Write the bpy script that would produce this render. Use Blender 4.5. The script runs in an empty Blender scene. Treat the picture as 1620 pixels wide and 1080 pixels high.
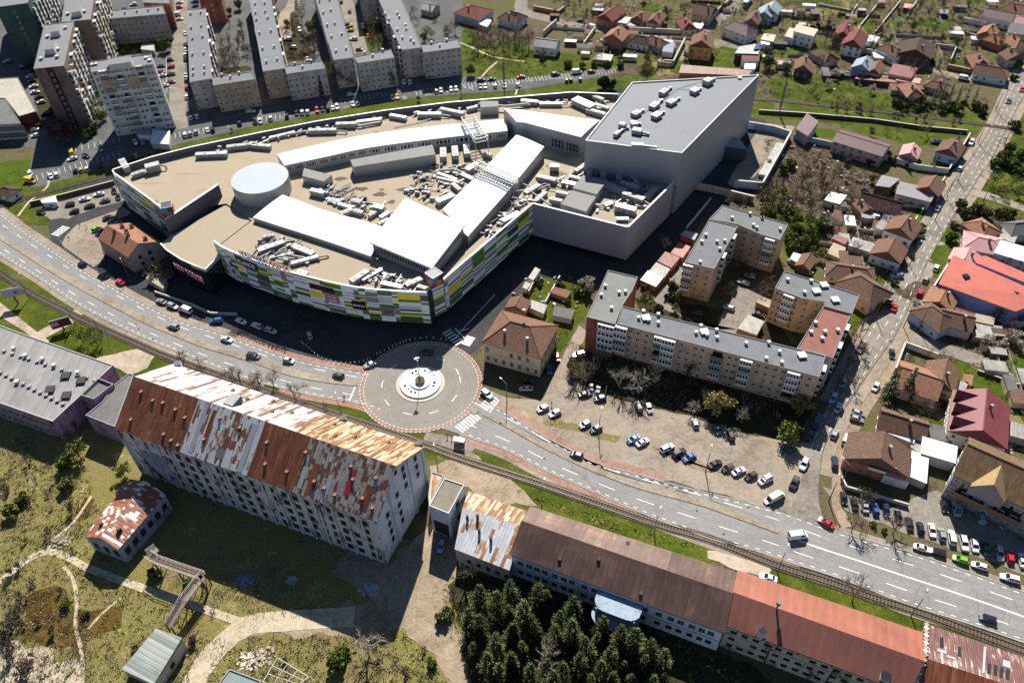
import bpy, math, random
import numpy as np
from mathutils import Vector, Matrix
random.seed(11)
sc = bpy.context.scene
# ---------------------------------------------------------------- camera
F, CX, CY, CAMH = 1245.0, 810.0, 540.0, 186.0        # focal length in photo pixels, photo centre, flying height in metres
_d = Vector((40.0, 1260.0, F)).normalized()           # straight down, seen by the camera
_yy = (Vector((0, 0, 1)) - _d*_d.z).normalized()
_up = -_d
_xx = _yy.cross(_up)
ROT = Matrix((_xx, _yy, _up))                         # camera frame -> world
cam_data = bpy.data.cameras.new('camera'); cam = bpy.data.objects.new('camera', cam_data)
sc.collection.objects.link(cam); sc.camera = cam
cam_data.sensor_width = 36; cam_data.lens = F/1620*36; cam_data.clip_start = 1; cam_data.clip_end = 6000
_r, _u, _b = ROT @ Vector((1, 0, 0)), ROT @ Vector((0, -1, 0)), ROT @ Vector((0, 0, -1))
cam.matrix_world = Matrix(((_r.x, _u.x, _b.x, 0), (_r.y, _u.y, _b.y, 0), (_r.z, _u.z, _b.z, CAMH), (0, 0, 0, 1)))
# ---------------------------------------------------------------- light
SUN_EL, SUN_AZ = math.radians(43), math.radians(2.8)
world = bpy.data.worlds.new('World'); sc.world = world; world.use_nodes = True
_n = world.node_tree.nodes; _n.clear()
sky = _n.new('ShaderNodeTexSky'); sky.sky_type = 'NISHITA'; sky.sun_disc = False
sky.sun_elevation = SUN_EL; sky.sun_rotation = SUN_AZ; sky.ozone_density = 4.0; sky.dust_density = .2
bg = _n.new('ShaderNodeBackground'); bg.inputs['Strength'].default_value = 0.05
wo = _n.new('ShaderNodeOutputWorld')
world.node_tree.links.new(sky.outputs[0], bg.inputs[0]); world.node_tree.links.new(bg.outputs[0], wo.inputs[0])
sl = bpy.data.lights.new('sun', 'SUN'); sl.energy = 5.0; sl.angle = math.radians(0.5); sl.color = (1, .95, .87)
so = bpy.data.objects.new('sun', sl); sc.collection.objects.link(so)
SUN = Vector((math.sin(SUN_AZ)*math.cos(SUN_EL), math.cos(SUN_AZ)*math.cos(SUN_EL), math.sin(SUN_EL)))
so.rotation_euler = SUN.to_track_quat('Z', 'Y').to_euler(); so.location = (0, 200, 300)
sc.view_settings.view_transform = 'Standard'; sc.view_settings.look = 'None'
sc.view_settings.exposure = 0.82; sc.view_settings.gamma = 1.0
sc.cycles.max_bounces = 4; sc.cycles.diffuse_bounces = 1; sc.cycles.glossy_bounces = 2; sc.cycles.transparent_max_bounces = 4
# ---------------------------------------------------------------- helpers
COL = sc.collection
def P(x, y, z=0.0):
    r = ROT @ Vector((x-CX, y-CY, F)); t = (z-CAMH)/r.z
    return Vector((r.x*t, r.y*t, z))
def pix(p):
    c = ROT.transposed() @ (Vector(p)-Vector((0, 0, CAMH)))
    return (CX+F*c.x/c.z, CY+F*c.y/c.z)
K = 420/1620
def T(t, *a):                      # points measured in an enlarged tile of the photograph -> photo pixels
    ox, oy = 400*int(t[0]), (0, 270, 540, 800)[int(t[1])]
    return [(ox+a[i]*K, oy+a[i+1]*K) for i in range(0, len(a), 2)]
def Q(*a): return [(a[i], a[i+1]) for i in range(0, len(a), 2)]
def PP(pts, z=0.0): return [P(x, y, z) for x, y in pts]
def smooth(pts, n=6, closed=False):
    out = []; N = len(pts)
    for i in range(N if closed else N-1):
        g = lambda k: pts[k % N] if closed else pts[max(0, min(N-1, k))]
        p0, p1, p2, p3 = g(i-1), g(i), g(i+1), g(i+2)
        for k in range(n):
            t = k/n
            out.append(tuple(.5*(2*p1[j]+(p2[j]-p0[j])*t+(2*p0[j]-5*p1[j]+4*p2[j]-p3[j])*t*t+(3*p1[j]-p0[j]-3*p2[j]+p3[j])*t**3) for j in range(len(p1))))
    if not closed: out.append(tuple(pts[-1]))
    return out
def hsh(*a): return random.Random(str(a)).random()

# ---------------------------------------------------------------- materials
MATS = {}
def nodes_of(m):
    m.use_nodes = True; nt = m.node_tree
    return nt, nt.nodes, nt.nodes['Principled BSDF'], nt.links
def ramp(N, stops, interp='LINEAR'):
    r = N.new('ShaderNodeValToRGB'); cr = r.color_ramp; cr.interpolation = interp
    while len(cr.elements) < len(stops): cr.elements.new(.5)
    for e, (p, c) in zip(cr.elements, stops): e.position = p; e.color = (*c, 1)
    return r
def coord(N, L, kind='pos', scale=(1, 1, 1)):
    mp = N.new('ShaderNodeMapping'); mp.inputs['Scale'].default_value = scale
    if kind == 'uv': t = N.new('ShaderNodeTexCoord'); L.new(t.outputs['UV'], mp.inputs[0])
    elif kind == 'obj': t = N.new('ShaderNodeTexCoord'); L.new(t.outputs['Object'], mp.inputs[0])
    else: t = N.new('ShaderNodeNewGeometry'); L.new(t.outputs['Position'], mp.inputs[0])
    return mp.outputs[0]
def noise(N, L, vec, scale, detail=4, rough=.6, dist=0):
    n = N.new('ShaderNodeTexNoise'); n.inputs['Scale'].default_value = scale; n.inputs['Detail'].default_value = detail
    n.inputs['Roughness'].default_value = rough; n.inputs['Distortion'].default_value = dist
    L.new(vec, n.inputs['Vector']); return n.outputs['Fac']
def mixc(N, L, fac, a, b, mode='MIX'):
    m = N.new('ShaderNodeMix'); m.data_type = 'RGBA'; m.blend_type = mode
    for s, v in ((m.inputs[0], fac), (m.inputs[6], a), (m.inputs[7], b)):
        if isinstance(v, (int, float)): s.default_value = v
        elif isinstance(v, tuple): s.default_value = (*v, 1)
        else: L.new(v, s)
    return m.outputs[2]
def math_(N, L, op, a, b=None):
    m = N.new('ShaderNodeMath'); m.operation = op
    for i, v in enumerate((a, b)):
        if v is None: continue
        if isinstance(v, (int, float)): m.inputs[i].default_value = v
        else: L.new(v, m.inputs[i])
    return m.outputs[0]
def bump(N, L, b, h, strength=.3, dist=.1):
    bm = N.new('ShaderNodeBump'); bm.inputs['Strength'].default_value = strength; bm.inputs['Distance'].default_value = dist
    L.new(h, bm.inputs['Height']); L.new(bm.outputs[0], b.inputs['Normal'])
def mat(name, c, rough=.85, var=.25, scale=.6, metal=0., c2=None, big=.06, spec=.3):
    """weathered plain surface: base colour broken up by two sizes of noise"""
    if name in MATS: return MATS[name]
    m = bpy.data.materials.new(name); MATS[name] = m
    nt, N, b, L = nodes_of(m)
    c2 = c2 or tuple(max(0, x*(1-var*1.6)) for x in c); c3 = tuple(min(1, x*(1+var*.7)) for x in c)
    v = coord(N, L)
    f = math_(N, L, 'ADD', math_(N, L, 'MULTIPLY', noise(N, L, v, scale, 6, .7), .65), math_(N, L, 'MULTIPLY', noise(N, L, v, big, 3), .35))
    r = ramp(N, [(.33, c2), (.5, c), (.68, c3)]); L.new(f, r.inputs[0])
    L.new(r.outputs[0], b.inputs['Base Color'])
    b.inputs['Roughness'].default_value = rough; b.inputs['Metallic'].default_value = metal
    b.inputs['Specular IOR Level'].default_value = spec
    return m
def plain(name, c, rough=.5, metal=0., coat=0., spec=.5):
    if name in MATS: return MATS[name]
    m = bpy.data.materials.new(name); MATS[name] = m
    nt, N, b, L = nodes_of(m)
    b.inputs['Base Color'].default_value = (*c, 1); b.inputs['Roughness'].default_value = rough
    b.inputs['Metallic'].default_value = metal; b.inputs['Coat Weight'].default_value = coat
    b.inputs['Specular IOR Level'].default_value = spec
    return m
def tiles(name, c, c2=None, rows=.35, cols=.3, var=.35, patch=.25):
    """tiled pitched roof: rows down the slope, tile-by-tile tint, weathered patches; u,v in metres"""
    if name in MATS: return MATS[name]
    m = bpy.data.materials.new(name); MATS[name] = m
    nt, N, b, L = nodes_of(m)
    c2 = c2 or tuple(x*.55 for x in c)
    uv = coord(N, L, 'uv'); br = N.new('ShaderNodeTexBrick'); L.new(uv, br.inputs['Vector'])
    br.inputs['Scale'].default_value = 1; br.inputs['Brick Width'].default_value = cols*2; br.inputs['Row Height'].default_value = rows*1.6
    br.inputs['Mortar Size'].default_value = .05; br.inputs['Mortar Smooth'].default_value = .6
    br.inputs['Color1'].default_value = (*c, 1); br.inputs['Color2'].default_value = (*[x*(1-var) for x in c], 1)
    br.inputs['Mortar'].default_value = (*[x*.45 for x in c], 1)
    v = coord(N, L)
    f = ramp(N, [(.48, (0, 0, 0)), (.66, (1, 1, 1))]); L.new(noise(N, L, v, patch, 5, .7), f.inputs[0])
    L.new(mixc(N, L, math_(N, L, 'MULTIPLY', f.outputs[0], .75), br.outputs[0], c2), b.inputs['Base Color'])
    bump(N, L, b, br.outputs['Fac'], .6, -.06)
    b.inputs['Roughness'].default_value = .9; b.inputs['Specular IOR Level'].default_value = .2
    return m
def sheets(name, stops, width=1.1, length=2.4, rough=.6, metal=.0, streak=1.0, seam=.5, patch=.35, pa=.5):
    """sheet-metal roof: random sheets in columns, rust streaks running down the slope"""
    if name in MATS: return MATS[name]
    m = bpy.data.materials.new(name); MATS[name] = m
    nt, N, b, L = nodes_of(m)
    uv = coord(N, L, 'uv'); sx = N.new('ShaderNodeSeparateXYZ'); L.new(uv, sx.inputs[0])
    cu = math_(N, L, 'FLOOR', math_(N, L, 'DIVIDE', sx.outputs[0], width))
    wn = N.new('ShaderNodeTexWhiteNoise'); wn.noise_dimensions = '1D'; L.new(cu, wn.inputs['W'])
    vv = math_(N, L, 'ADD', math_(N, L, 'DIVIDE', sx.outputs[1], length), math_(N, L, 'MULTIPLY', wn.outputs[0], 7))
    cv = math_(N, L, 'FLOOR', vv)
    cb = N.new('ShaderNodeCombineXYZ'); L.new(cu, cb.inputs[0]); L.new(cv, cb.inputs[1])
    w2 = N.new('ShaderNodeTexWhiteNoise'); w2.noise_dimensions = '2D'; L.new(cb.outputs[0], w2.inputs['Vector'])
    st = noise(N, L, coord(N, L, 'uv', (1.6, .22, 1)), 1.0, 5, .75)
    bg_ = noise(N, L, coord(N, L, 'uv', (.12, .12, 1)), 1.0, 3, .6)
    f = math_(N, L, 'ADD', math_(N, L, 'MULTIPLY', w2.outputs[0], pa), math_(N, L, 'ADD', math_(N, L, 'MULTIPLY', math_(N, L, 'SUBTRACT', st, .5), streak), math_(N, L, 'MULTIPLY', math_(N, L, 'SUBTRACT', bg_, .5), patch*4)))
    f = math_(N, L, 'ADD', f, math_(N, L, 'ADD', math_(N, L, 'MULTIPLY', wn.outputs[0], pa*.6), .5-pa*.8))
    r = ramp(N, stops); L.new(f, r.inputs[0])
    fu = math_(N, L, 'FRACT', math_(N, L, 'DIVIDE', sx.outputs[0], width))
    sm = math_(N, L, 'LESS_THAN', fu, .13)
    L.new(mixc(N, L, math_(N, L, 'MULTIPLY', sm, seam), r.outputs[0], (.08, .07, .06)), b.inputs['Base Color'])
    bump(N, L, b, math_(N, L, 'PINGPONG', fu, .5), .5, .15)
    b.inputs['Roughness'].default_value = rough; b.inputs['Metallic'].default_value = metal
    return m
def plaster(name, c, stain=.5, c2=None):
    """rendered wall: blotches and streaks running down"""
    if name in MATS: return MATS[name]
    m = bpy.data.materials.new(name); MATS[name] = m
    nt, N, b, L = nodes_of(m)
    c2 = c2 or tuple(x*(1-stain) for x in c)
    f = math_(N, L, 'ADD', math_(N, L, 'MULTIPLY', noise(N, L, coord(N, L, 'pos', (1, 1, .25)), .9, 5, .75), .6), math_(N, L, 'MULTIPLY', noise(N, L, coord(N, L), .18, 4), .4))
    r = ramp(N, [(.41, c2), (.49, c), (.62, tuple(min(1, x*1.12) for x in c))]); L.new(f, r.inputs[0])
    L.new(r.outputs[0], b.inputs['Base Color']); b.inputs['Roughness'].default_value = .9; b.inputs['Specular IOR Level'].default_value = .2
    return m
def ground(name, stops, scale=.12, fine=1.6, bumpy=.4, d2=None):
    """open ground: patches of several colours broken by fine noise"""
    if name in MATS: return MATS[name]
    m = bpy.data.materials.new(name); MATS[name] = m
    nt, N, b, L = nodes_of(m)
    v = coord(N, L)
    a = noise(N, L, v, scale, 7, .68, .6); f = noise(N, L, v, fine, 5, .75); g = noise(N, L, v, scale*4.3, 4, .7)
    s = math_(N, L, 'ADD', math_(N, L, 'MULTIPLY', a, .4), math_(N, L, 'ADD', math_(N, L, 'MULTIPLY', f, .38), math_(N, L, 'MULTIPLY', g, .22)))
    r = ramp(N, [(.5+(p-.5)*.66, c) for p, c in stops]); L.new(s, r.inputs[0]); L.new(r.outputs[0], b.inputs['Base Color'])
    bump(N, L, b, f, bumpy, .3)
    b.inputs['Roughness'].default_value = 1; b.inputs['Specular IOR Level'].default_value = .1
    return m
def cladding(name, stops, rowh=.75, cell=7.0):
    """patchwork cladding: long coloured panels of random length in thin rows; u along the wall, v up"""
    if name in MATS: return MATS[name]
    m = bpy.data.materials.new(name); MATS[name] = m
    nt, N, b, L = nodes_of(m)
    uv = coord(N, L, 'uv'); sx = N.new('ShaderNodeSeparateXYZ'); L.new(uv, sx.inputs[0])
    def layer(rh, cl, seed):
        cr = math_(N, L, 'FLOOR', math_(N, L, 'DIVIDE', sx.outputs[1], rh))
        cc = math_(N, L, 'FLOOR', math_(N, L, 'DIVIDE', sx.outputs[0], cl))
        cb = N.new('ShaderNodeCombineXYZ'); L.new(cc, cb.inputs[0]); L.new(cr, cb.inputs[1]); cb.inputs[2].default_value = seed
        w = N.new('ShaderNodeTexWhiteNoise'); w.noise_dimensions = '3D'; L.new(cb.outputs[0], w.inputs['Vector']); return w.outputs[0]
    r1 = ramp(N, stops, 'CONSTANT'); L.new(layer(rowh, cell, 3.3), r1.inputs[0])
    r2 = ramp(N, stops, 'CONSTANT'); L.new(layer(rowh*2.9, cell, 9.1), r2.inputs[0])
    pick = math_(N, L, 'GREATER_THAN', layer(rowh*2.9, cell, 5.7), .72)
    L.new(mixc(N, L, pick, r1.outputs[0], r2.outputs[0]), b.inputs['Base Color'])
    b.inputs['Roughness'].default_value = .45
    return m
def grid_panels(name, c, w=1.0, line=(.2, .2, .2), axis=0, frac=.08, rough=.5, metal=0., var=.1):
    """ribbed or standing-seam sheeting"""
    if name in MATS: return MATS[name]
    m = bpy.data.materials.new(name); MATS[name] = m
    nt, N, b, L = nodes_of(m)
    uv = coord(N, L, 'uv'); sx = N.new('ShaderNodeSeparateXYZ'); L.new(uv, sx.inputs[0])
    fr = math_(N, L, 'FRACT', math_(N, L, 'DIVIDE', sx.outputs[axis], w))
    base = ramp(N, [(.3, tuple(x*(1-var*2) for x in c)), (.7, c)]); L.new(noise(N, L, coord(N, L), .12, 5, .7), base.inputs[0])
    L.new(mixc(N, L, math_(N, L, 'LESS_THAN', fr, frac), base.outputs[0], line), b.inputs['Base Color'])
    b.inputs['Roughness'].default_value = rough; b.inputs['Metallic'].default_value = metal
    return m

# ---------------------------------------------------------------- mesh building
class MB:
    def __init__(s): s.v = []; s.f = []; s.m = []
    def face(s, pts, m=0):
        i = len(s.v); s.v += [Vector(p) for p in pts]; s.f.append(list(range(i, i+len(pts)))); s.m.append(m)
    def walls(s, pts, z0, z1, m=0, closed=True):
        n = len(pts)
        for i in range(n if closed else n-1):
            a, b = pts[i], pts[(i+1) % n]; mm = m[i] if isinstance(m, (list, tuple)) else m
            if mm is None: continue
            s.face([(a[0], a[1], z0), (b[0], b[1], z0), (b[0], b[1], z1), (a[0], a[1], z1)], mm)
    def cap(s, pts, z, m=0, flip=False):
        q = [(p[0], p[1], z) for p in pts]; s.face(q[::-1] if flip else q, m)
    def prism(s, pts, z0, z1, m=0, mt=None, bottom=False):
        pts = ccw(pts); s.walls(pts, z0, z1, m); s.cap(pts, z1, m if mt is None else mt)
        if bottom: s.cap(pts, z0, m, True)
    def box(s, c, dx, dy, dz, ang=0, m=0, mt=None, taper=1.0):
        """box standing on c, dx along ang"""
        ca, sa = math.cos(ang), math.sin(ang); c = Vector(c)
        b = [c+Vector((x*dx/2*ca-y*dy/2*sa, x*dx/2*sa+y*dy/2*ca, 0)) for x, y in ((-1, -1), (1, -1), (1, 1), (-1, 1))]
        t = [c+Vector(((x*dx/2*ca-y*dy/2*sa)*taper, (x*dx/2*sa+y*dy/2*ca)*taper, dz)) for x, y in ((-1, -1), (1, -1), (1, 1), (-1, 1))]
        for i in range(4): s.face([b[i], b[(i+1) % 4], t[(i+1) % 4], t[i]], m)
        s.face(t, m if mt is None else mt); s.face(b[::-1], m)
    def beam(s, p, q, w, h=None, m=0):
        p, q = Vector(p), Vector(q); d = (q-p)
        if d.length < 1e-6: return
        d.normalize(); h = h or w
        a = d.cross(Vector((0, 0, 1)));
        if a.length < 1e-3: a = Vector((1, 0, 0))
        a.normalize(); b = a.cross(d).normalized()
        r = [a*w/2*x+b*h/2*y for x, y in ((-1, -1), (1, -1), (1, 1), (-1, 1))]
        for i in range(4): s.face([p+r[i], p+r[(i+1) % 4], q+r[(i+1) % 4], q+r[i]], m)
        s.face([p+k for k in r[::-1]], m); s.face([q+k for k in r], m)
    def tube(s, p, q, r0, r1=None, n=6, m=0, caps=True):
        p, q = Vector(p), Vector(q); d = (q-p).normalized(); r1 = r0 if r1 is None else r1
        a = d.cross(Vector((0, 0, 1)) if abs(d.z) < .95 else Vector((1, 0, 0))).normalized(); b = a.cross(d)
        A = [p+(a*math.cos(t)+b*math.sin(t))*r0 for t in [2*math.pi*i/n for i in range(n)]]
        B = [q+(a*math.cos(t)+b*math.sin(t))*r1 for t in [2*math.pi*i/n for i in range(n)]]
        for i in range(n): s.face([A[i], A[(i+1) % n], B[(i+1) % n], B[i]][::-1], m)
        if caps: s.face(B[::-1], m); s.face(A, m)
    def disc(s, c, r, m=0, n=12):
        c = Vector(c); s.face([c+Vector((r*math.cos(2*math.pi*i/n), r*math.sin(2*math.pi*i/n), 0)) for i in range(n)], m)
    def build(s, name, mats, parent=None, base=None, smooth_=False, uv=True, axis=None):
        """link as one mesh object; base is the origin (the parent thing's base when it has one)"""
        me = bpy.data.meshes.new(name)
        if base is None: base = Vector(parent['_b']) if parent is not None and '_b' in parent else Vector((0, 0, 0))
        nv = np.array([tuple(v) for v in s.v], dtype=np.float64)
        me.from_pydata([tuple(r) for r in (nv-np.array(base))], [], s.f)
        if not isinstance(mats, (list, tuple)): mats = [mats]
        for k in mats: me.materials.append(k)
        me.polygons.foreach_set('material_index', s.m)
        if smooth_: me.polygons.foreach_set('use_smooth', [True]*len(s.f))
        if uv:
            lay = me.uv_layers.new(name='UVMap'); data = np.zeros(sum(len(f) for f in s.f)*2); k = 0
            for f in s.f:
                p0, p1, p2 = s.v[f[0]], s.v[f[1]], s.v[f[2]]
                n = (p1-p0).cross(p2-p1)
                if n.length < 1e-9: n = Vector((0, 0, 1))
                n.normalize()
                if abs(n.z) > .999: ud = Vector(axis).normalized() if axis is not None else Vector((1, 0, 0)); vd = Vector((-ud.y, ud.x, 0))
                else: ud = Vector((-n.y, n.x, 0)).normalized(); vd = n.cross(ud)
                for i in f: data[k] = s.v[i].dot(ud); data[k+1] = s.v[i].dot(vd); k += 2
            lay.data.foreach_set('uv', data)
        me.update()
        o = bpy.data.objects.new(name, me); COL.objects.link(o)
        if parent is not None:
            o.parent = parent
            pb = Vector(parent['_b']) if '_b' in parent else Vector((0, 0, 0))
            o.location = Vector(base)-pb
        else: o.location = base
        o['_b'] = tuple(base)
        return o
def ccw(pts):
    a = sum(pts[i][0]*pts[(i+1) % len(pts)][1]-pts[(i+1) % len(pts)][0]*pts[i][1] for i in range(len(pts)))
    return list(pts) if a > 0 else list(pts)[::-1]
def tag(o, label, cat, group=None, kind=None):
    if kind: o['kind'] = kind
    else: o['label'] = label; o['category'] = cat
    if group: o['group'] = group
    return o
def thing(name, label, cat, base, group=None):
    o = bpy.data.objects.new(name, None); COL.objects.link(o); o.empty_display_size = 1
    o.location = base; o['_b'] = tuple(base); return tag(o, label, cat, group)
def put(src, name, parent, M):
    """another object on the same mesh, placed by matrix M (local to parent)"""
    o = bpy.data.objects.new(name, src.data if hasattr(src, 'data') else src); COL.objects.link(o); o.parent = parent; o.matrix_local = M
    return o
def copy_tree(src, loc, rz=0, sc_=1.0, label=None, group=None):
    r = src.copy(); COL.objects.link(r); r.location = loc; r.rotation_euler = (0, 0, rz); r.scale = (sc_,)*3 if not isinstance(sc_, tuple) else sc_
    if label: r['label'] = label
    if group: r['group'] = group
    for ch in list(src.children):
        c = ch.copy(); COL.objects.link(c); c.parent = r
        for g in list(ch.children):
            d = g.copy(); COL.objects.link(d); d.parent = c
    return r
def inset(pts, d):
    pts = ccw(pts); n = len(pts); out = []
    for i in range(n):
        p, a, b = Vector(pts[i][:2]), Vector(pts[i-1][:2]), Vector(pts[(i+1) % n][:2])
        e1, e2 = (p-a).normalized(), (b-p).normalized()
        n1, n2 = Vector((-e1.y, e1.x)), Vector((-e2.y, e2.x)); k = n1+n2
        if k.length < 1e-3: k = n1
        k = k/max(.35, k.length_squared)*2
        q = p+k*d; out.append(Vector((q.x, q.y, 0)))
    return out
def wobble(pts, amp, step=4.0, seed=0):
    """break up the straight edges of a patch of ground"""
    out = []; n = len(pts); rr = random.Random(seed)
    for i in range(n):
        a, b = Vector(pts[i][:2]), Vector(pts[(i+1) % n][:2]); L = (b-a).length; k = max(1, int(L/step))
        nn = Vector((-(b-a).y, (b-a).x)).normalized() if L > 0 else Vector((0, 0))
        for j in range(k):
            q = a+(b-a)*(j/k)+nn*(rr.gauss(0, amp) if j or True else 0); out.append(Vector((q.x, q.y, 0)))
    return out
LAYER = {}
def patch(name, pts, m, z, wob=0, kind='structure', raw=False, mesh_smooth=0, base=None):
    """sheet of ground lying z above the terrain"""
    q = pts if raw else PP(pts)
    if wob: q = wobble(q, wob, max(2.5, wob*3), sum(map(ord, name))+len(pts))
    LAYER['n'] = LAYER.get('n', 0)+1
    mb = MB(); mb.cap(ccw(q), z*3+LAYER['n']*.0003, 0)
    o = mb.build(name, m); o['kind'] = kind
    return o
def band(name, left, right, m, z, kind='structure', raw=False):
    """sheet between two edges"""
    LAYER['n'] = LAYER.get('n', 0)+1; z = z*3+LAYER['n']*.0002
    l, r = (left, right) if raw else (PP(left), PP(right))
    mb = MB(); n = len(l)
    def rs(p, k):
        d = [0]
        for i in range(1, len(p)): d.append(d[-1]+(Vector(p[i])-Vector(p[i-1])).length)
        out = []
        for j in range(k):
            t = d[-1]*j/(k-1); i = 0
            while i < len(d)-2 and d[i+1] < t: i += 1
            u = (t-d[i])/max(1e-6, d[i+1]-d[i]); out.append(Vector(p[i]).lerp(Vector(p[i+1]), u))
        return out
    k = max(len(l), len(r))*3; l, r = rs(l, k), rs(r, k)
    for i in range(k-1):
        q = [(*l[i][:2], z), (*l[i+1][:2], z), (*r[i+1][:2], z), (*r[i][:2], z)]
        nrm = (Vector(q[1])-Vector(q[0])).cross(Vector(q[2])-Vector(q[1]))
        mb.face(q if nrm.z > 0 else q[::-1])
    o = mb.build(name, m); o['kind'] = kind
    return o
def strip_along(mb, pts, w, z, m=0, dash=None, gap=None, off=0):
    """painted line along a world polyline"""
    z *= 3
    pts = [Vector((p[0], p[1], 0)) for p in pts]; d = [0]
    for i in range(1, len(pts)): d.append(d[-1]+(pts[i]-pts[i-1]).length)
    def at(t):
        i = 0
        while i < len(d)-2 and d[i+1] < t: i += 1
        u = (t-d[i])/max(1e-6, d[i+1]-d[i]); p = pts[i].lerp(pts[i+1], u); t_ = (pts[i+1]-pts[i]).normalized(); nn = Vector((-t_.y, t_.x, 0))
        return p+nn*off, nn
    L = d[-1]; t = 0; step = 2.0
    while t < L:
        e = min(L, t+(dash or L)); a = t
        while a < e-1e-6:
            b = min(e, a+step); p, n1 = at(a); q, n2 = at(b)
            mb.face([(*(p-n1*w/2)[:2], z), (*(q-n2*w/2)[:2], z), (*(q+n2*w/2)[:2], z), (*(p+n1*w/2)[:2], z)], m); a = b
        t = e+(gap or 0)
        if not dash: break
# ================================================================ SETTING: ground, roads, paths
g_sub = ground('suburb ground', [(.34, (.035, .027, .018)), (.42, (.085, .066, .04)), (.48, (.135, .108, .062)), (.535, (.105, .095, .036)), (.57, (.065, .082, .016)), (.62, (.12, .105, .05)), (.70, (.22, .18, .12))], .09, 1.3, .8)
g_grass = ground('spring grass', [(.34, (0.025, 0.035, 0.004)), (.45, (0.046, 0.067, 0.006)), (.54, (0.071, 0.093, 0.009)), (.63, (0.130, 0.116, 0.025)), (.7, (0.186, 0.151, 0.065))], .07, 1.4)
g_lawn = ground('mown lawn', [(.35, (0.035, 0.057, 0.005)), (.55, (0.063, 0.101, 0.007)), (.7, (0.097, 0.127, 0.016))], .15, 2.2)
g_dry = ground('dry grass', [(.30, (0.037, 0.027, 0.011)), (.40, (0.134, 0.105, 0.046)), (.46, (0.244, 0.196, 0.090)), (.50, (0.201, 0.171, 0.052)), (.53, (0.128, 0.134, 0.023)), (.57, (0.220, 0.184, 0.069)), (.63, (0.317, 0.260, 0.127)), (.70, (0.488, 0.409, 0.253))], .085, 1.5, 1.0)
g_wet = ground('boggy grass', [(.38, (.05, .03, .008)), (.5, (.11, .065, .015)), (.6, (.1, .09, .02)), (.7, (.26, .2, .11))], .1, 1.4)
g_dirt = ground('bare dirt', [(.34, (0.156, 0.117, 0.077)), (.48, (0.273, 0.211, 0.144)), (.6, (0.341, 0.271, 0.193)), (.7, (0.420, 0.346, 0.260))], .1, 1.3, .5)
g_sand = ground('trodden path', [(.35, (0.293, 0.236, 0.152)), (.52, (0.455, 0.387, 0.274)), (.7, (0.543, 0.474, 0.354))], .2, 1.3, .4)
g_soil = ground('dug soil', [(.36, (.05, .036, .024)), (.5, (.1, .075, .05)), (.6, (.15, .115, .08)), (.7, (.1, .11, .03))], .12, 1.2, .8)
g_shady = ground('shade darkened litter', [(.35, (.02, .018, .011)), (.5, (.045, .038, .02)), (.6, (.05, .055, .015)), (.7, (.11, .085, .05))], .12, 1.2, .8)  # litter and soil, colour darkened to deepen the shade on the yard floors
asph = ground('boulevard asphalt', [(.36, (0.195, 0.189, 0.182)), (.5, (0.240, 0.230, 0.222)), (.64, (0.278, 0.266, 0.253))], .05, .9, .15)
asph_d = ground('car park asphalt', [(.36, (0.077, 0.077, 0.077)), (.5, (0.109, 0.107, 0.105)), (.64, (0.144, 0.140, 0.134))], .07, 1.0, .2)
asph_shade = ground('shade darkened asphalt', [(.36, (.035, .036, .038)), (.5, (.05, .05, .052)), (.64, (.07, .069, .067))], .07, 1.0, .2)  # forecourt asphalt, with the mall's shade put into its colour
asph_o = ground('old patched asphalt', [(.36, (0.145, 0.126, 0.106)), (.5, (0.221, 0.196, 0.164)), (.64, (0.280, 0.245, 0.207))], .09, 1.0, .3)
conc = ground('concrete paving', [(.36, (0.181, 0.148, 0.116)), (.5, (0.273, 0.225, 0.174)), (.64, (0.331, 0.277, 0.217))], .06, .8, .2)
slab = ground('broken concrete slabs', [(.36, (0.248, 0.206, 0.151)), (.5, (0.381, 0.317, 0.242)), (.64, (0.455, 0.381, 0.295))], .12, .7, .3)
redp = ground('red cycle path', [(.36, (0.227, 0.126, 0.095)), (.5, (0.309, 0.186, 0.142)), (.64, (0.344, 0.238, 0.189))], .1, 1.0, .2)
tracks = ground('railway ballast', [(.36, (.041, .033, .025)), (.5, (.083, .066, .05)), (.64, (.132, .11, .085))], .15, 2.0, .6)
white_p = mat('road paint', (.75, .74, .71), .7, .12, 1.4)
kerb_m = mat('kerb stone', (.42, .38, .31), .9, .2)

mb = MB(); S = 2600
mb.face([(-S, -300, 0), (S, -300, 0), (S, S, 0), (-S, S, 0)]); mb.build('ground', g_sub)['kind'] = 'structure'

# open land and greens
patch('wasteland', Q(-90, 560, 0, 600, 200, 640, 640, 850, 745, 900, 740, 1130, -120, 1130), g_dry, .004)
patch('rail_green', Q(-80, 350, -40, 275, 60, 275, 200, 240, 400, 190, 700, 138, 1000, 112, 1010, 150, 820, 180, 400, 250, 180, 290, 60, 345), g_grass, .004, 1.2)
patch('green_verge', Q(-70, 380, 0, 405, 120, 480, 210, 524, 300, 560, 400, 598, 560, 640, 680, 690, 745, 705, 740, 735, 690, 730, 560, 680, 200, 598, 95, 560, -90, 545), g_grass, .006)
patch('green_verge', Q(735, 712, 800, 722, 960, 797, 1130, 855, 1150, 872, 1120, 895, 1000, 855, 840, 808, 770, 750), g_grass, .006, .5)
patch('green_verge', Q(1205, 890, 1330, 922, 1433, 960, 1530, 990, 1640, 1022, 1660, 1060, 1600, 1040, 1461, 1005, 1200, 915), g_grass, .006, .5)
patch('meadow', Q(690, 95, 720, 55, 790, 40, 850, 80, 900, 85, 1050, 95, 1060, 115, 1000, 125, 960, 118, 870, 118, 735, 132), g_grass, .006, 1.5)
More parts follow.
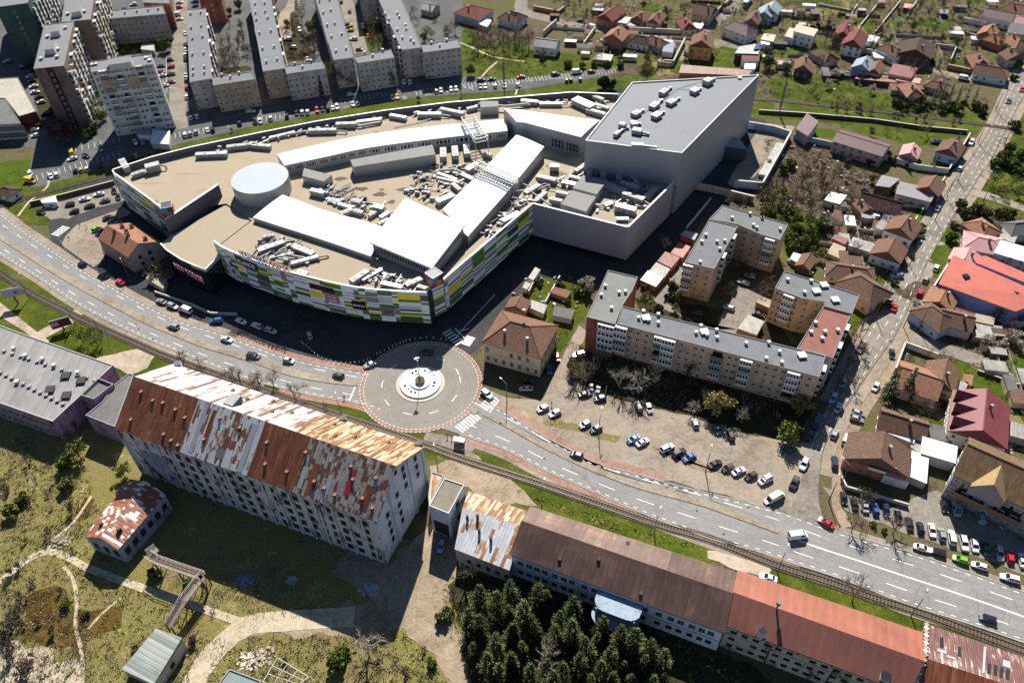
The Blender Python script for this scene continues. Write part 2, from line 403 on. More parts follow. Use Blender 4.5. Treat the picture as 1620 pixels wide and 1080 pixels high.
patch('rail_meadow', Q(1190, 128, 1300, 118, 1400, 148, 1480, 175, 1570, 180, 1560, 200, 1500, 235, 1380, 205, 1300, 195, 1190, 185), g_grass, .005, 1.5)
patch('roadside_green', Q(1568, 230, 1600, 190, 1640, 180, 1640, 345, 1560, 320, 1535, 300), g_grass, .005, 1.0)
patch('orchard_ground', Q(1215, 225, 1300, 228, 1420, 300, 1440, 340, 1400, 400, 1290, 420, 1250, 400, 1195, 330), g_soil, .006, 1.5)
patch('orchard_green', Q(1200, 330, 1225, 305, 1290, 345, 1310, 370, 1290, 400, 1250, 405, 1200, 350), g_grass, .009, 1.5)
patch('field', Q(1460, 560, 1530, 575, 1640, 612, 1640, 680, 1580, 660, 1540, 610), g_lawn, .006, .8)
patch('pond_bog', T('03', 210, 500, 360, 470, 480, 600, 560, 640, 720, 620, 740, 740, 560, 800, 480, 960, 400, 880, 270, 860, 120, 800), g_wet, .008, .8)
patch('pond_bog', T('02', 460, 1060, 520, 950, 580, 960, 540, 1060, 480, 1100), g_wet, .008, .4)
patch('sand_patch', T('03', 0, 830, 250, 860, 480, 980, 520, 1100, -60, 1100), g_sand, .008, 1.0)
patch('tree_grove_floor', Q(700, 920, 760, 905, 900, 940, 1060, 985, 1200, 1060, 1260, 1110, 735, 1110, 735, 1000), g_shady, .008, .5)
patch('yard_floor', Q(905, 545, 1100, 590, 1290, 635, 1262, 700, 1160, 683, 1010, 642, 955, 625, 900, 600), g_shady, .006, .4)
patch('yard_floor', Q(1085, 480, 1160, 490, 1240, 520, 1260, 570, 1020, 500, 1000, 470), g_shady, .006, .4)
for k, a in enumerate([(435, 18, 468, 20, 500, 92, 455, 100), (562, 86, 605, 76, 628, 40, 596, 8, 580, 10), (40, 62, 58, 60, 96, 195, 62, 205), (160, 62, 270, 52, 280, 74, 160, 92), (348, 108, 395, 104, 398, 112, 350, 118), (560, 8, 590, 6, 600, 20, 575, 24)]): patch('block_garden', Q(*a), g_shady if k % 2 == 0 else g_grass, .024, .5)
patch('villa_garden', Q(820, 440, 940, 440, 925, 500, 880, 570, 868, 520, 790, 485), g_grass, .012, .4)
for k, a in enumerate([(1350, 30, 1388, 36, 1370, 58, 1345, 45), (1295, 0, 1355, 12, 1345, 20, 1280, 12), (1410, 26, 1425, 28, 1420, 48, 1404, 44), (1432, 18, 1443, 20, 1434, 30, 1425, 28), (1510, 95, 1530, 98, 1528, 108, 1503, 107), (1440, 30, 1500, 30, 1510, 42, 1480, 50), (1060, 88, 1090, 92, 1125, 105, 1175, 108, 1180, 98, 1135, 90), (1200, 50, 1222, 52, 1212, 40, 1195, 40), (1020, 5, 1040, 8, 1045, 20, 1010, 15), (350, 50, 385, 45, 395, 110, 350, 115), (547, 28, 552, 28, 566, 82, 560, 85), (735, 45, 752, 42, 745, 70, 735, 72)]):
    patch('lawn', Q(*a), g_lawn, .010, .7)
patch('lawn', T('00', 1015, 580, 1075, 560, 1080, 680, 1060, 790, 1035, 700), g_lawn, .03, .3)
patch('lawn', T('00', 0, 1000, 180, 960, 190, 1080, -40, 1150), g_lawn, .03, .5)
patch('lawn', T('30', 350, 780, 480, 800, 470, 840, 340, 835), g_lawn, .010, .4)
patch('lawn', T('30', 480, 730, 850, 740, 1050, 850, 1000, 920, 800, 850, 520, 780), g_grass, .010, .8)
patch('lawn', T('32', 1330, 200, 1620, 290, 1620, 480, 1480, 460, 1400, 300), g_lawn, .010, .5)
patch('dug_field', Q(740, 20, 760, 70, 850, 60, 880, 45, 820, 30), g_soil, .006, 1.0)
for k in range(46):   # garden beds of the suburb
    r = random.Random(k*7+1); x, y = r.uniform(1000, 1640), r.uniform(-30, 150)
    if k > 30: x, y = r.uniform(1490, 1620), r.uniform(330, 720)
    c = P(x, y); a = .12+r.choice((0, math.pi/2)); w, h = r.uniform(7, 20), r.uniform(5, 12)
    u, v = Vector((math.cos(a), math.sin(a), 0)), Vector((-math.sin(a), math.cos(a), 0))
    patch('garden_bed', [c+u*w+v*h*.6, c-u*w+v*h*.6, c-u*w-v*h*.6, c+u*w-v*h*.6], [g_soil, g_lawn, g_dry, g_soil, g_grass][k % 5], .012+.0006*k, 1.0, raw=True)

# car parks and paved yards
patch('car_park', Q(-90, -60, 735, -60, 728, 120, 820, 126, 990, 104, 1003, 114, 820, 143, 640, 156, 560, 170, 450, 191, 400, 200, 270, 232, 180, 262, 60, 296, 40, 296, 48, 262, 55, 235, -90, 210), asph_d, .016)
patch('mall_forecourt', Q(68, 320, 180, 276, 300, 240, 980, 140, 1210, 190, 1240, 235, 1170, 330, 1110, 350, 1075, 400, 1010, 436, 960, 448, 850, 440, 820, 470, 775, 535, 745, 560, 700, 560, 640, 575, 585, 590, 500, 574, 440, 560, 380, 530, 330, 515, 246, 489, 127, 424, 85, 396), asph_shade, .012)
patch('plaza', T('01', 375, 450, 400, 400, 470, 330, 760, 225, 800, 262, 650, 335, 600, 395, 640, 540, 570, 590, 480, 530), conc, .02)
patch('gravel_car_park', T('01', 225, 250, 300, 190, 700, 90, 760, 180, 560, 240, 420, 290, 310, 300), asph_o, .018, .3)
patch('grass_island', T('01', 100, 250, 200, 180, 240, 260, 320, 310, 290, 330, 170, 330), g_grass, .022, .4)
patch('concrete_lot', Q(790, 640, 800, 630, 858, 632, 885, 575, 915, 515, 930, 525, 905, 575, 900, 600, 955, 625, 1010, 642, 1080, 655, 1160, 683, 1262, 702, 1290, 700, 1272, 770, 1255, 812, 1119, 777, 1007, 746, 904, 708), conc, .018, .25)
patch('courtyard', T('21', 900, 790, 1080, 560, 1100, 640, 1000, 780, 1080, 900, 1200, 960, 1290, 940, 1400, 700, 1560, 740, 1500, 900, 1400, 1000, 1250, 960, 950, 840), asph_o, .02, .4)
patch('gravel_lot', Q(1300, 770, 1340, 785, 1390, 810, 1440, 790, 1480, 775, 1540, 790, 1660, 800, 1660, 925, 1560, 885, 1440, 846, 1330, 805), asph_o, .014, .3)
patch('mill_yard', Q(520, 900, 560, 860, 612, 893, 690, 820, 745, 840, 720, 880, 720, 912, 700, 962, 735, 1010, 742, 1120, 715, 1075, 638, 992, 560, 1003, 450, 1000, 380, 1010, 340, 1040, 300, 1110, 285, 1100, 330, 1028, 384, 988, 470, 965, 600, 950), g_dirt, .014, .6)
patch('dirt_patch', Q(680, 738, 745, 716, 795, 752, 850, 798, 800, 800, 740, 775, 690, 770), g_dirt, .012, .5)
patch('slab_apron', T('02', 500, 120, 640, 90, 760, 60, 880, 40, 960, 70, 900, 160, 800, 200, 690, 150), slab, .014, .3)
patch('slab_apron', T('23', 1230, 270, 1330, 280, 1500, 330, 1620, 380, 1600, 430, 1420, 400, 1240, 320), slab, .014, .3)
patch('footpath', Q(-20, 470, 0, 478, 47, 516, 85, 545, 75, 552, 40, 525, -20, 488), slab, .012)
patch('footpath', T('01', 200, 1000, 420, 880, 520, 800, 550, 830, 440, 930, 250, 1040), slab, .013, .2)
patch('service_yard', Q(1200, 195, 1258, 200, 1215, 262, 1165, 300, 1150, 290, 1190, 220), conc, .015, .2)
patch('bus_stop_pad', T('12', 1060, 550, 1390, 620, 1320, 690, 1040, 600), asph_o, .016)
for nm, pts, w, m in [('dirt_track', Q(-20, 932, 0, 920, 40, 888, 73, 873, 105, 880, 135, 896, 202, 922, 285, 950, 384, 985), 2.0, g_sand), ('dirt_track', Q(296, 1100, 312, 1070, 340, 1030, 390, 990, 450, 982, 560, 975), 5.5, g_sand), ('trodden_path', T('03', 300, 290, 310, 220, 440, 110, 560, -60), .8, g_sand), ('trodden_path', T('03', 390, 370, 450, 460, 470, 600, 460, 720, 490, 850, 510, 1000), .9, g_sand), ('trodden_path', T('03', 540, 750, 620, 660, 740, 560), .7, g_sand), ('trodden_path', T('01', 110, 280, 180, 190, 280, 110, 300, 60), 1., g_sand), ('trodden_path', T('20', 60, 580, 75, 530), 1, g_sand), ('trodden_path', Q(762, 122, 775, 108, 787, 98), 1.2, g_sand), ('trodden_path', Q(728, 68, 752, 78, 780, 90, 830, 98), 1.3, g_sand),
                      ('village_street', Q(840, -40, 824, 8, 836, 22, 865, 30, 917, 42, 990, 53, 1040, 60, 1090, 64, 1140, 68, 1200, 80), 7.5, asph_o), ('village_street', Q(1095, 62, 1118, 45, 1145, 25, 1165, 8, 1188, -30), 7, asph_o), ('village_lane', Q(1092, 62, 1083, 80, 1069, 112), 3.2, conc), ('village_lane', Q(1462, 106, 1500, 118, 1540, 127, 1605, 140), 5, conc), ('village_lane', Q(1540, 306, 1565, 311, 1640, 336), 5, conc), ('village_lane', Q(1440, 534, 1492, 552, 1544, 569, 1640, 603), 5.5, asph_o),
                      ('block_street', Q(287, -20, 285, 46, 281, 120, 283, 205), 8, asph_o), ('block_street', Q(470, -20, 462, 10, 450, 25, 452, 60), 7, conc), ('block_street', Q(545, -10, 553, 20, 572, 84), 8, asph_o), ('garden_path', Q(1393, 3, 1375, 25, 1358, 45), 1.2, slab)]:
    c = [Vector(p) for p in smooth([tuple(P(*p)) for p in pts], 5)]
    l, r = [], []
    for i, p in enumerate(c):
        d = (c[min(i+1, len(c)-1)]-c[max(i-1, 0)]).normalized(); nn = Vector((-d.y, d.x, 0)); j = 1+.18*(hsh(nm, i)-.5)
        l.append(p+nn*w/2*j); r.append(p-nn*w/2*j)
    band(nm, l, r, m, .026 if 'street' in nm or 'lane' in nm else .030, raw=True)

# boulevard, roundabout and side street
bNW = smooth(Q(-60, 300, 0, 336, 34, 362, 80, 393, 127, 425, 187, 459, 246, 490, 300, 513, 345, 526, 400, 546, 444, 562, 504, 577, 545, 584, 590, 592), 4)
bSW = smooth(Q(-60, 362, 0, 403, 60, 440, 120, 480, 200, 522, 290, 560, 358, 587, 400, 602, 491, 625, 556, 636, 600, 650), 4)
bNE = smooth(Q(735, 622, 775, 641, 800, 652, 850, 684, 904, 713, 943, 733, 1007, 750, 1060, 765, 1119, 780, 1165, 791, 1220, 805, 1260, 817, 1322, 840, 1390, 860, 1459, 880, 1540, 908, 1620, 937, 1720, 972), 4)
bSE = smooth(Q(700, 678, 740, 691, 800, 712, 860, 743, 917, 768, 1020, 813, 1060, 828, 1129, 853, 1200, 872, 1265, 894, 1330, 915, 1433, 954, 1530, 985, 1620, 1016, 1720, 1052), 4)
band('road', bNW, bSW, asph, .034); band('road', bNE, bSE, asph, .034)
sL = Q(1240, 812, 1256, 795, 1273, 735, 1285, 695, 1311, 637, 1345, 572, 1369, 529, 1400, 477, 1428, 423, 1472, 348, 1511, 283, 1524, 268, 1568, 202, 1597, 140, 1625, 90, 1650, 40)
sR = Q(1312, 838, 1296, 800, 1296, 750, 1306, 700, 1345, 633, 1395, 560, 1410, 540, 1425, 514, 1438, 485, 1467, 415, 1506, 348, 1534, 304, 1555, 270, 1563, 262, 1597, 194, 1622, 150, 1660, 100)
band('road', smooth(sL, 3), smooth(sR, 3), asph_o, .038)
RC = (P(626.7, 607)+P(704, 607))/2; RC = (RC*.5+((P(570, 610)+P(765, 610))/2)*.5); RC.z = 0
RO = 19.6
def ring(name, r0, r1, m, z, n=96, kind='structure', parent=None):
    mb = MB(); z *= 3
    for i in range(n):
        a, b = 2*math.pi*i/n, 2*math.pi*(i+1)/n
        q = [RC+Vector((r*math.cos(t), r*math.sin(t), z)) for r, t in ((r0, a), (r1, a), (r1, b), (r0, b))]
        mb.face(q)
    o = mb.build(name, m, parent)
    if kind: o['kind'] = kind
    return o
asph_r = ground('roundabout asphalt', [(.36, (0.202, 0.180, 0.162)), (.5, (0.235, 0.211, 0.186)), (.64, (0.268, 0.242, 0.215))], .06, .9, .15)
ring('roundabout_road', 0.01, RO, asph_r, .044)
ring('red_ring', RO-1.2, RO-.15, redp, .049)
# pavements and cycle paths along the kerbs
def offset_edge(edge, d0, d1, name, m, z, i0=0, i1=None):
    e = PP(edge)[i0:i1]; l, r = [], []
    for i, p in enumerate(e):
        d = (e[min(i+1, len(e)-1)]-e[max(i-1, 0)]).normalized(); nn = Vector((-d.y, d.x, 0))
        l.append(p+nn*d0); r.append(p+nn*d1)
    return band(name, l, r, m, z, raw=True)
nW = len(bNW); nE = len(bNE)
offset_edge(bNW, .2, 2.4, 'cycle_path', redp, .03, int(nW*.66)); offset_edge(bSW, -.2, -2.2, 'cycle_path', redp, .03, int(len(bSW)*.74))
offset_edge(bNE, .2, 2.5, 'cycle_path', redp, .03, 4, int(nE*.42)); offset_edge(bSE, -.2, -1.8, 'cycle_path', redp, .03, 3, int(nE*.55))
offset_edge(bSW, -.3, -2.2, 'pavement', conc, .022, 0, int(len(bSW)*.74)); offset_edge(bSE, -1.7, -3.2, 'pavement', conc, .022, 3)
offset_edge(bNE, 2.4, 5.2, 'pavement', conc, .022, 2, int(nE*.6)); offset_edge(bNE, .2, 2.0, 'pavement', conc, .022, int(nE*.64))
offset_edge(bNW, .2, 2.6, 'pavement', conc, .025, 0, int(nW*.66))
offset_edge(smooth(sR, 3), -.2, -3.4, 'pavement', conc, .02, 6); offset_edge(smooth(sL, 3), .2, 2.8, 'pavement', conc, .02, 12)
offset_edge(smooth(sL, 3), 3.0, 6.5, 'green_verge', g_grass, .018, 18, 34); offset_edge(smooth(sR, 3), -3.6, -7.0, 'green_verge', g_grass, .018, 24, 40); offset_edge(smooth(sR, 3), -3.5, -6.5, 'dirt_verge', g_dirt, .0175, 0, 24)
def kerb(edge, i0=0, i1=None, side=1, raw=False, h=.24):
    e = edge if raw else PP(edge)[i0:i1]; mb = MB()
    for i in range(len(e)-1):
        d = (e[i+1]-e[i]).normalized(); nn = Vector((-d.y, d.x, 0))*.22*side
        a, b, c, f = e[i], e[i+1], e[i+1]+nn, e[i]+nn
        mb.face([(a.x, a.y, 0), (b.x, b.y, 0), (b.x, b.y, h), (a.x, a.y, h)]); mb.face([(a.x, a.y, h), (b.x, b.y, h), (c.x, c.y, h), (f.x, f.y, h)]); mb.face([(f.x, f.y, 0), (c.x, c.y, 0), (c.x, c.y, h), (f.x, f.y, h)])
    mb.build('kerb', kerb_m)['kind'] = 'structure'
kerb(bNW, 0, nW-3, 1); kerb(bSW, 0, len(bSW)-3, -1); kerb(bNE, 3, int(nE*.62), 1); kerb(bNE, int(nE*.68), None, 1); kerb(bSE, 3, None, -1)
# medians: raised beige strips
med_m = ground('median paving', [(.36, (0.190, 0.153, 0.110)), (.5, (0.281, 0.232, 0.173)), (.64, (0.351, 0.305, 0.244))], .1, .9, .3)
MH = .3
def median(top, bot):
    l, r = PP(smooth(top, 4)), PP(smooth(bot, 4)); mb = MB(); n = min(len(l), len(r))
    for i in range(n-1):
        a, b, c, d = l[i], l[i+1], r[i+1], r[i]
        mb.face([(*a[:2], MH), (*d[:2], MH), (*c[:2], MH), (*b[:2], MH)])
        mb.face([(*d[:2], 0), (*c[:2], 0), (*c[:2], MH), (*d[:2], MH)], 1); mb.face([(*b[:2], 0), (*a[:2], 0), (*a[:2], MH), (*b[:2], MH)], 1)
    for p, q in ((l[0], r[0]), (l[n-1], r[n-1])): mb.face([(*p[:2], 0), (*q[:2], 0), (*q[:2], MH), (*p[:2], MH)], 1)
    mb.build('median', [med_m, kerb_m])['kind'] = 'structure'
mWt = Q(-60, 330, 0, 371, 111, 438, 220, 496, 259, 516, 310, 537, 400, 566, 460, 583, 520, 597, 566, 606)
mWb = Q(-60, 338, 0, 379, 109, 448, 215, 505, 259, 525, 318, 549, 400, 574, 456, 594, 518, 606, 566, 611)
mEt = Q(765, 653, 800, 669, 850, 695, 904, 721, 950, 741, 1007, 761, 1060, 775, 1111, 790, 1170, 812, 1234, 839)
mEb = Q(763, 657, 800, 676, 850, 704, 904, 731, 950, 751, 1007, 772, 1060, 787, 1111, 801, 1170, 822, 1231, 844)
median(mWt, mWb); median(mEt, mEb)
median(Q(741, 649, 750, 640), Q(752, 657, 758, 651))
# paint
mk = MB()
def mids(a, b, t=.5):
    n = min(len(a), len(b)); A, B = PP(a), PP(b)
    def rs(p):
        d = [0]
        for i in range(1, len(p)): d.append(d[-1]+(p[i]-p[i-1]).length)
        out = []
        for j in range(n):
            s = d[-1]*j/(n-1); i = 0
            while i < len(d)-2 and d[i+1] < s: i += 1
            out.append(p[i].lerp(p[i+1], (s-d[i])/max(1e-6, d[i+1]-d[i])))
        return out
    A, B = rs(A), rs(B); return [A[i].lerp(B[i], t) for i in range(n)]
sWt, sWb, sEt, sEb = smooth(mWt, 4), smooth(mWb, 4), smooth(mEt, 4), smooth(mEb, 4)
ZP = .054
strip_along(mk, mids(bNW, sWt), .22, ZP, dash=4, gap=7); strip_along(mk, mids(sWb, bSW), .22, ZP, dash=4, gap=7)
k1 = [p for p in bNE if p[0] < 1236]; k2 = [p for p in bSE if p[0] < 1236]
strip_along(mk, mids(k1, sEt), .22, ZP, dash=5, gap=6.5); strip_along(mk, mids(sEb, k2), .22, ZP, dash=5, gap=6.5)
k3 = [p for p in bNE if p[0] > 1262]; k4 = [p for p in bSE if p[0] > 1240]
strip_along(mk, mids(k3, k4, .5), .42, ZP); strip_along(mk, mids(k3, k4, .24), .24, ZP, dash=5, gap=6.5); strip_along(mk, mids(k3, k4, .76), .24, ZP, dash=5, gap=6.5)
strip_along(mk, PP(bSE[4:]), .2, ZP, dash=1.2, gap=1.6, off=.7); strip_along(mk, PP(bSW), .2, ZP, dash=1.2, gap=1.6, off=.7)
strip_along(mk, PP(bNE[4:]), .2, ZP, dash=1.2, gap=1.6, off=-.7); strip_along(mk, PP(bNW), .2, ZP, dash=1.2, gap=1.6, off=-.7)
s1, s2 = smooth(sL, 3), smooth(sR, 3)
for t in (.14, .5, .86): strip_along(mk, mids(s1[8:], s2[8:], t), .16, ZP, dash=2.2 if t != .5 else 3, gap=2.5 if t != .5 else 5)
for rr, dl, gp in ((RO-.1, .7, .7), (RO-1.3, .7, .7)):
    cp = [RC+Vector((rr*math.cos(2*math.pi*i/120), rr*math.sin(2*math.pi*i/120), 0)) for i in range(121)]
    strip_along(mk, cp, .18, .058, dash=dl, gap=gp)
cp = [RC+Vector((12.6*math.cos(2*math.pi*i/96+.3), 12.6*math.sin(2*math.pi*i/96+.3), 0)) for i in range(97)]
strip_along(mk, cp, .25, .058, dash=3, gap=5.4)
def zebra(a, b, n, ln, z=.058, w=.5):
    """n bars of length ln between two photo points"""
    z *= 3; A, B = P(*a), P(*b); d = (B-A).normalized(); nn = Vector((-d.y, d.x, 0))
    for i in range(n):
        c = A.lerp(B, i/(n-1)); mk.face([(*(c+nn*sx*ln/2+d*sy*w/2)[:2], z) for sx, sy in ((-1, -1), (-1, 1), (1, 1), (1, -1))][::-1])
zebra((737, 545), (745, 534), 5, 3.2, w=.7); zebra((727, 543), (707, 525), 6, 3.4, w=.6)
zebra((727, 679), (754, 658), 8, 3.6, w=.6); zebra((765, 645), (783, 630), 6, 3.6, w=.6)
zebra((88, 372), (104, 360), 6, 4, w=.6)
for a, b in (((774, 653), (788, 636)), ((553, 634), (562, 612)), ((720, 520), (735, 535)), ((726, 525), (742, 520))): strip_along(mk, [P(*a), P(*b)], .4, .058)
strip_along(mk, [P(1240, 722), P(1248, 705)], .3, .058)
# parking bays
def bays(a, b, n, ln, ang=0, z=.036, w=.14):
    z *= 3; A, B = P(*a), P(*b); d = (B-A).normalized(); nn = Vector((-d.y, d.x, 0)); nn = nn*math.cos(ang)+d*math.sin(ang)
    for i in range(n):
        c = A.lerp(B, i/(n-1)); mk.face([(*(c+d*w/2)[:2], z), (*(c+d*w/2+nn*ln)[:2], z), (*(c-d*w/2+nn*ln)[:2], z), (*(c-d*w/2)[:2], z)])
bays((540, 165), (625, 150), 14, 5); bays((400, 194), (450, 188), 8, 5); bays((660, 151), (735, 140), 13, 5); bays((737, 140), (975, 116), 46, 5); bays((270, 220), (330, 209), 9, 5); bays((60, 285), (190, 248), 16, 5)
for y in (110, 120, 130, 140): strip_along(mk, [P(248, y), P(278, y-1)], .14, .036)
strip_along(mk, [P(263, 92), P(264, 146)], .14, .036)
bays((120, 240), (190, 225), 8, 5); strip_along(mk, [P(722, 532), P(783, 466)], .25, .04)
mk.build('road_markings', white_p)['kind'] = 'structure'
# darker stripes across the plaza
ps = MB()
for i in range(7):
    a, b = T('01', 395+52*i, 420-27*i, 585+20*i, 575-30*i); strip_along(ps, [P(*a), P(*b)], .9, .026)
jm = MB()   # joints of the concrete slabs
for k in range(19): a, b = (870+21*k, 640+4.6*k), (858+21*k, 662+5.2*k); strip_along(jm, [P(*a), P(*b)], .12, .0265)
for k in range(3): strip_along(jm, PP(Q(862-3*k, 648+9*k, 1000-3*k, 683+9*k, 1120-3*k, 716+10*k, 1262, 758+10*k)), .1, .0266)
jm.build('slab_joints', mat('dark joint', (.15, .12, .09)))['kind'] = 'structure'
for k, a in enumerate([(855, 668, 880, 662, 935, 678, 985, 692, 975, 698, 900, 682), (985, 692, 1080, 722, 1180, 752, 1175, 758, 1070, 730), (800, 640, 840, 655, 880, 676, 870, 680, 830, 664)]): patch('grass_tufts', Q(*a), g_dirt if k else g_dry, .0205, .9)
for k, a in enumerate([(960, 628, 985, 634, 975, 645), (1010, 646, 1035, 652, 1022, 662), (1060, 660, 1085, 666, 1075, 676), (1200, 690, 1240, 698, 1225, 708)]): patch('mud_patch', Q(*a), g_dirt, .021, .5)
ps.build('plaza_stripes', mat('dark plaza stripe', (.17, .14, .11)))['kind'] = 'structure'
# mended patches, oil stains and tyre marks in the tarmac
pm = MB()
for i in range(150):
    r = random.Random(i*3+5)
    if i < 60: e = mids(bNW, bSW, r.random()) if i % 2 else mids(bNE, bSE, r.random())
    elif i < 110: e = mids(s1, s2, r.random())
    else: e = PP(Q(300, 210, 640, 155, 900, 120))
    p = r.choice(e[2:-1] if len(e) > 5 else e[1:2] if r.random() < .3 else [e[0].lerp(e[1], r.random()), e[1].lerp(e[2], r.random())]); a = r.uniform(0, 3); w, h = r.uniform(.6, 2.6), r.uniform(.3, .9)
    if (p-RC).length < RO: continue
    q = [Vector((p.x+w*math.cos(t+a)*math.cos(a)-h*math.sin(t+a)*math.sin(a), p.y+w*math.cos(t+a)*math.sin(a)+h*math.sin(t+a)*math.cos(a), 0)) for t in [k*math.pi/4+r.uniform(-.2, .2) for k in range(8)]]
    pm.cap(ccw(q), .132+i*2e-5, 0)
pm.build('tarmac_patches', mat('tarmac mend', (.19, .185, .178), var=.2))['kind'] = 'structure'
for i, rr in enumerate((9.4, 10.6, 14.2, 15.4)): ring('tyre_track', rr, rr+.45, mat('tyre track', (.215, .197, .174)), .0465, 80)

# wheel wear, cracks and manhole lids
ww = MB(); ck = MB(); mh = MB(); rc = random.Random(21)
for e1, e2, ts in ((bNW, sWt, (.18, .34, .66, .82)), (sWb, bSW, (.18, .34, .66, .82)), (k1, sEt, (.2, .36, .66, .82)), (sEb, k2, (.2, .36, .66, .82)), (k3, k4, (.08, .17, .31, .41, .58, .68, .82, .91)), (s1[8:], s2[8:], (.2, .38, .6, .78))):
    for t in ts: strip_along(ww, mids(e1, e2, t), rc.uniform(.45, .8), .0445, dash=rc.uniform(18, 40), gap=rc.uniform(3, 14))
    for k in range(9):
        m_ = mids(e1, e2, rc.uniform(.1, .9)); p = rc.choice(m_[1:]); a = rc.uniform(0, 6.28); q = [p]
        if (p-RC).length < RO+1: continue
        for j in range(7): a += rc.gauss(0, .5); q.append(q[-1]+Vector((math.cos(a), math.sin(a), 0))*rc.uniform(.8, 2.2))
        strip_along(ck, q, .09, .0452)
        if k % 3 == 0: o_ = rc.choice(m_[1:]); mh.disc((o_.x, o_.y, .14), .36, 0, 12)
for k in range(60):
    p = P(rc.uniform(870, 1250), rc.uniform(640, 780)); a = rc.uniform(0, 6.28); q = [p]
    for j in range(6): a += rc.gauss(0, .5); q.append(q[-1]+Vector((math.cos(a), math.sin(a), 0))*rc.uniform(.6, 1.8))
    strip_along(ck, q, .08, .0272)
ww.build('wheel_wear', mat('polished asphalt', (.205, .2, .192), .7, .1, .8))['kind'] = 'structure'; ck.build('road_cracks', mat('crack filler', (.1, .095, .09)))['kind'] = 'structure'; mh.build('manhole_lids', mat('manhole iron', (.07, .065, .06)))['kind'] = 'structure'
# railway lines
rail_m = plain('rail steel', (.14, .11, .085), .45, .6); sleep_m = mat('sleeper', (.12, .1, .08), var=.3)
def railway(name, px, label, n=4, sleepers=True):
    c = [Vector(p) for p in smooth([tuple(P(*p)) for p in px], n)]
    b = c[len(c)//2]; t = thing(name, label, 'railway', b)
    l, r, rl, rr = [], [], [], []
    bed = MB()
    for i, p in enumerate(c):
        d = (c[min(i+1, len(c)-1)]-c[max(i-1, 0)]).normalized(); nn = Vector((-d.y, d.x, 0)); l.append(p+nn*1.5); r.append(p-nn*1.5); rl.append(p+nn*.75); rr.append(p-nn*.75)
    for i in range(len(c)-1): bed.face([(*r[i][:2], .17), (*r[i+1][:2], .17), (*l[i+1][:2], .17), (*l[i][:2], .17)])
    bed.build('ballast', tracks, t)
    for e in (rl, rr):
        m = MB()
        for i in range(len(e)-1): m.beam(e[i]+Vector((0, 0, .34)), e[i+1]+Vector((0, 0, .34)), .11, .16)
        m.build('rail', rail_m, t)
    m = MB(); acc = 0
    for i in range(len(c)-1):
        d = c[i+1]-c[i]; L = d.length; u = d.normalized(); a = math.atan2(u.y, u.x)
        while acc < L:
            m.box(c[i]+u*acc+Vector((0, 0, .172)), .3, 2.5, .06, a); acc += .85
        acc -= L
    o = m.build('sleepers', sleep_m, t); o['kind'] = 'stuff'
railway('railway_track', Q(-60, 345, 26, 319, 60, 308, 171, 279, 300, 250, 500, 205, 750, 172, 1000, 150, 1195, 157, 1300, 167, 1400, 178, 1550, 197, 1640, 212), 'single railway track running behind the white roofed mall')
railway('tram_track', Q(-50, 400, 0, 432, 47, 463, 101, 491, 124, 503, 207, 540, 270, 567, 400, 612, 545, 660, 633, 689, 672, 704, 737, 728, 800, 748, 865, 769, 955, 800, 1033, 827, 1129, 855, 1226, 893, 1304, 918, 1381, 945, 1459, 970, 1620, 1030, 1700, 1060), 'weedy tram track following the south edge of the boulevard')
# ================================================================ shared building parts
glass = plain('dark window glass', (.02, .024, .03), .12, 0, 0, .6)
frame_w = plain('white window frame', (.62, .62, .6), .5)
frame_d = plain('dark window opening', (.03, .028, .025), .8)
dark_in = plain('dark interior', (.012, .012, .014), .9)
dull_rim = mat('dull coping', (.21, .21, .215), .7, .15, .8)
metal_l = mat('light sheet metal', (.4, .41, .42), .45, .12, .8, .3)
metal_w = mat('white sheet metal', (.5, .5, .48), .45, .08, .5)
steel_g = mat('grey painted steel', (.3, .31, .32), .5, .15, 1.0)
roof_grey = mat('grey roof membrane', (.15, .155, .165), .8, .16, .35, big=.08)
roof_lite = mat('pale roof membrane', (.165, .17, .175), .8, .14, .35)
roof_tar = mat('tar roofing', (.14, .137, .13), .9, .25, .3)
roof_redb = mat('red brown roofing', (.24, .10, .08), .9, .2, .4)
def mesh_of(mb, name, mats):
    o = mb.build(name, mats); me = o.data; bpy.data.objects.remove(o); return me
def window_mesh(mats, mull=1, rail=0, sill=True):
    mb = MB(); f = .09
    for x0, x1, z0, z1 in ((-.5, .5, .5-f, .5), (-.5, .5, -.5, -.5+f), (-.5, -.5+f, -.5+f, .5-f), (.5-f, .5, -.5+f, .5-f)):
        mb.face([(x0, -.09, z0), (x1, -.09, z0), (x1, -.09, z1), (x0, -.09, z1)])
    for k in range(mull):
        x = -.5+(k+1)/(mull+1); mb.face([(x-.035, -.085, -.5+f), (x+.035, -.085, -.5+f), (x+.035, -.085, .5-f), (x-.035, -.085, .5-f)])
    for k in range(rail):
        z = -.5+(k+1)/(rail+1); mb.face([(-.5+f, -.084, z-.03), (.5-f, -.084, z-.03), (.5-f, -.084, z+.03), (-.5+f, -.084, z+.03)])
    mb.face([(-.5+f, -.05, -.5+f), (.5-f, -.05, -.5+f), (.5-f, -.05, .5-f), (-.5+f, -.05, .5-f)], 1)
    for a, b in (((-.5, -.5), (.5, -.5)), ((.5, -.5), (.5, .5)), ((.5, .5), (-.5, .5)), ((-.5, .5), (-.5, -.5))):
        mb.face([(a[0], 0, a[1]), (b[0], 0, b[1]), (b[0], -.09, b[1]), (a[0], -.09, a[1])])
    if sill: mb.face([(-.56, -.2, -.5), (.56, -.2, -.5), (.56, 0, -.47), (-.56, 0, -.47)])
    return mesh_of(mb, 'window', mats)
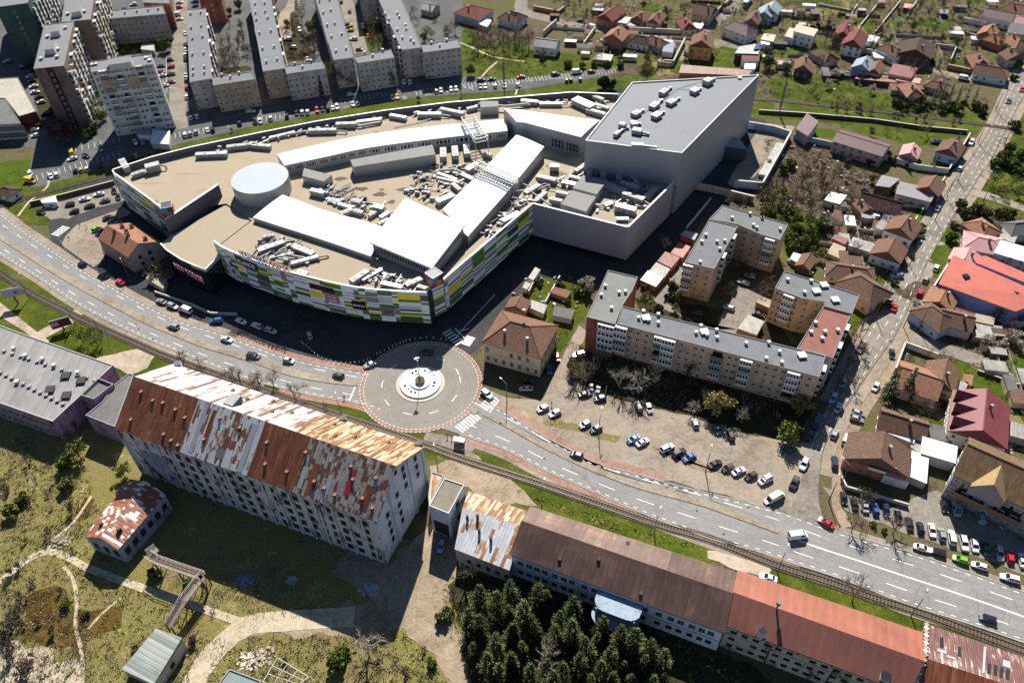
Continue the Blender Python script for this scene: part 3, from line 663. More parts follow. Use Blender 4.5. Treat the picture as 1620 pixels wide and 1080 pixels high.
W_FLAT = window_mesh([frame_w, glass]); W_DARK = window_mesh([frame_d, dark_in], 0, 0, False); W_OLD = window_mesh([mat('old window frame', (.42, .38, .32)), glass], 1, 1)
W_STRIP = window_mesh([frame_w, glass], 3, 0, False); W_SHOP = window_mesh([steel_g, glass], 3, 1, False)
def balcony_mesh(pan):
    mb = MB()
    for z0, z1, m in ((0, .36, 0), (.36, .88, 1), (.88, 1, 0)):
        y = -1.0 if m == 0 else -.94; x = .5 if m == 0 else .485
        mb.face([(-x, y, z0), (x, y, z0), (x, y, z1), (-x, y, z1)], m); mb.face([(x, y, z0), (x, 0, z0), (x, 0, z1), (x, y, z1)], m); mb.face([(-x, 0, z0), (-x, y, z0), (-x, y, z1), (-x, 0, z1)], m)
    for k in range(5):
        x = -.48+k*.24; mb.face([(x-.03, -.985, .36), (x+.03, -.985, .36), (x+.03, -.985, .88), (x-.03, -.985, .88)])
    mb.face([(-.5, -1, 1), (.5, -1, 1), (.5, 0, 1), (-.5, 0, 1)]); mb.face([(-.5, 0, 0), (.5, 0, 0), (.5, -1, 0), (-.5, -1, 0)])
    mb.face([(-.5, -1, .36), (.5, -1, .36), (.5, -.94, .36), (-.5, -.94, .36)])
    return mesh_of(mb, 'balcony', [pan, glass])
def balcony_open_mesh(pan):
    mb = MB()
    mb.face([(-.5, -1, 0), (.5, -1, 0), (.5, -1, .38), (-.5, -1, .38)]); mb.face([(.5, -1, 0), (.5, 0, 0), (.5, 0, .38), (.5, -1, .38)]); mb.face([(-.5, 0, 0), (-.5, -1, 0), (-.5, -1, .38), (-.5, 0, .38)])
    mb.face([(-.5, -1, .1), (.5, -1, .1), (.5, 0, .1), (-.5, 0, .1)]); mb.face([(-.42, -.02, .1), (.42, -.02, .1), (.42, -.02, .9), (-.42, -.02, .9)], 1); mb.face([(-.5, 0, 0), (.5, 0, 0), (.5, -1, 0), (-.5, -1, 0)])
    return mesh_of(mb, 'balcony', [pan, glass])
BALC = [balcony_mesh(plain('white balcony panel', (.68, .68, .66), .5)), balcony_mesh(plain('grey balcony panel', (.38, .38, .37), .6)), balcony_mesh(plain('tan balcony panel', (.42, .33, .22), .6)),
        balcony_open_mesh(plain('white balcony panel', (.68, .68, .66), .5)), balcony_open_mesh(plain('brown balcony panel', (.2, .12, .07), .6)), balcony_mesh(plain('green balcony panel', (.2, .3, .25), .6))]
def frame_of(A, B):
    d = (B-A); d.z = 0; L = d.length; d.normalize(); return d, Vector((d.y, -d.x, 0)), L
def wall_mat(p, d, n, sx, sy, sz, base):
    q = Vector(p)-Vector(base)
    return Matrix(((d.x*sx, -n.x*sy, 0, q.x), (d.y*sx, -n.y*sy, 0, q.y), (0, 0, sz, q.z), (0, 0, 0, 1)))
def facade(t, A, B, rows, xs, w=1.3, h=1.4, mesh=None, name='window', skip=0., seed=0, jit=0., out=.02):
    """windows on the wall from A to B (left to right seen from outside); rows = sill-centre heights, xs = fractions"""
    d, n, L = frame_of(A, B); r = random.Random(seed)
    for z in rows:
        for x in xs:
            if r.random() < skip: continue
            p = A+d*(x*L)+n*out; p.z = z+(r.uniform(-jit, jit) if jit else 0)
            ww = w*(1+(r.uniform(-.2, .2) if jit else 0))
            put(mesh or W_FLAT, name, t, wall_mat(p, d, n, ww, 1, h, t['_b']))
def balconies(t, A, B, zs, xs, w=3.2, h=2.6, dep=1.2, kinds=(0,), seed=0, skip=0.):
    d, n, L = frame_of(A, B); r = random.Random(seed)
    for x in xs:
        for z in zs:
            if r.random() < skip: continue
            p = A+d*(x*L); p.z = z
            put(BALC[r.choice(kinds)], 'balcony', t, wall_mat(p, d, n, w, dep, h, t['_b']))
def fr(n, a=.06, b=.94): return [a+(b-a)*i/(n-1) for i in range(n)] if n > 1 else [.5]
def flat_roof(t, poly, h, rm, rim, drop=.3, rw=.22, axis=None, name='roof'):
    """membrane with a raised rim"""
    mb = MB(); o = ccw([Vector((p[0], p[1], 0)) for p in poly]); i = inset(o, rw); n = len(o)
    for k in range(n):
        a, b, c, e = o[k], o[(k+1) % n], i[(k+1) % n], i[k]
        mb.face([(*a[:2], h), (*b[:2], h), (*c[:2], h), (*e[:2], h)], 1); mb.face([(*c[:2], h-drop), (*e[:2], h-drop), (*e[:2], h), (*c[:2], h)], 1)
    mb.cap(i, h-drop, 0)
    return mb.build(name, [rm, rim], t, axis=axis)
def block(name, label, cat, px, h, wm, rm, rim=None, group=None, raw=False, z0=0, drop=.3, rw=.22):
    poly = ccw(PP(px, h) if not raw else px); c = sum((Vector(p) for p in poly), Vector())/len(poly); c.z = z0
    t = thing(name, label, cat, c, group)
    mb = MB(); mb.walls(poly, z0, h-.003); mb.build('wall', wm, t)
    rf = flat_roof(t, poly, h, rm, dull_rim if rim in (None, metal_l) else rim, drop, rw)
    return t, rf
VENT = None
def vents(rf, pts, z, s=.9, hgt=1.1, m=None, name='chimney'):
    for x, y in pts:
        mb = MB(); c = P(x, y, z); mb.box(c, s, s, hgt, .12, 0); mb.box(c+Vector((0, 0, hgt)), s*1.25, s*1.25, .16, .12, 1)
        mb.build(name, [m or plain('vent brick', (.3, .29, .28), .9), metal_w if name == 'chimney' else (m or metal_l)], rf)

# ================================================================ towers and apartment blocks, far left
wl_brown = plaster('brown tower gable', (0.210, 0.140, 0.121), .4); wl_pale = plaster('pale tower front', (0.588, 0.546, 0.525), .3); wl_green = plaster('green tower gable', (0.070, 0.119, 0.099), .4)
wl_tan = plaster('tan block wall', (0.476, 0.350, 0.241), .3); wl_grey = plaster('grey block wall', (0.462, 0.406, 0.369), .35); wl_red = plaster('rust red block wall', (0.280, 0.098, 0.064), .4); wl_cream = plaster('cream wall', (0.700, 0.630, 0.511), .35)
wl_brick = plaster('dark red plinth', (.12, .04, .04), .3)
def tower(label, px, h, wm, fronts, sides, penth=None):
    t, rf = block('apartment_tower', label, 'tower', px, h, wm, roof_lite, metal_l, 'apartment towers by the car park')
    n = int(h//2.85)
    for (a, b, cols, bx, kinds) in fronts:
        A, B = P(*a, h), P(*b, h)
        facade(t, A, B, [1.9+2.85*k for k in range(n)], cols, 1.25, 1.35, seed=len(label), jit=.05, skip=.06)
        balconies(t, A, B, [.9+2.85*k for k in range(1, n)], bx, 2.9, 2.2, 1.1, kinds, seed=int(a[0]), skip=.12)
    for (a, b, bx, kinds) in sides:
        balconies(t, P(*a, h), P(*b, h), [.8+2.85*k for k in range(n)], bx, 3.1, 2.3, 1.3, kinds, seed=int(a[0])+3, skip=.04)
    for q in penth or []:
        mb = MB(); pl = PP(q, h+2.4); mb.prism(pl, h-.39, h+2.4, 0, 1); mb.build('penthouse', [wl_pale, roof_lite], rf)
    return t, rf
t2, rf = tower('pale grey slab tower with tan balcony stripes nearest the striped parking lot', Q(143, 114, 145, 97, 239, 85, 243, 101), 31.5, wl_pale,
    [((143, 114), (243, 101), [.06, .27, .33, .46, .56, .63, .88, .94], [.18, .42, .76], (0, 0, 1, 2, 3))], [], [Q(169, 94, 206, 88, 207, 98, 171, 103)])
vents(rf, Q(147, 104, 152, 103, 232, 93, 237, 97), 31.1, 1.4, .7)
for k, (x, w_, z0, z1) in enumerate(((.5, .2, 22, 28), (.24, .14, 22.5, 28))):
    d, n, L = frame_of(P(143, 114, 31.5), P(243, 101, 31.5)); c = P(143, 114, 31.5)+d*L*x; mb = MB(); e = n*.012
    mb.face([(*(c-d*L*w_+e)[:2], z0), (*(c+d*L*w_+e)[:2], z0), (*(c+d*L*w_+e)[:2], z1), (*(c-d*L*w_+e)[:2], z1)]); mb.build('insulation_panel', wl_tan, t2)
t1, rf = tower('brown gabled tower with white balconies left of the pale slab tower', Q(53, 109, 101, 104, 117, 33, 70, 39), 31, wl_brown, [], [((101, 104), (117, 33), [.06, .2, .34, .48, .62, .76, .9], (0, 0, 3, 1, 2))], [Q(70, 79, 85, 77, 88, 65, 73, 67), Q(79, 51, 93, 49, 96, 39, 82, 41)])
vents(rf, Q(66, 95, 91, 92, 76, 60, 104, 46, 92, 80), 30.6, 1.3, 1.)
d, n, L = frame_of(P(53, 109, 31), P(101, 104, 31)); c = P(53, 109, 31)+d*L*.5; mb = MB(); e = n*.01
mb.face([(*(c-d*1.6+e)[:2], 1), (*(c+d*1.6+e)[:2], 1), (*(c+d*1.6+e)[:2], 30.5), (*(c-d*1.6+e)[:2], 30.5)]); mb.build('stair_strip', plaster('dark stair strip', (.05, .035, .035)), t1)
facade(t1, P(53, 109, 31), P(101, 104, 31), [2+2.85*k for k in range(10)], [.5], 1.0, 1.2)
t3, rf = tower('dark green gabled tower in the top left corner', Q(-8, 12, 44, 5, 62, -70, 8, -64), 31, wl_green, [], [((44, 5), (62, -70), [.06, .18, .3, .42, .54, .66, .78, .9], (0, 3, 0, 1))])
facade(t3, P(-8, 12, 31), P(44, 5, 31), [2+2.85*k for k in range(10)], [.5], 1.0, 1.2)
t4, rf = tower('brown gabled tower standing behind the pale slab tower', Q(97, 35, 143, 31, 156, -45, 109, -40), 31, wl_brown, [], [((143, 31), (156, -45), [.06, .18, .3, .42, .54, .66, .78, .9], (0, 0, 3, 2))], [Q(112, 20, 127, 18, 129, 8, 114, 10)])
vents(rf, Q(108, 24, 134, 20), 30.6, 1.3, 1.)
BG = 'five storey apartment blocks at the top'
def slab5(label, px, h, fronts, wm=wl_grey, vent=(), segs=None, sides=(), group=BG):
    t, rf = block('apartment_block', label, 'apartment block', px, h, wm, roof_grey, metal_l, group)
    n = int(h//2.9)
    for a, b, cols in fronts:
        facade(t, P(*a, h), P(*b, h), [1.7+2.9*k for k in range(n)], fr(cols), 1.3, 1.3, seed=cols, skip=.08, jit=.05)
    for a, b, bx, kinds in sides: balconies(t, P(*a, h), P(*b, h), [.5+2.9*k for k in range(n)], bx, 3., 2.3, 1.1, kinds, seed=int(a[0]), skip=.1)
    if segs:   # roofing of each stair unit in its own shade, laid on the membrane
        for k, (q, m) in enumerate(segs):
            mb = MB(); mb.cap(ccw(PP(q, h)), h-.39+.012); mb.build('roof_section', m, rf)
    vents(rf, vent, h-.4, .8, 1.3)
    return t, rf
slab5('low grey slab block with bare trees before it, behind the towers', Q(169, 30, 171, 17, 257, 9, 262, 22), 14.5, [((169, 30), (262, 22), 10)], wl_grey, Q(178, 24, 198, 22, 217, 20, 235, 18, 251, 16))
slab5('dark red block at the top edge above the low grey slab', Q(226, 4, 232, -25, 262, -30, 268, 6), 14.5, [((226, 4), (268, 6), 4)], wl_red)
slab5('dark red block at the top edge beside the parking street', Q(315, 0, 318, -40, 345, -42, 349, -3), 14, [((315, 0), (349, -3), 3)], wl_red)
g2 = mat('pale section felt', (.18, .185, .195), .85, .12, .3); g3 = mat('blue grey section felt', (.14, .15, .165), .85, .12, .3)
slab5('long grey block with one brick red roof section at its near end', Q(296, 15, 325, 13, 335, 124, 300, 130), 14.5, [((300, 130), (335, 124), 3)], wl_grey,
      Q(302, 24, 318, 22, 303, 46, 319, 43, 305, 63, 321, 60, 305, 88, 323, 86, 306, 119, 324, 117, 306, 110, 324, 108), [(Q(297, 55, 330, 52, 331, 72, 298, 75), g3), (Q(297, 75, 331, 73, 333, 98, 299, 102), g2), (Q(299.5, 103, 333.5, 99, 334.5, 123, 300.5, 128), roof_redb), (Q(296.5, 16, 324, 14, 326, 30, 297, 32), g2)], [((335, 124), (325, 13), [.1, .3, .5, .7, .9], (0, 1, 0))])
slab5('short tan annex block attached beside the brick red roof section', Q(337, 135, 336, 122, 397, 113, 404, 125), 14, [((337, 135), (404, 125), 7)], wl_tan, Q(352, 121, 365, 124, 379, 118))
slab5('long grey flat roofed block, second column from the towers', Q(416, 113, 451, 108, 424, -25, 390, -25), 14.5, [((416, 113), (451, 108), 3)], wl_tan,
      Q(405, 22, 420, 20, 406, 33, 424, 30, 411, 54, 429, 51, 416, 79, 434, 76, 422, 100, 439, 96, 404, 8, 419, 7), [(Q(402, 45, 431, 42, 437, 62, 407, 66), g2), (Q(391, -20, 424, -20, 428, 20, 398, 24), g3)], [((451, 108), (424, -25), [.15, .3, .45, .6, .75, .9], (0, 0, 1))])
slab5('short brown annex block half hidden by a dark conifer', Q(453, 117, 451, 105, 509, 96, 515, 108), 14, [((453, 117), (515, 108), 7)], wl_grey, Q(467, 103, 479, 108, 493, 99))
slab5('long grey flat roofed block in the middle column', Q(528, 95, 559, 91, 527, -25, 492, -25), 15, [((528, 95), (559, 91), 3)], wl_grey,
      Q(512, 22, 524, 18, 518, 42, 530, 39, 525, 60, 541, 56, 532, 83, 548, 79, 506, 4, 522, 2), [(Q(509, 35, 543, 31, 552, 62, 518, 68), g3)], [((528, 95), (492, -25), [.1], (1,))])
slab5('short grey annex block with balconies below the middle column', Q(566, 100, 561, 90, 618, 78, 624, 91), 15, [((566, 100), (624, 91), 7)], wl_grey, Q(577, 86, 590, 90, 606, 82))
slab5('long grey flat roofed block nearest the meadow', Q(636, 79, 667, 75, 625, -25, 588, -25), 15, [((636, 79), (667, 75), 3)], wl_grey,
      Q(610, 24, 629, 23, 616, 33, 632, 29, 629, 49, 643, 48, 637, 62, 650, 64, 655, 69, 642, 42), [(Q(606, 20, 640, 16, 646, 34, 616, 38), g2)], [((588, -25), (636, 79), [.2, .4, .6, .8, .95], (1, 1, 0))])
slab5('short grey annex block facing the meadow and the poplars', Q(670, 83, 667, 71, 723, 62, 729, 75), 14.5, [((670, 83), (729, 75), 7)], wl_grey, Q(683, 70, 696, 74, 707, 66))
slab5('dark grey block end cut by the top edge beside the meadow block', Q(569, -2, 600, -6, 592, -50, 562, -46), 15, [((569, -2), (600, -6), 3)], wl_grey)
# low commercial building far left
t, rf = block('office_building', 'low flat roofed building with green glass front at the left edge', 'office', Q(-60, 200, 33, 195, 8, 155, -60, 158), 8, wl_grey, roof_tar, metal_l)
A, B = P(-60, 200, 8), P(33, 195, 8); facade(t, A, B, [2.2, 5.6], fr(7, .3, .96), 3.2, 2.4, W_SHOP)
t, rf = block('office_building', 'low building with long cream roof beside a line of cars', 'office', Q(8, 155, 30, 184, 57, 176, 28, 122, -60, 128, -60, 158), 7, wl_brick, mat('cream roofing', (.4, .37, .31)), metal_l)

# ================================================================ apartment blocks, lower right
BR = 'tan apartment blocks beside the concrete lot'
tR, rf = block('apartment_block', 'long L shaped tan block with white glazed balcony columns and red end wall', 'apartment block', Q(976, 511, 1297, 596, 1306, 562, 985, 484), 15, wl_tan, roof_grey, metal_l, BR)
A, B = P(976, 511, 15), P(1297, 596, 15); n5 = [1.8+2.85*k for k in range(5)]
facade(tR, A, B, n5, [.075, .115, .16, .34, .375, .41, .445, .58, .61, .72, .76, .80, .84, .92, .96], 1.2, 1.25, seed=3, skip=.04, jit=.06)
balconies(tR, A, B, [.6+2.85*k for k in range(1, 5)], [.025, .275], 4.2, 2.5, 1.3, (0, 0, 1)); balconies(tR, A, B, [.6+2.85*k for k in range(1, 5)], [.23, .52, .66, .885], 3.6, 2.5, 1.2, (0, 0, 0, 5, 4), 5)
facade(tR, B, P(1306, 562, 15), n5, [.3, .7], 1.2, 1.3); balconies(tR, B, P(1306, 562, 15), [.6+2.85*k for k in range(1, 5)], [.5], 3., 2.4, 1.2, (0,))
d, n, L = frame_of(A, B); mb = MB(); e = n*.015
mb.face([(*(A+e)[:2], 0), (*(B+e)[:2], 0), (*(B+e)[:2], 1.1), (*(A+e)[:2], 1.1)]); mb.build('plinth', wl_brick, tR)
vents(rf, T('21', 810, 905, 840, 865, 930, 885, 930, 935, 868, 920, 1190, 955, 1160, 995, 1225, 1010, 1285, 980, 1288, 1025, 1465, 1060) + T('32', 125, 70, 45, 110, 140, 135, 60, 15), 14.6, .8, 1.0, metal_w)
vents(rf, T('21', 855, 905, 1210, 990) + T('32', 262, 92), 14.6, 2., .8)
for q, m in ((Q(1072, 533, 1076, 508, 1170, 533, 1165, 558), g2), (Q(1166, 558, 1171, 533, 1238, 550, 1232, 577), roof_lite)):
    mb = MB(); mb.cap(ccw(PP(q, 14.6)), 14.62); mb.build('roof_section', m, rf)
tR2, rf = block('apartment_block', 'short block wing with pale green roof and dark red end wall', 'apartment block', Q(928, 501, 973, 512.5, 984, 484, 1000, 460, 1009, 438, 962, 427), 15.2, wl_red, mat('pale green roofing', (.185, .195, .18), .85, .14, .3), metal_l, BR)
A, B = P(928, 501, 15.2), P(973, 512.5, 15.2); balconies(tR2, A, B, [.6+2.85*k for k in range(1, 5)], [.72], 5.4, 2.5, 1.2, (0,)); facade(tR2, A, B, n5, [.2], 1.1, 1.2, skip=1.)
A, B = P(984, 484, 15.2), P(1009, 438, 15.2); facade(tR2, A, B, n5, [.2, .8], 1.2, 1.3)
vents(rf, T('21', 607, 710, 583, 765, 645, 845, 730, 745, 692, 750), 14.8, .8, 1.)
tR3, rf = block('apartment_block', 'tan block with grey roof standing behind a parked car court', 'apartment block', Q(1083, 414, 1130, 425, 1167, 358, 1122, 347), 15, wl_tan, roof_grey, metal_l, BR)
A, B = P(1083, 414, 15), P(1130, 425, 15); facade(tR3, A, B, n5, [.48, .8], .9, 1.1); balconies(tR3, A, B, [.6+2.85*k for k in range(1, 5)], [.15], 3.4, 2.5, 1.2, (0, 0, 2))
A, B = P(1130, 425, 15), P(1167, 358, 15); facade(tR3, A, B, n5, fr(7), 1.2, 1.25, skip=.1); balconies(tR3, A, B, [.6+2.85*k for k in range(1, 5)], [.35, .8], 3.2, 2.4, 1.1, (0,))
vents(rf, T('21', 1220, 400, 1195, 440, 1288, 440, 1335, 435, 1305, 485, 1185, 565), 14.6, .8, 1.)
tR4, rf = block('apartment_block', 'tan block arm reaching right towards the green orchard', 'apartment block', Q(1122, 346, 1143, 324, 1247, 354, 1234, 379, 1205, 371, 1166, 354), 15, wl_tan, roof_grey, metal_l, BR)
A, B = P(1166, 354, 15), P(1205, 371, 15); facade(tR4, A, B, n5, [.4, .75], 1.1, 1.2)
A, B = P(1205, 371, 15), P(1234, 379, 15); facade(tR4, A, B, n5, [.1, .85], 1., 1.1); balconies(tR4, A, B, [.6+2.85*k for k in range(1, 5)], [.5], 3.4, 2.5, 1.2, (0, 0, 5))
vents(rf, T('21', 1380, 295, 1490, 270, 1565, 295, 1510, 340, 1530, 355) + T('31', 20, 295, 130, 365), 14.6, .8, 1.)
tR5, rf = block('apartment_block', 'ochre block with half white half grey roof beside the street', 'apartment block', Q(1226, 455, 1268, 471, 1306, 477, 1304, 484, 1348, 496, 1360, 466, 1241, 428), 15, plaster('ochre block wall', (.52, .36, .19), .3), roof_grey, metal_l, BR)
A, B = P(1226, 455, 15), P(1268, 471, 15); facade(tR5, A, B, n5, [.13, .32, .85], 1.1, 1.2, seed=2); balconies(tR5, A, B, [.6+2.85*k for k in range(1, 5)], [.58], 3.6, 2.5, 1.2, (0,)); A, B = P(1268, 471, 15), P(1306, 477, 15); facade(tR5, A, B, n5, [.25, .7], .9, 1.1)
mb = MB(); mb.cap(ccw(PP(Q(1297, 452, 1357, 470, 1346, 493, 1306, 481, 1291, 474), 14.6)), 14.63); mb.build('roof_section', mat('white roof coating', (.58, .58, .57), .7, .08), rf)
vents(rf, T('31', 175, 672, 318, 680, 278, 750), 14.6, .9, 1.); vents(rf, T('31', 350, 742, 398, 705, 465, 795), 14.6, 2., .8)
tR6, rf = block('apartment_block', 'block with brick red flat roof between ochre block and long tan block', 'apartment block', Q(1261, 550, 1305, 561, 1318, 566, 1347, 495, 1303, 483), 14.6, wl_cream, roof_redb, metal_l, BR)
A, B = P(1318, 566, 14.6), P(1347, 495, 14.6); facade(tR6, A, B, n5, fr(8), 1.2, 1.25); balconies(tR6, A, B, [.6+2.85*k for k in range(1, 5)], [.3, .7], 3., 2.4, 1.1, (0,))
vents(rf, T('31', 345, 935, 318, 992, 402, 990, 385, 1030, 480, 980), 14.2, .9, 1., metal_w)

# ================================================================ the mall
wall_grey = grid_panels('grey cladding', (0.262, 0.275, 0.324), .9, (0.227, 0.226, 0.240), 0, .06, .55, 0, .06)
wall_cin = grid_panels('ribbed hall cladding', (0.315, 0.329, 0.361), .45, (0.262, 0.275, 0.300), 0, .12, .5, .1, .05)
roof_beige = grid_panels('beige roof foil', (.335, .272, .19), 1.6, (.285, .228, .157), 1, .07, .85, 0, .05)
roof_white = mat('white roof foil', (.83, .83, .81), .7, .04, .3)
roof_cin = grid_panels('hall roof foil', (.132, .144, .163), 1.9, (.118, .129, .147), 0, .06, .7, 0, .08)
rim_w = plain('white coping', (.78, .78, .77), .5)
clad = cladding('patchwork cladding', [(0, (0.705, 0.775, 0.840)), (.27, (0.210, 0.202, 0.203)), (.44, (0.465, 0.512, 0.555)), (.57, (0.038, 0.078, 0.045)), (.71, (0.045, 0.202, 0.018)), (.875, (0.780, 0.620, 0.015)), (.925, (0.795, 0.868, 0.900))], .8, 6.8)
entr_gl = grid_panels('green black curtain wall', (.012, .022, .024), 1.6, (.09, .11, .11), 0, .07, .15, 0, .2)
MZ, RZ, FZ, NZ = 17.5, 12.2, 14.5, 15.0
mall = thing('shopping_mall', 'sprawling shopping mall with patchwork green and yellow cladding and white prow roof', 'mall', P(560, 470))
def screen(name, px, z0, z1, inner, m, th=.6, rimm=None, raw=False):
    """facade wall with thickness rising above the roof behind it; px left to right seen from outside"""
    pts = px if raw else PP(px, z1); mb = MB(); n = len(pts); off = []
    for i in range(n):
        d = (pts[min(i+1, n-1)]-pts[max(i-1, 0)]); d.z = 0; d.normalize(); off.append(pts[i]-Vector((d.y, -d.x, 0))*th)
    for i in range(n-1):
        a, b, c, e = pts[i], pts[i+1], off[i+1], off[i]
        mb.face([(*a[:2], z0), (*b[:2], z0), (*b[:2], z1), (*a[:2], z1)]); mb.face([(*a[:2], z1), (*b[:2], z1), (*c[:2], z1), (*e[:2], z1)], 1)
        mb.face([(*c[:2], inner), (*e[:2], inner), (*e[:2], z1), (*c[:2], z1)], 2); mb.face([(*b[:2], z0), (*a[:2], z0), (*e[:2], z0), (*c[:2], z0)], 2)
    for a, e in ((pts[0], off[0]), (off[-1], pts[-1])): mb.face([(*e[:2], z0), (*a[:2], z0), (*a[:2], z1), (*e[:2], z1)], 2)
    return mb.build(name, [m, rimm or rim_w, plain('shade painted parapet back', (.13, .13, .14), .8)], mall)  # back faces painted dark to stand in for their shade
def roof_part(name, px, z, m, z0=None, wm=None, raw=False, zs=None):
    """roof slab with its own walls down to z0; zs gives each corner its height"""
    pts = px if raw else [P(x, y, (zs[i] if zs else z)) for i, (x, y) in enumerate(px)]
    mb = MB(); n = len(pts); a = sum(pts[i].x*pts[(i+1) % n].y-pts[(i+1) % n].x*pts[i].y for i in range(n))
    q = pts if a > 0 else pts[::-1]; mb.face(q, 0)
    if z0 is not None:
        for i in range(n): p, r = q[i], q[(i+1) % n]; mb.face([(*p[:2], z0), (*r[:2], z0), r, p], 1)
    return mb.build(name, [m, wm or wall_grey], mall)
north = Q(978, 148, 904, 145, 820, 152, 710, 161, 607, 174, 500, 191, 400, 211, 300, 232, 240, 247, 176, 268)
screen('north_wall', north, 0, NZ, RZ-.5, metal_l, .7)
pod = PP(north, NZ) + [P(181, 275, MZ), P(262, 338, MZ), P(300, 312, MZ), P(358, 322, RZ), P(397, 348, RZ), P(560, 430, RZ), P(690, 450, FZ), P(843, 322, MZ), P(926, 222, 27.5), P(1000, 131, 27.5)]
def stained_roof():
    m = mat('beige roof foil stained', (.335, .272, .19), .85, .08, .12, big=.03); nt = m.node_tree; N, L = nt.nodes, nt.links; b = N['Principled BSDF']
    src = b.inputs['Base Color'].links[0].from_socket; f = ramp(N, [(.645, (0, 0, 0)), (.67, (1, 1, 1))]); L.new(noise(N, L, coord(N, L), .09, 4, .6, .5), f.inputs[0])
    L.new(mixc(N, L, math_(N, L, 'MULTIPLY', f.outputs[0], .75), src, (.13, .075, .04)), b.inputs['Base Color']); return m
mb = MB(); mb.face([(p.x, p.y, RZ) for p in ccw(pod)]); roofM = mb.build('roof', stained_roof(), mall)
screen('west_wall', Q(181, 275, 225, 307, 266, 337), 1.5, MZ, RZ-.5, clad)
screen('west_end', [P(176, 268, NZ), P(181, 275, MZ)], 0, NZ, RZ-.5, metal_l, .5, raw=True)
screen('fin_wall', [P(262, 348, MZ), P(346, 292, MZ)], 0, MZ, RZ-1, mat('dark fin render', (.1, .1, .115), .7, .1), 1.0, raw=True)
# glass entrance block
ez = 11.7
ent = Q(253, 386, 262, 396, 285, 411, 305, 420, 325, 427, 356, 396, 399, 348, 359, 323, 273, 371)
roof_part('entrance_roof', ent, ez, roof_beige, 0, entr_gl)
screen('entrance_rim', Q(253, 385, 262, 395, 285, 410, 305, 419, 325, 426, 355, 396), ez-.9, ez+.35, ez-.3, metal_w, .5)
# front wing
fw = [P(337, 381, MZ), P(355, 394, MZ), P(400, 410, MZ), P(460, 431, MZ), P(566, 457, MZ), P(673, 463, MZ), P(681, 453, MZ), P(700, 440, MZ), P(690, 430, FZ), P(587, 408, FZ), P(478, 373, FZ), P(398, 348, FZ)]
roof_part('front_wing_roof', [Vector((p.x, p.y, FZ)) for p in fw], FZ, roof_beige, raw=True)
screen('front_end', [P(398, 348, FZ), P(337, 381, MZ)], RZ-2, FZ, FZ-1, MATS['grey painted steel'], .4, raw=True); screen('front_back', [P(690, 430, FZ), P(587, 408, FZ), P(478, 373, FZ), P(398, 348, FZ)], RZ-1, FZ-.01, FZ-.5, metal_l, .3, raw=True)
fpx = smooth(Q(337, 381, 355, 393, 400, 411, 460, 431, 566, 455, 676, 463), 4)
screen('front_wall', fpx, 3.6, MZ, FZ-.5, clad); screen('front_end', [P(676, 463, MZ), P(682, 453, MZ)], 3.6, MZ, FZ-.5, plain('black recess', (.02, .02, .022), .6), .4, raw=True)
screen('corner_wall', [P(683, 452, MZ), P(701, 443, MZ)][::1], 3.6, MZ, FZ-.5, clad, .4, raw=True)
# right wing
rw_ = [P(701, 443, MZ), P(843, 322, MZ), P(842, 300, FZ), P(738, 395, FZ), P(690, 437, FZ)]
roof_part('right_wing_roof', [Vector((p.x, p.y, FZ-.5)) for p in rw_], FZ, roof_beige, raw=True)
screen('right_wall', Q(702, 442, 770, 384, 843, 322), 3.6, MZ, FZ-1, clad)
# grey box
bx = [P(843, 322, MZ), P(994, 360, MZ), P(1066, 289, MZ), P(1079, 242, 27.5), P(926, 222, 27.5), P(850, 290, RZ)]
roof_part('box_roof', [Vector((p.x, p.y, RZ+.6)) for p in bx], RZ, MATS['beige roof foil'], raw=True)
screen('box_wall', Q(843, 322, 994, 360), 3.0, MZ, RZ, wall_grey); screen('box_wall', Q(994, 360, 1066, 289), 2.5, MZ, RZ, wall_grey)
# recessed dark ground floor
gf = inset(ccw([Vector((p.x, p.y, 0)) for p in (fw[:7] + rw_[:2] + bx[1:4] + [P(700, 300, RZ), P(480, 330, RZ)])]), 2.6)
mb = MB(); mb.walls(gf, 0, 4.2); mb.build('shop_front', plain('dark shop glass', (.02, .022, .026), .2), mall)
# big hall
hz = 27.5; hall = Q(926, 222, 1079, 242, 1201, 118, 1000, 130)
hp = PP(hall, hz); mb = MB(); mb.walls(ccw(hp), 0, hz-.003); mb.build('hall_wall', wall_cin, mall)
hroof = flat_roof(mall, hp, hz, roof_cin, plain('hall coping', (.45, .46, .48), .5), .5, .4, name='hall_roof')
roof_part('loading_canopy', Q(1142, 212, 1170, 219, 1182, 236, 1146, 232), 6, steel_g, 0, plain('loading dock dark', (.05, .055, .065), .7))
# drum
dc = P(411, 281, 18.6); dr = (P(367, 281, 18.6)-P(455, 281, 18.6)).length/2; mb = MB(); n = 56
cp = [dc+Vector((dr*math.cos(2*math.pi*i/n), dr*math.sin(2*math.pi*i/n), 0)) for i in range(n)]
mb.walls(cp, RZ-1, 18.6, 1); mb.cap(cp, 18.6, 0); mb.build('drum', [mat('drum roof', (.36, .4, .47), .6, .05, .2), metal_l], mall)
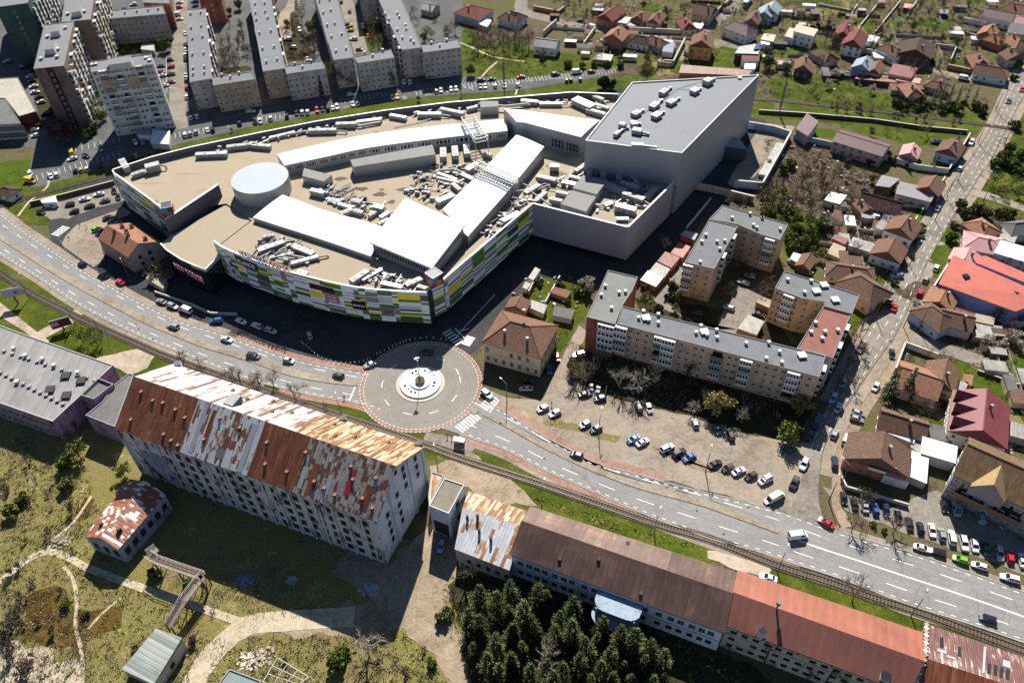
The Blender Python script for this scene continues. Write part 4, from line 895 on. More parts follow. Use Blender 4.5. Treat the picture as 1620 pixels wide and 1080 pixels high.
# white atrium roofs
def arched(name, left, right, zl, zr, lift, z0, wm=None, m=None, k=5):
    """barrel roof between two edges (photo points at heights zl / zr), end and side walls down to z0"""
    l = [P(*p, zl) for p in left]; r = [P(*p, zr) for p in right]; n = min(len(l), len(r)); mb = MB()
    def pt(i, j):
        u = j/k; p = l[i].lerp(r[i], u); p.z += lift*math.sin(math.pi*u); return p
    for i in range(n-1):
        for j in range(k):
            q = [pt(i, j), pt(i+1, j), pt(i+1, j+1), pt(i, j+1)]
            if (q[1]-q[0]).cross(q[2]-q[1]).z < 0: q = q[::-1]
            mb.face(q, 0)
        for e in (l, r): mb.face([(*e[i][:2], z0), (*e[i+1][:2], z0), e[i+1], e[i]], 1)
    for i in (0, n-1):
        for j in range(k): a, b = pt(i, j), pt(i, j+1); mb.face([(*a[:2], z0), (*b[:2], z0), b, a], 1)
    return mb.build(name, [m or roof_white, wm or metal_l], mall)
gS = smooth(Q(450, 262, 520, 247, 581, 234, 685, 220, 803, 207), 4); gN = smooth(Q(438, 244, 515, 226, 581, 213, 690, 199, 798, 189), 4)
arched('atrium_roof', gN, gS, 17.6, 16.8, .2, RZ-.3)
arched('atrium_roof', smooth(Q(400, 344, 440, 357, 478, 369, 530, 386, 588, 406), 3), smooth(Q(447, 308, 478, 319, 509, 331, 555, 344, 604, 358), 3), 16.4, 16.4, .35, RZ-.3, m=mat('white grey roof foil', (.6, .62, .65), .7, .06, .3))
arched('atrium_roof', Q(700, 331, 760, 273), Q(740, 374, 809, 296), 17.2, 17.2, .25, RZ-.3); arched('atrium_roof', Q(764, 269, 817, 213), Q(813, 291, 861, 232), 17.2, 17.2, .25, RZ-.3)
arched('atrium_roof', Q(797, 172, 825, 174, 948, 191), Q(817, 193, 830, 194, 919, 217), 21.5, 21, .3, RZ-.3, wall_cin)
# prow
pr = [P(585, 383, 20.2), P(683, 424, 19.2), P(736, 353, 21.6), P(641, 313, 22.2)]; nrm_ = (pr[1]-pr[0]).cross(pr[3]-pr[0]); pr[2].z = pr[0].z-(nrm_.x*(pr[2].x-pr[0].x)+nrm_.y*(pr[2].y-pr[0].y))/nrm_.z
mb = MB(); mb.face(pr, 0); lo = [Vector((p.x, p.y, p.z-.7)) for p in pr]; mb.face(lo[::-1], 1)
for i in range(4): mb.face([lo[i], lo[(i+1) % 4], pr[(i+1) % 4], pr[i]], 1)
mb.build('prow_roof', [roof_white, rim_w], mall)
cen = sum(pr, Vector())/4; wl_ = [p.lerp(cen, .045) for p in pr]
mb = MB()
for i in range(4): a, b = wl_[i], wl_[(i+1) % 4]; mb.face([(a.x, a.y, FZ-1), (b.x, b.y, FZ-1), (b.x, b.y, b.z-.6), (a.x, a.y, a.z-.6)])
mb.build('prow_wall', metal_l, mall)
for a, b, n, f in ((wl_[0], wl_[1], 22, 1), (wl_[1], wl_[2], 17, 0)):
    d, nn, L = frame_of(a, b)
    for k in range(n):
        u = (k+.7)/(n+.4); p = a.lerp(b, u); hh = max(.4, (p.z-.9-FZ)*(.55 if f else .4)); p.z = p.z-1.0-hh/2; put(W_DARK, 'clerestory_window', mall, wall_mat(p+nn*.02, d, nn, L/n*.55, .5, hh, mall['_b']))
for e, n in ((gS, 12),):
    pts = [P(*p, 16.8) for p in e]
    for i in range(len(pts)-1):
        d, nn, L = frame_of(pts[i], pts[i+1]); p = (pts[i]+pts[i+1])/2; p.z = 15.0; put(W_STRIP, 'clerestory_window', mall, wall_mat(p+nn*.05, d, nn, L*.86, 1, 2.0, mall['_b']))
A, B = P(830, 194, 21), P(919, 217, 21); facade(mall, A, B, [15.3], [.6, .86], 6.6, 4.2, W_SHOP, 'clerestory_window')
# plant rooms
for q, z in ((Q(554, 253, 684, 229, 689, 244, 559, 264), 17), (Q(481, 266, 525, 277, 512, 287, 478, 278), 15.4), (Q(922, 277, 961, 285, 944, 307.5, 906, 297), 16.4), (Q(904, 301, 943, 311, 927, 335, 887, 322.5), 16.2), (Q(760, 160, 788, 160, 789, 168, 760, 170), 16)):
    o = roof_part('plant_room', q, z, mat('plant room roof', (.22, .215, .2), .8, .1, .4), RZ, metal_l)
# rooftop plant
casing = mat('plant casing', (.38, .375, .355), .6, .18, .9); duct_m = mat('galvanised duct', (.25, .25, .25), .5, .2, .8, .2)
def unit(p, q, w, h, z, fans=2, m=None):
    a, b = P(*p, z+h), P(*q, z+h); a.z = b.z = z; far = b
    if z > 20: b = a.lerp(b, .42)
    d = b-a; L = d.length+w*.5; ang = math.atan2(d.y, d.x); c = (a+b)/2; mb = MB()
    mb.box(c+Vector((0, 0, .25)), L, w, h-.25, ang, 0); mb.box(c, L*.9, w*.8, .25, ang, 2)
    for k in range(fans):
        f = c+d.normalized()*(L*((k+.5)/fans-.5)*.8); f.z = z+h; mb.tube(f, f+Vector((0, 0, .12)), min(w*.33, L/fans*.36), None, 10, 0); mb.disc(f+Vector((0, 0, .125)), min(w*.27, L/fans*.3), 2, 10)
    n = Vector((math.sin(ang), -math.cos(ang), 0)); e = c+n*(w/2+.02)
    for k in range(3):
        u = d.normalized()*(L*(-.3+.3*k)); mb.face([(*(e+u-d.normalized()*L*.1)[:2], z+h*.35), (*(e+u+d.normalized()*L*.1)[:2], z+h*.35), (*(e+u+d.normalized()*L*.1)[:2], z+h*.8), (*(e+u-d.normalized()*L*.1)[:2], z+h*.8)] if n.y < 0 else [(*(e+u+d.normalized()*L*.1)[:2], z+h*.35), (*(e+u-d.normalized()*L*.1)[:2], z+h*.35), (*(e+u-d.normalized()*L*.1)[:2], z+h*.8), (*(e+u+d.normalized()*L*.1)[:2], z+h*.8)], 2)
    if z > 20 and (far-b).length > 1: mb.beam(b+Vector((0, 0, h*.55)), far+Vector((0, 0, .7)), .8, .7, 1); mb.beam(far, far+Vector((0, 0, 1.0)), 1.1, 1.1, 1)
    elif hsh(p, 9) < .55:
        s = d.normalized()*(L/2); mb.tube(c+s+Vector((0, 0, h*.6)), c+s*1.7+n*w*.3+Vector((0, 0, h*.5)), .32, .32, 7, 1); mb.tube(c+s*1.7+n*w*.3+Vector((0, 0, h*.55)), c+s*1.7+n*w*.3-Vector((0, 0, .0)), .32, .32, 7, 1)
    mb.build('air_handler', [m or (casing if hsh(p) < .6 else metal_l), duct_m, steel_g], roofM if z < 20 else hroof, base=c)
def units(ox, oy, s, z, rows):
    for r in rows: x1, y1, x2, y2, w, h = r[:6]; unit((ox+x1/s, oy+y1/s), (ox+x2/s, oy+y2/s), w, h, z, r[6] if len(r) > 6 else 2)
units(820, 230, 6, RZ+.6, [(190, 285, 345, 320, 2.4, 2.2), (75, 440, 190, 370, 2.2, 2), (175, 510, 255, 440, 1.8, 1.8), (370, 435, 460, 455, 1.8, 2, 4), (310, 500, 405, 520, 1.8, 2.2, 4), (550, 235, 640, 170, 1.8, 1.8), (700, 165, 680, 245, 2.2, 2.6), (830, 165, 805, 265, 2.4, 2.6), (970, 215, 955, 300, 2.2, 2.4), (1015, 95, 1010, 170, 2., 2.5), (840, 365, 1000, 420, 2.6, 2.4), (985, 345, 1130, 390, 2.4, 2.2), (1010, 445, 1180, 500, 2.6, 2.6), (1225, 470, 1310, 400, 2.4, 2.2), (940, 560, 1100, 600, 2.6, 2.6), (830, 560, 880, 540, 1.8, 1.4), (940, 690, 1035, 690, 1.6, 1.2), (1180, 270, 1240, 300, 2.2, 2), (1090, 290, 1130, 350, 1.6, 1.6), (1120, 560, 1200, 570, 1.4, 1), (430, 340, 530, 360, 2.2, 1.8, 4), (500, 290, 580, 310, 1.8, 1.4, 3), (310, 190, 375, 190, 2, 2.2)])
units(690, 160, 6, RZ, [(65, 445, 68, 520, 2.6, 2.6), (175, 430, 182, 510, 2.6, 2.6), (285, 415, 295, 490, 2.6, 2.6), (300, 640, 380, 590, 2.4, 2.2), (20, 940, 140, 890, 2.6, 2.2), (250, 690, 340, 730, 1.8, 1.6), (160, 780, 220, 830, 1.8, 1.8), (20, 680, 190, 740, 1.3, 1.2, 0), (10, 720, 250, 775, 1.2, 1.2, 0), (460, 490, 515, 505, 1.8, 1.8)])
units(0, 0, 1, RZ, [(427, 217, 465, 208, 1.6, 1.5), (489, 205, 530, 204, 2, 2), (533, 195, 561, 194, 2.2, 2.2), (565, 192, 602, 187, 2, 1.6), (618, 181, 641, 185, 1.8, 1.8), (662, 179, 696, 179, 2, 2), (698, 171, 732, 178, 2.2, 2.2), (740, 171, 753, 168, 1.8, 1.8), (400, 228, 426, 230, 1.8, 2), (826, 158, 849, 160, 2, 2.), (855, 163, 888, 163, 1.8, 1.6), (912, 156, 935, 166, 4.5, 2.8, 0), (940, 151, 953, 156, 2, 2), (930, 172, 956, 179, 2.2, 2), (945, 165, 962, 170, 2, 1.6), (311, 243, 357, 241, 2.2, 2), (360, 231, 404, 226, 2, 2.), (210, 275, 225, 270, 2.2, 1.8), (232, 262, 248, 258, 3.2, 3.2, 0), (192, 252, 199, 264, 2.6, 2.6)])
units(400, 270, 1620/420, FZ, [(40, 480, 180, 430, 2.2, 1.8), (260, 460, 360, 500, 2.2, 1.8, 3), (80, 395, 122, 390, 1.6, 1.6), (240, 560, 390, 520, 1.6, 1.4), (280, 610, 325, 625, 1.8, 1.2), (110, 525, 240, 500, 1.3, 1), (605, 665, 690, 610, 2.4, 2), (670, 660, 780, 600, 1.5, 1.3), (790, 680, 905, 705, 1.8, 1.4), (940, 690, 1020, 655, 2.2, 1.8), (1010, 700, 1075, 720, 1.6, 1.2), (330, 560, 365, 480, 1.2, 1), (1530, 300, 1620, 255, 2, 1.6)])
units(400, 240, 6.75, RZ, [(625, 400, 750, 430, 2., 2.4, 5), (820, 510, 890, 520, 2.6, 1), (870, 545, 960, 500, 1.6, 1.2), (920, 550, 1050, 590, 1.6, 1.4), (950, 650, 1050, 610, 2.2, 1.8), (1070, 580, 1170, 540, 1.6, 1.3), (1080, 620, 1160, 640, 2, 1.6), (1070, 510, 1140, 530, 2.2, 2.2), (1250, 670, 1330, 620, 1.8, 1.6), (1300, 570, 1380, 590, 2.4, 2.6), (1370, 690, 1440, 645, 1.8, 1.6), (1350, 760, 1440, 715, 1.8, 1.4)])
units(800, 0, 1620/420, hz-.5, [(955, 560, 1010, 520, 2.6, 1.8, 1), (1225, 490, 1275, 462, 3, 2.2, 1), (1145, 550, 1190, 525, 2.8, 1.8, 1), (895, 645, 955, 597, 2.8, 1.6, 1), (1000, 622, 1060, 587, 2.8, 1.6, 1), (785, 690, 840, 660, 2.8, 1.6, 1), (910, 702, 965, 668, 2.8, 1.8, 1), (775, 748, 820, 742, 2.4, 1.6, 1), (785, 785, 870, 800, 2.8, 1.8, 1), (705, 750, 745, 760, 2.6, 2, 1), (670, 815, 720, 775, 1.6, 1.6, 0), (775, 875, 915, 885, 1.6, 1.6, 0), (1425, 470, 1445, 472, 2.2, .6, 0)])
def duct(px, z, r, parent=None):
    mb = MB(); pts = [P(x, y, z) for x, y in px]
    for a, b in zip(pts, pts[1:]): mb.tube(a, b, r, r, 8)
    mb.build('duct', metal_l, parent or roofM)
duct(T('10', 0, 900, 120, 840, 330, 800), RZ+1, .45); duct(T('10', 640, 770, 780, 745), RZ+1, .5); duct(T('10', 980, 690, 1020, 685), RZ+1, .6); duct(T('20', 0, 650, 150, 640), RZ+1, .5); duct(Q(757, 164, 800, 168, 836, 164), RZ+2.2, .5); duct(T('10', 860, 775, 1010, 745, 1090, 725), RZ+.5, .2); duct(Q(690, 270, 720, 268, 755, 285), RZ+1.2, .55)
duct(Q(820, 288, 850, 300, 870, 292), RZ+1.8, .3); duct(Q(800, 305, 835, 300, 872, 325), RZ+2, .35); duct(T('20', 840, 690, 985, 590, 1045, 540, 1150, 550), hz-.2, .09, hroof); duct(T('20', 1050, 540, 1180, 500, 1230, 485), hz-.2, .09, hroof)
pw = MB(); rp = random.Random(4)   # small plant, pipes and cable trays between the units
for poly, n, z in ((Q(850, 300, 900, 280, 930, 240, 1060, 262, 1050, 292, 990, 345, 930, 335), 130, RZ+.6), (Q(690, 260, 750, 265, 740, 285, 690, 320, 640, 310, 660, 275), 90, RZ), (Q(500, 310, 600, 345, 610, 330, 520, 290), 50, RZ), (Q(560, 440, 600, 430, 670, 452, 660, 458, 590, 450), 50, FZ), (Q(400, 390, 430, 372, 490, 395, 460, 420, 420, 408), 60, FZ), (Q(760, 372, 830, 310, 838, 318, 775, 378), 40, FZ-.5), (Q(330, 240, 560, 193, 600, 186, 600, 190, 430, 225, 330, 246), 60, RZ), (Q(640, 178, 800, 160, 900, 160, 960, 158, 950, 175, 900, 168, 800, 166, 650, 184), 80, RZ)):
    q = PP(poly, z); xs, ys = [p.x for p in q], [p.y for p in q]; g = 0
    while g < n:
        x, y = rp.uniform(min(xs), max(xs)), rp.uniform(min(ys), max(ys)); ins = False
        for i in range(len(q)):
            a, b = q[i], q[i-1]
            if (a.y > y) != (b.y > y) and x < (b.x-a.x)*(y-a.y)/(b.y-a.y)+a.x: ins = not ins
        if not ins: continue
        g += 1; c = Vector((x, y, z)); a = rp.choice((-.28, -.28+math.pi/2, -.28, .75)); k = rp.random()
        if k < .6: pw.box(c, rp.uniform(.6, 2.2), rp.uniform(.5, 1.2), rp.uniform(.5, 1.7), a, rp.choice((0, 0, 1, 2)))
        else: d = Vector((math.cos(a), math.sin(a), 0))*rp.uniform(1.5, 5); e = Vector((0, 0, rp.uniform(.25, .9))); pw.beam(c-d+e, c+d+e, rp.uniform(.12, .5), rp.uniform(.12, .4), rp.choice((1, 1, 2)))
pw.build('pipework', [casing, duct_m, plain('dark plant', (.09, .09, .095), .7)], roofM)['kind'] = 'stuff'
for k, (x, y, rx, ry) in enumerate(((572, 299, 2.6, 1.6), (538, 283, 3.2, 1.4), (600, 308, 3.0, 1.8), (619, 320, 1.8, 1.5), (636, 300, 2.6, 1.3), (604, 300, 1.2, .9), (560, 312, 1.5, .8), (240, 290, 5, .5), (300, 275, 6, .4), (330, 300, 5, .45))):   # dried puddles on the foil
    c = P(x, y, RZ); q = [c+Vector((rx*math.cos(t_*math.pi/9)*(.6+.6*hsh(k, t_)), ry*math.sin(t_*math.pi/9)*(.6+.6*hsh(k, t_, 1)), 0)) for t_ in range(18)]; mb = MB(); mb.cap(ccw(q), RZ+.012+k*.001); mb.build('puddle_stain', mat('dried puddle', (.1, .06, .04), .8, .3, .8) if k < 7 else mat('faint roof streak', (.26, .21, .15), .8, .2, .8), roofM)
def truss(p, q, z, w, h, n):
    A, B = P(*p, z), P(*q, z); d, nn, L = frame_of(A, B); mb = MB(); up = Vector((0, 0, h))
    for s in (0, w):
        o = nn*s
        mb.beam(A+o, B+o, .3); mb.beam(A+o+up, B+o+up, .3)
        for k in range(n):
            a, b = A.lerp(B, k/n)+o, A.lerp(B, (k+1)/n)+o; mb.beam(a, b+up, .16); mb.beam(b, b+up, .16)
    for k in range(n+1): a = A.lerp(B, k/n); mb.beam(a+up, a+nn*w+up, .2); mb.beam(a, a+nn*w, .2)
    for e in (A, B): mb.beam(Vector((e.x, e.y, RZ)), e+up, .3); mb.beam(Vector((*(e+nn*w)[:2], RZ)), e+nn*w+up, .3)
    mb.build('roof_truss', metal_w, mall)
truss((758, 262), (820, 288), 18.6, 3, 2.2, 14); truss((750, 188), (772, 222), 18.6, 5.5, 1.8, 8)
# lettering
def letters(name, txt, A, B, z, h, m, depth=.12, parent=None, fit=True):
    d, n, L = frame_of(A, B); cu = bpy.data.curves.new('lettering', 'FONT'); cu.body = txt; cu.size = 1; cu.extrude = depth/h/2; cu.align_x = 'CENTER'; cu.align_y = 'CENTER'
    tmp = bpy.data.objects.new('lettering', cu); COL.objects.link(tmp); dg = bpy.context.evaluated_depsgraph_get(); me = bpy.data.meshes.new_from_object(tmp.evaluated_get(dg)); bpy.data.objects.remove(tmp)
    me.name = name; me.materials.clear(); me.materials.append(m); w = max(v.co.x for v in me.vertices)-min(v.co.x for v in me.vertices)
    sx = L/w if fit else h*1.4; sy = h/.72; p = (A+B)/2+n*(.14+depth/2); p.z = z; par = parent or mall; q = p-Vector(par['_b'])
    o = bpy.data.objects.new(name, me); COL.objects.link(o); o.parent = par
    o.matrix_local = Matrix(((d.x*sx, 0, n.x*h, q.x), (d.y*sx, 0, n.y*h, q.y), (0, sy, 0, q.z), (0, 0, 0, 1))); return o
def panel(name, A, B, z0, z1, m, out=.06, parent=None, th=.0):
    d, n, L = frame_of(A, B); e = n*out; mb = MB(); c = (A+B)/2; par = parent or mall
    mb.box(Vector((*(c+n*out/2)[:2], z0)), L, out, z1-z0, math.atan2(d.y, d.x)); return mb.build(name, m, par)
pink = plain('magenta lettering', (.75, .3, .42), .5); wht = plain('white lettering', (.85, .85, .85), .5); navy = plain('navy panel', (.012, .016, .07), .4); purp = plain('purple lettering', (.12, .06, .22), .5); redl = plain('red lettering', (.4, .02, .03), .5)
letters('lettering', 'NEW YORKER', P(276, 418, 9.5), P(322, 443, 9.5), 9.2, 2.6, pink)
fz = lambda u, z: P(*fpx[0], MZ)
fpts = [P(*p, MZ) for p in fpx]
def on_front(x0, x1):
    out = []
    for x in (x0, x1):
        for a, b, pa, pb in zip(fpx, fpx[1:], fpts, fpts[1:]):
            if a[0] <= x <= b[0]: out.append(pa.lerp(pb, (x-a[0])/(b[0]-a[0]))); break
    return out
A, B = on_front(371, 404); panel('sign_panel', A, B, 13.0, 16.0, navy, .3); letters('lettering', 'FLANCO', A.lerp(B, .1)+Vector((0, 0, 0)), A.lerp(B, .9), 14.5, 1.7, wht, .4)
A, B = on_front(381, 401); letters('lettering', 'Reuro', A, B, 11.8, 1.5, wht, .3)
A, B = on_front(486, 525); panel('sign_panel', A, B, 12.7, 14.9, plain('black panel', (.02, .008, .01), .4), .2); letters('lettering', 'CCC     COLLECTIVE', A.lerp(B, .05), A.lerp(B, .95), 13.8, .9, plain('dark red lettering', (.2, .01, .02), .5), .25)
A, B = on_front(508, 531); panel('sign_panel', A, B, 8.3, 12.2, plain('dusty pink panel', (.42, .16, .22), .5), .2); letters('lettering', 'meli melo', A.lerp(B, .2), A.lerp(B, .8), 11., .8, wht, .25); letters('lettering', 'PARIS', A.lerp(B, .3), A.lerp(B, .8), 9.4, .8, wht, .25)
A, B = on_front(551, 573); panel('sign_panel', A, B, 7.6, 11.3, plain('black sign', (.006, .006, .008), .4), .2); letters('lettering', 'BENVENUTI', A.lerp(B, .08), A.lerp(B, .92), 9.4, .8, wht, .25)
A, B = on_front(597, 618); panel('sign_panel', A, B, 6.2, 10.4, plain('grey poster', (.16, .14, .16), .5), .2); letters('lettering', '~', A.lerp(B, .25), A.lerp(B, .75), 8.2, 1.4, plain('black motif', (.01, .01, .015), .5), .25)
A, B = on_front(381, 425); letters('roof_lettering', 'HOLLYWOOD', A, B, 18.8, 2.2, purp, .2); A, B = on_front(427, 459); letters('roof_lettering', 'ARENA', A, B, 18.8, 2.3, redl, .2)
mb = MB()
A, B = on_front(380, 460); mb.beam(A+Vector((0, 0, .4)), B+Vector((0, 0, .4)), .12); mb.beam(A+Vector((0, 0, 2.3)), B+Vector((0, 0, 2.3)), .12)
for k in range(15): p = A.lerp(B, k/14); mb.beam(p, p+Vector((0, 0, 2.4)), .12)
mb.build('sign_frame', steel_g, mall)
# coloured sign cubes on two corners
def sign_cube(label, px, z, s, hgt, ang):
    c = P(*px, z); t = thing('sign_cube', label, 'sign', c); cols = [plain('cube '+n_, k, .5) for n_, k in (('red', (.35, .02, .04)), ('teal', (.02, .25, .33)), ('dark', (.03, .035, .05)), ('orange', (.6, .17, .03)))]
    mb = MB(); mb.box(c, s-.1, s-.1, hgt-.05, ang, 2, 2); mb.build('body', cols, t); mb = MB()
    for k in range(4):
        a = ang+k*math.pi/2; n = Vector((math.cos(a), math.sin(a), 0)); d = Vector((-n.y, n.x, 0)); e = c+n*(s/2+.02)
        for i in range(2):
            for j in range(2):
                p = e+d*s*(i-.5); q = p+d*0; x0, x1 = e+d*s/2*(i-1), e+d*s/2*i; z0, z1 = z+hgt/2*j, z+hgt/2*(j+1)
                mb.face([(*x0[:2], z0), (*x1[:2], z0), (*x1[:2], z1), (*x0[:2], z1)], (0, 1, 2, 0)[(i+2*j+k) % 4])
        mb.face([(*(e+n*.02+d*s*.3*math.cos(u))[:2], z+hgt*.3+hgt*.24*math.sin(u)) for u in [m_*math.pi/5 for m_ in range(10)]], 3)
    mb.build('colour_panel', cols, t)
    mb = MB(); r = s/2
    for k in range(4): a = ang+math.pi/4+k*math.pi/2; b = a+math.pi/2; p, q = (c+Vector((math.cos(x)*r*1.41, math.sin(x)*r*1.41, hgt)) for x in (a, b)); mb.beam(p, q, .2)
    mb.build('rim', metal_w, t)
sign_cube('red teal and orange sign cube on the mall prow corner', (688, 447), FZ+2.6, 4.2, 4.2, .75); sign_cube('tilted red and teal sign cube on the west end of the mall', (269, 340), MZ-1.5, 4., 4.6, .3)
# ================================================================ the old mill and its yard
rust = sheets('rusted roof sheets', [(.15, (0.067, 0.018, 0.007)), (.45, (0.157, 0.042, 0.013)), (.7, (0.246, 0.085, 0.028)), (.9, (0.504, 0.300, 0.144))], .9, 4.2, streak=.9, patch=.12, pa=.25, seam=.35)
rust_w = sheets('white and rusted sheets', [(.2, (0.430, 0.447, 0.473)), (.5, (0.533, 0.542, 0.550)), (.58, (0.378, 0.344, 0.310)), (.64, (0.215, 0.086, 0.034)), (.85, (0.129, 0.043, 0.017))], .75, 2.4, streak=1.2, patch=.15, pa=.5)
rust_b = sheets('pale sheets with rust streaks', [(.2, (0.362, 0.368, 0.378)), (.56, (0.392, 0.398, 0.410)), (.62, (0.245, 0.151, 0.080)), (.72, (0.147, 0.060, 0.027))], 1.1, 7.0, streak=1.1, patch=.12, pa=.5, seam=.15)
rust_o = sheets('orange rusted pale sheets', [(.2, (0.428, 0.366, 0.264)), (.42, (0.373, 0.254, 0.120)), (.55, (0.263, 0.122, 0.030)), (.75, (0.142, 0.051, 0.013))], .6, 3.2, streak=1.2, patch=.12, pa=.6, seam=.3)
slate_p = sheets('patchy slate and rust', [(.2, (0.255, 0.232, 0.213)), (.5, (0.323, 0.299, 0.279)), (.56, (0.136, 0.050, 0.025)), (.75, (0.102, 0.033, 0.015)), (.9, (0.425, 0.349, 0.295))], .9, 1.4, streak=1.0, patch=.3, pa=.5)
shed_w = sheets('pale corrugated sheets', [(.3, (.36, .38, .41)), (.66, (.46, .48, .5)), (.74, (.3, .15, .06)), (.9, (.2, .07, .03))], .95, 2.6, streak=.9, patch=.2, pa=.7)
red_sh = sheets('red rusted sheets', [(.2, (.2, .06, .03)), (.62, (.3, .095, .045)), (.7, (.36, .15, .08)), (.76, (.7, .66, .6))], .9, 1.2, streak=.6, patch=.15, pa=.8)
brown_r = sheets('weathered brown roofing', [(.15, (0.052, 0.028, 0.022)), (.5, (0.083, 0.043, 0.033)), (.7, (0.117, 0.063, 0.046)), (.9, (0.208, 0.113, 0.065))], 1.6, 14, streak=1.0, patch=.35, pa=.12, seam=.12)
redroof = sheets('red painted roofing', [(.15, (0.190, 0.060, 0.033)), (.5, (0.274, 0.082, 0.043)), (.75, (0.314, 0.102, 0.056)), (.92, (0.370, 0.158, 0.094))], 2.2, 12, streak=.8, patch=.25, pa=.12, seam=.1)
mill_w = plaster('peeling mill wall', (.52, .5, .52), .6, (.09, .055, .045)); mill_g = plaster('mill gable render', (.62, .65, .7), .3)
def quad_pt(q, u, v): return (q[0].lerp(q[1], u)).lerp(q[3].lerp(q[2], u), v)
def sub(q, u0, u1, v0=0, v1=1): return [quad_pt(q, u0, v0), quad_pt(q, u1, v0), quad_pt(q, u1, v1), quad_pt(q, u0, v1)]
def slope(t, name, q, m, th=.18, lift=0.0):
    mb = MB(); n = (q[1]-q[0]).cross(q[2]-q[1]).normalized(); q = [p+n*lift for p in q]
    if n.z < 0: q = q[::-1]; n = -n
    lo = [p-n*th for p in q]; mb.face(q); mb.face(lo[::-1], 0)
    for i in range(4): mb.face([lo[i], lo[(i+1) % 4], q[(i+1) % 4], q[i]])
    return mb.build(name, m, t)
def pitched(name, label, cat, a0, a1, b0, b1, r0, r1, he, hr, wm, secF, secB, group=None, raw=False, gm=None, z0=0):
    """gabled building: front eave a0-a1, back eave b0-b1, ridge r0-r1; secF/secB = [(u0, u1, material)]"""
    if not raw: a0, a1, b0, b1 = (P(*p, he) for p in (a0, a1, b0, b1)); r0, r1 = P(*r0, hr), P(*r1, hr)
    c = (a0+a1+b0+b1)/4; c.z = z0; t = thing(name, label, cat, c, group); mb = MB(); c0 = (a0+a1+b0+b1)/4
    A0, A1, B0, B1 = (p.lerp(Vector((c0.x, c0.y, p.z)), .018) for p in (a0, a1, b0, b1)); R0, R1 = r0.lerp(r1, .012), r1.lerp(r0, .012); d = Vector((0, 0, .12))
    for p, q in ((A0, A1), (B1, B0)): mb.face([(*p[:2], z0), (*q[:2], z0), q-d, p-d], 0)
    for p, q, r in ((A1, B1, R1), (B0, A0, R0)): mb.face([(*p[:2], z0), (*q[:2], z0), q-d, r-d*2, p-d], 1)
    mb.build('wall', [wm, gm or wm], t)
    F, B = [a0, a1, r1, r0], [b1, b0, r0, r1]
    rf = None
    for q, secs in ((F, secF), (B, secB)):
        for u0, u1, m in secs:
            o = slope(t, 'roof', sub(q, u0, u1), m, .2); rf = rf or o
    return t, F, B, rf, (A0, A1, B0, B1)
def hatch(t, q, u, v, w=1., h=.9, m=None, top=None, name='roof_hatch'):
    p = quad_pt(q, u, v); n = (q[1]-q[0]).cross(q[2]-q[1]).normalized(); d = (q[1]-q[0]); a = math.atan2(d.y, d.x); mb = MB()
    mb.box(p-Vector((0, 0, .6)), w, w*1.3, h+.6, a, 0, 1); mb.build(name, [m or frame_d, top or plain('hatch lid', (.2, .1, .06), .8)], t)
mt, MF, MBk, mrf, mc = pitched('old_mill', 'huge derelict mill with patchwork roof of rust, white sheets and slates', 'mill', (181, 678), (597, 826), (275, 575), (672, 706), (212, 595), (627, 737), 20.5, 29, mill_w,
    [(0, .13, rust), (.13, .27, rust), (.27, .47, rust_w), (.47, .53, rust_w), (.53, .62, rust), (.62, .70, rust), (.70, 1, slate_p)], [(.65, 1, rust_b), (.36, .65, rust_b), (0, .36, rust_o)], gm=mill_g)
slope(mt, 'red_roof_sheet', sub(MF, .865, .885, .25, .72), plain('crimson sheet', (.3, .015, .03), .5), .05, .06)
for u0, u1, v0, v1, m in ((.30, .315, .05, .95, metal_l), (.49, .51, .02, .9, metal_l), (.335, .35, .3, .9, rust), (.93, .955, .1, .55, rust), (.74, .765, .05, .6, rust), (.80, .815, .0, .5, metal_l), (.40, .43, .12, .3, roof_tar), (.71, .725, .1, .5, metal_l)): slope(mt, 'loose_sheet', sub(MF, u0, u1, v0, v1), m, .05, .05)
for i, (u, v) in enumerate([(.05, .78), (.05, .25), (.105, .70), (.145, .72), (.19, .2), (.2, .68), (.225, .14), (.245, .6), (.255, .1), (.45, .75), (.37, .8), (.34, .35), (.56, .66), (.58, .3), (.66, .3), (.70, .72), (.76, .3), (.80, .25), (.84, .2), (.86, .75), (.93, .3), (.95, .7), (.97, .2), (.88, .55)]): hatch(mt, MF, u, v, .8, .3)
for u, v in [(.1, .3), (.2, .5), (.3, .3), (.45, .4), (.5, .6), (.62, .45), (.7, .3), (.55, .2), (.25, .7)]: hatch(mt, MBk, u, v, .7, .5)
hatch(mt, MBk, .63, .75, 3.0, 1.6, roof_tar, steel_g, 'ridge_turret')
for k in range(3): mb = MB(); p = quad_pt(MBk, (.02, .3, .98)[k], 0); mb.box(p-Vector((0, 0, 1)), 1.8, 1.4, 2.2, .3, 0, 1); mb.build('chimney', [mill_g, roof_tar], mt)
A, B = mc[0], mc[1]
facade(mt, A, B, [2.6, 6.3, 10.0, 13.7, 17.4], [.2+.042*k for k in range(19)], 1.6, 2.1, W_DARK, skip=.08, seed=4)
d, n, L = frame_of(A, B)
for k in range(20):
    p = A+d*L*(k/19); mb = MB(); mb.box(Vector((*(p+n*.1)[:2], 0)), .7, .5, 20.0, math.atan2(d.y, d.x)); mb.build('pilaster', mill_w, mt)
A, B = mc[1], mc[2]; A, B = mc[1], mc[3]
for x, zs in ((.2, (5, 8.5, 12, 16)), (.42, (6, 9.5, 13, 17.5)), (.6, (16, 20, 23)), (.84, (13, 16.5, 20))): facade(mt, A, B, zs, [x], 1.3, 2.1, W_DARK)
facade(mt, A, B, [25.5], [.47], 1.1, 1.3, W_DARK)
d, n, L = frame_of(A, B)
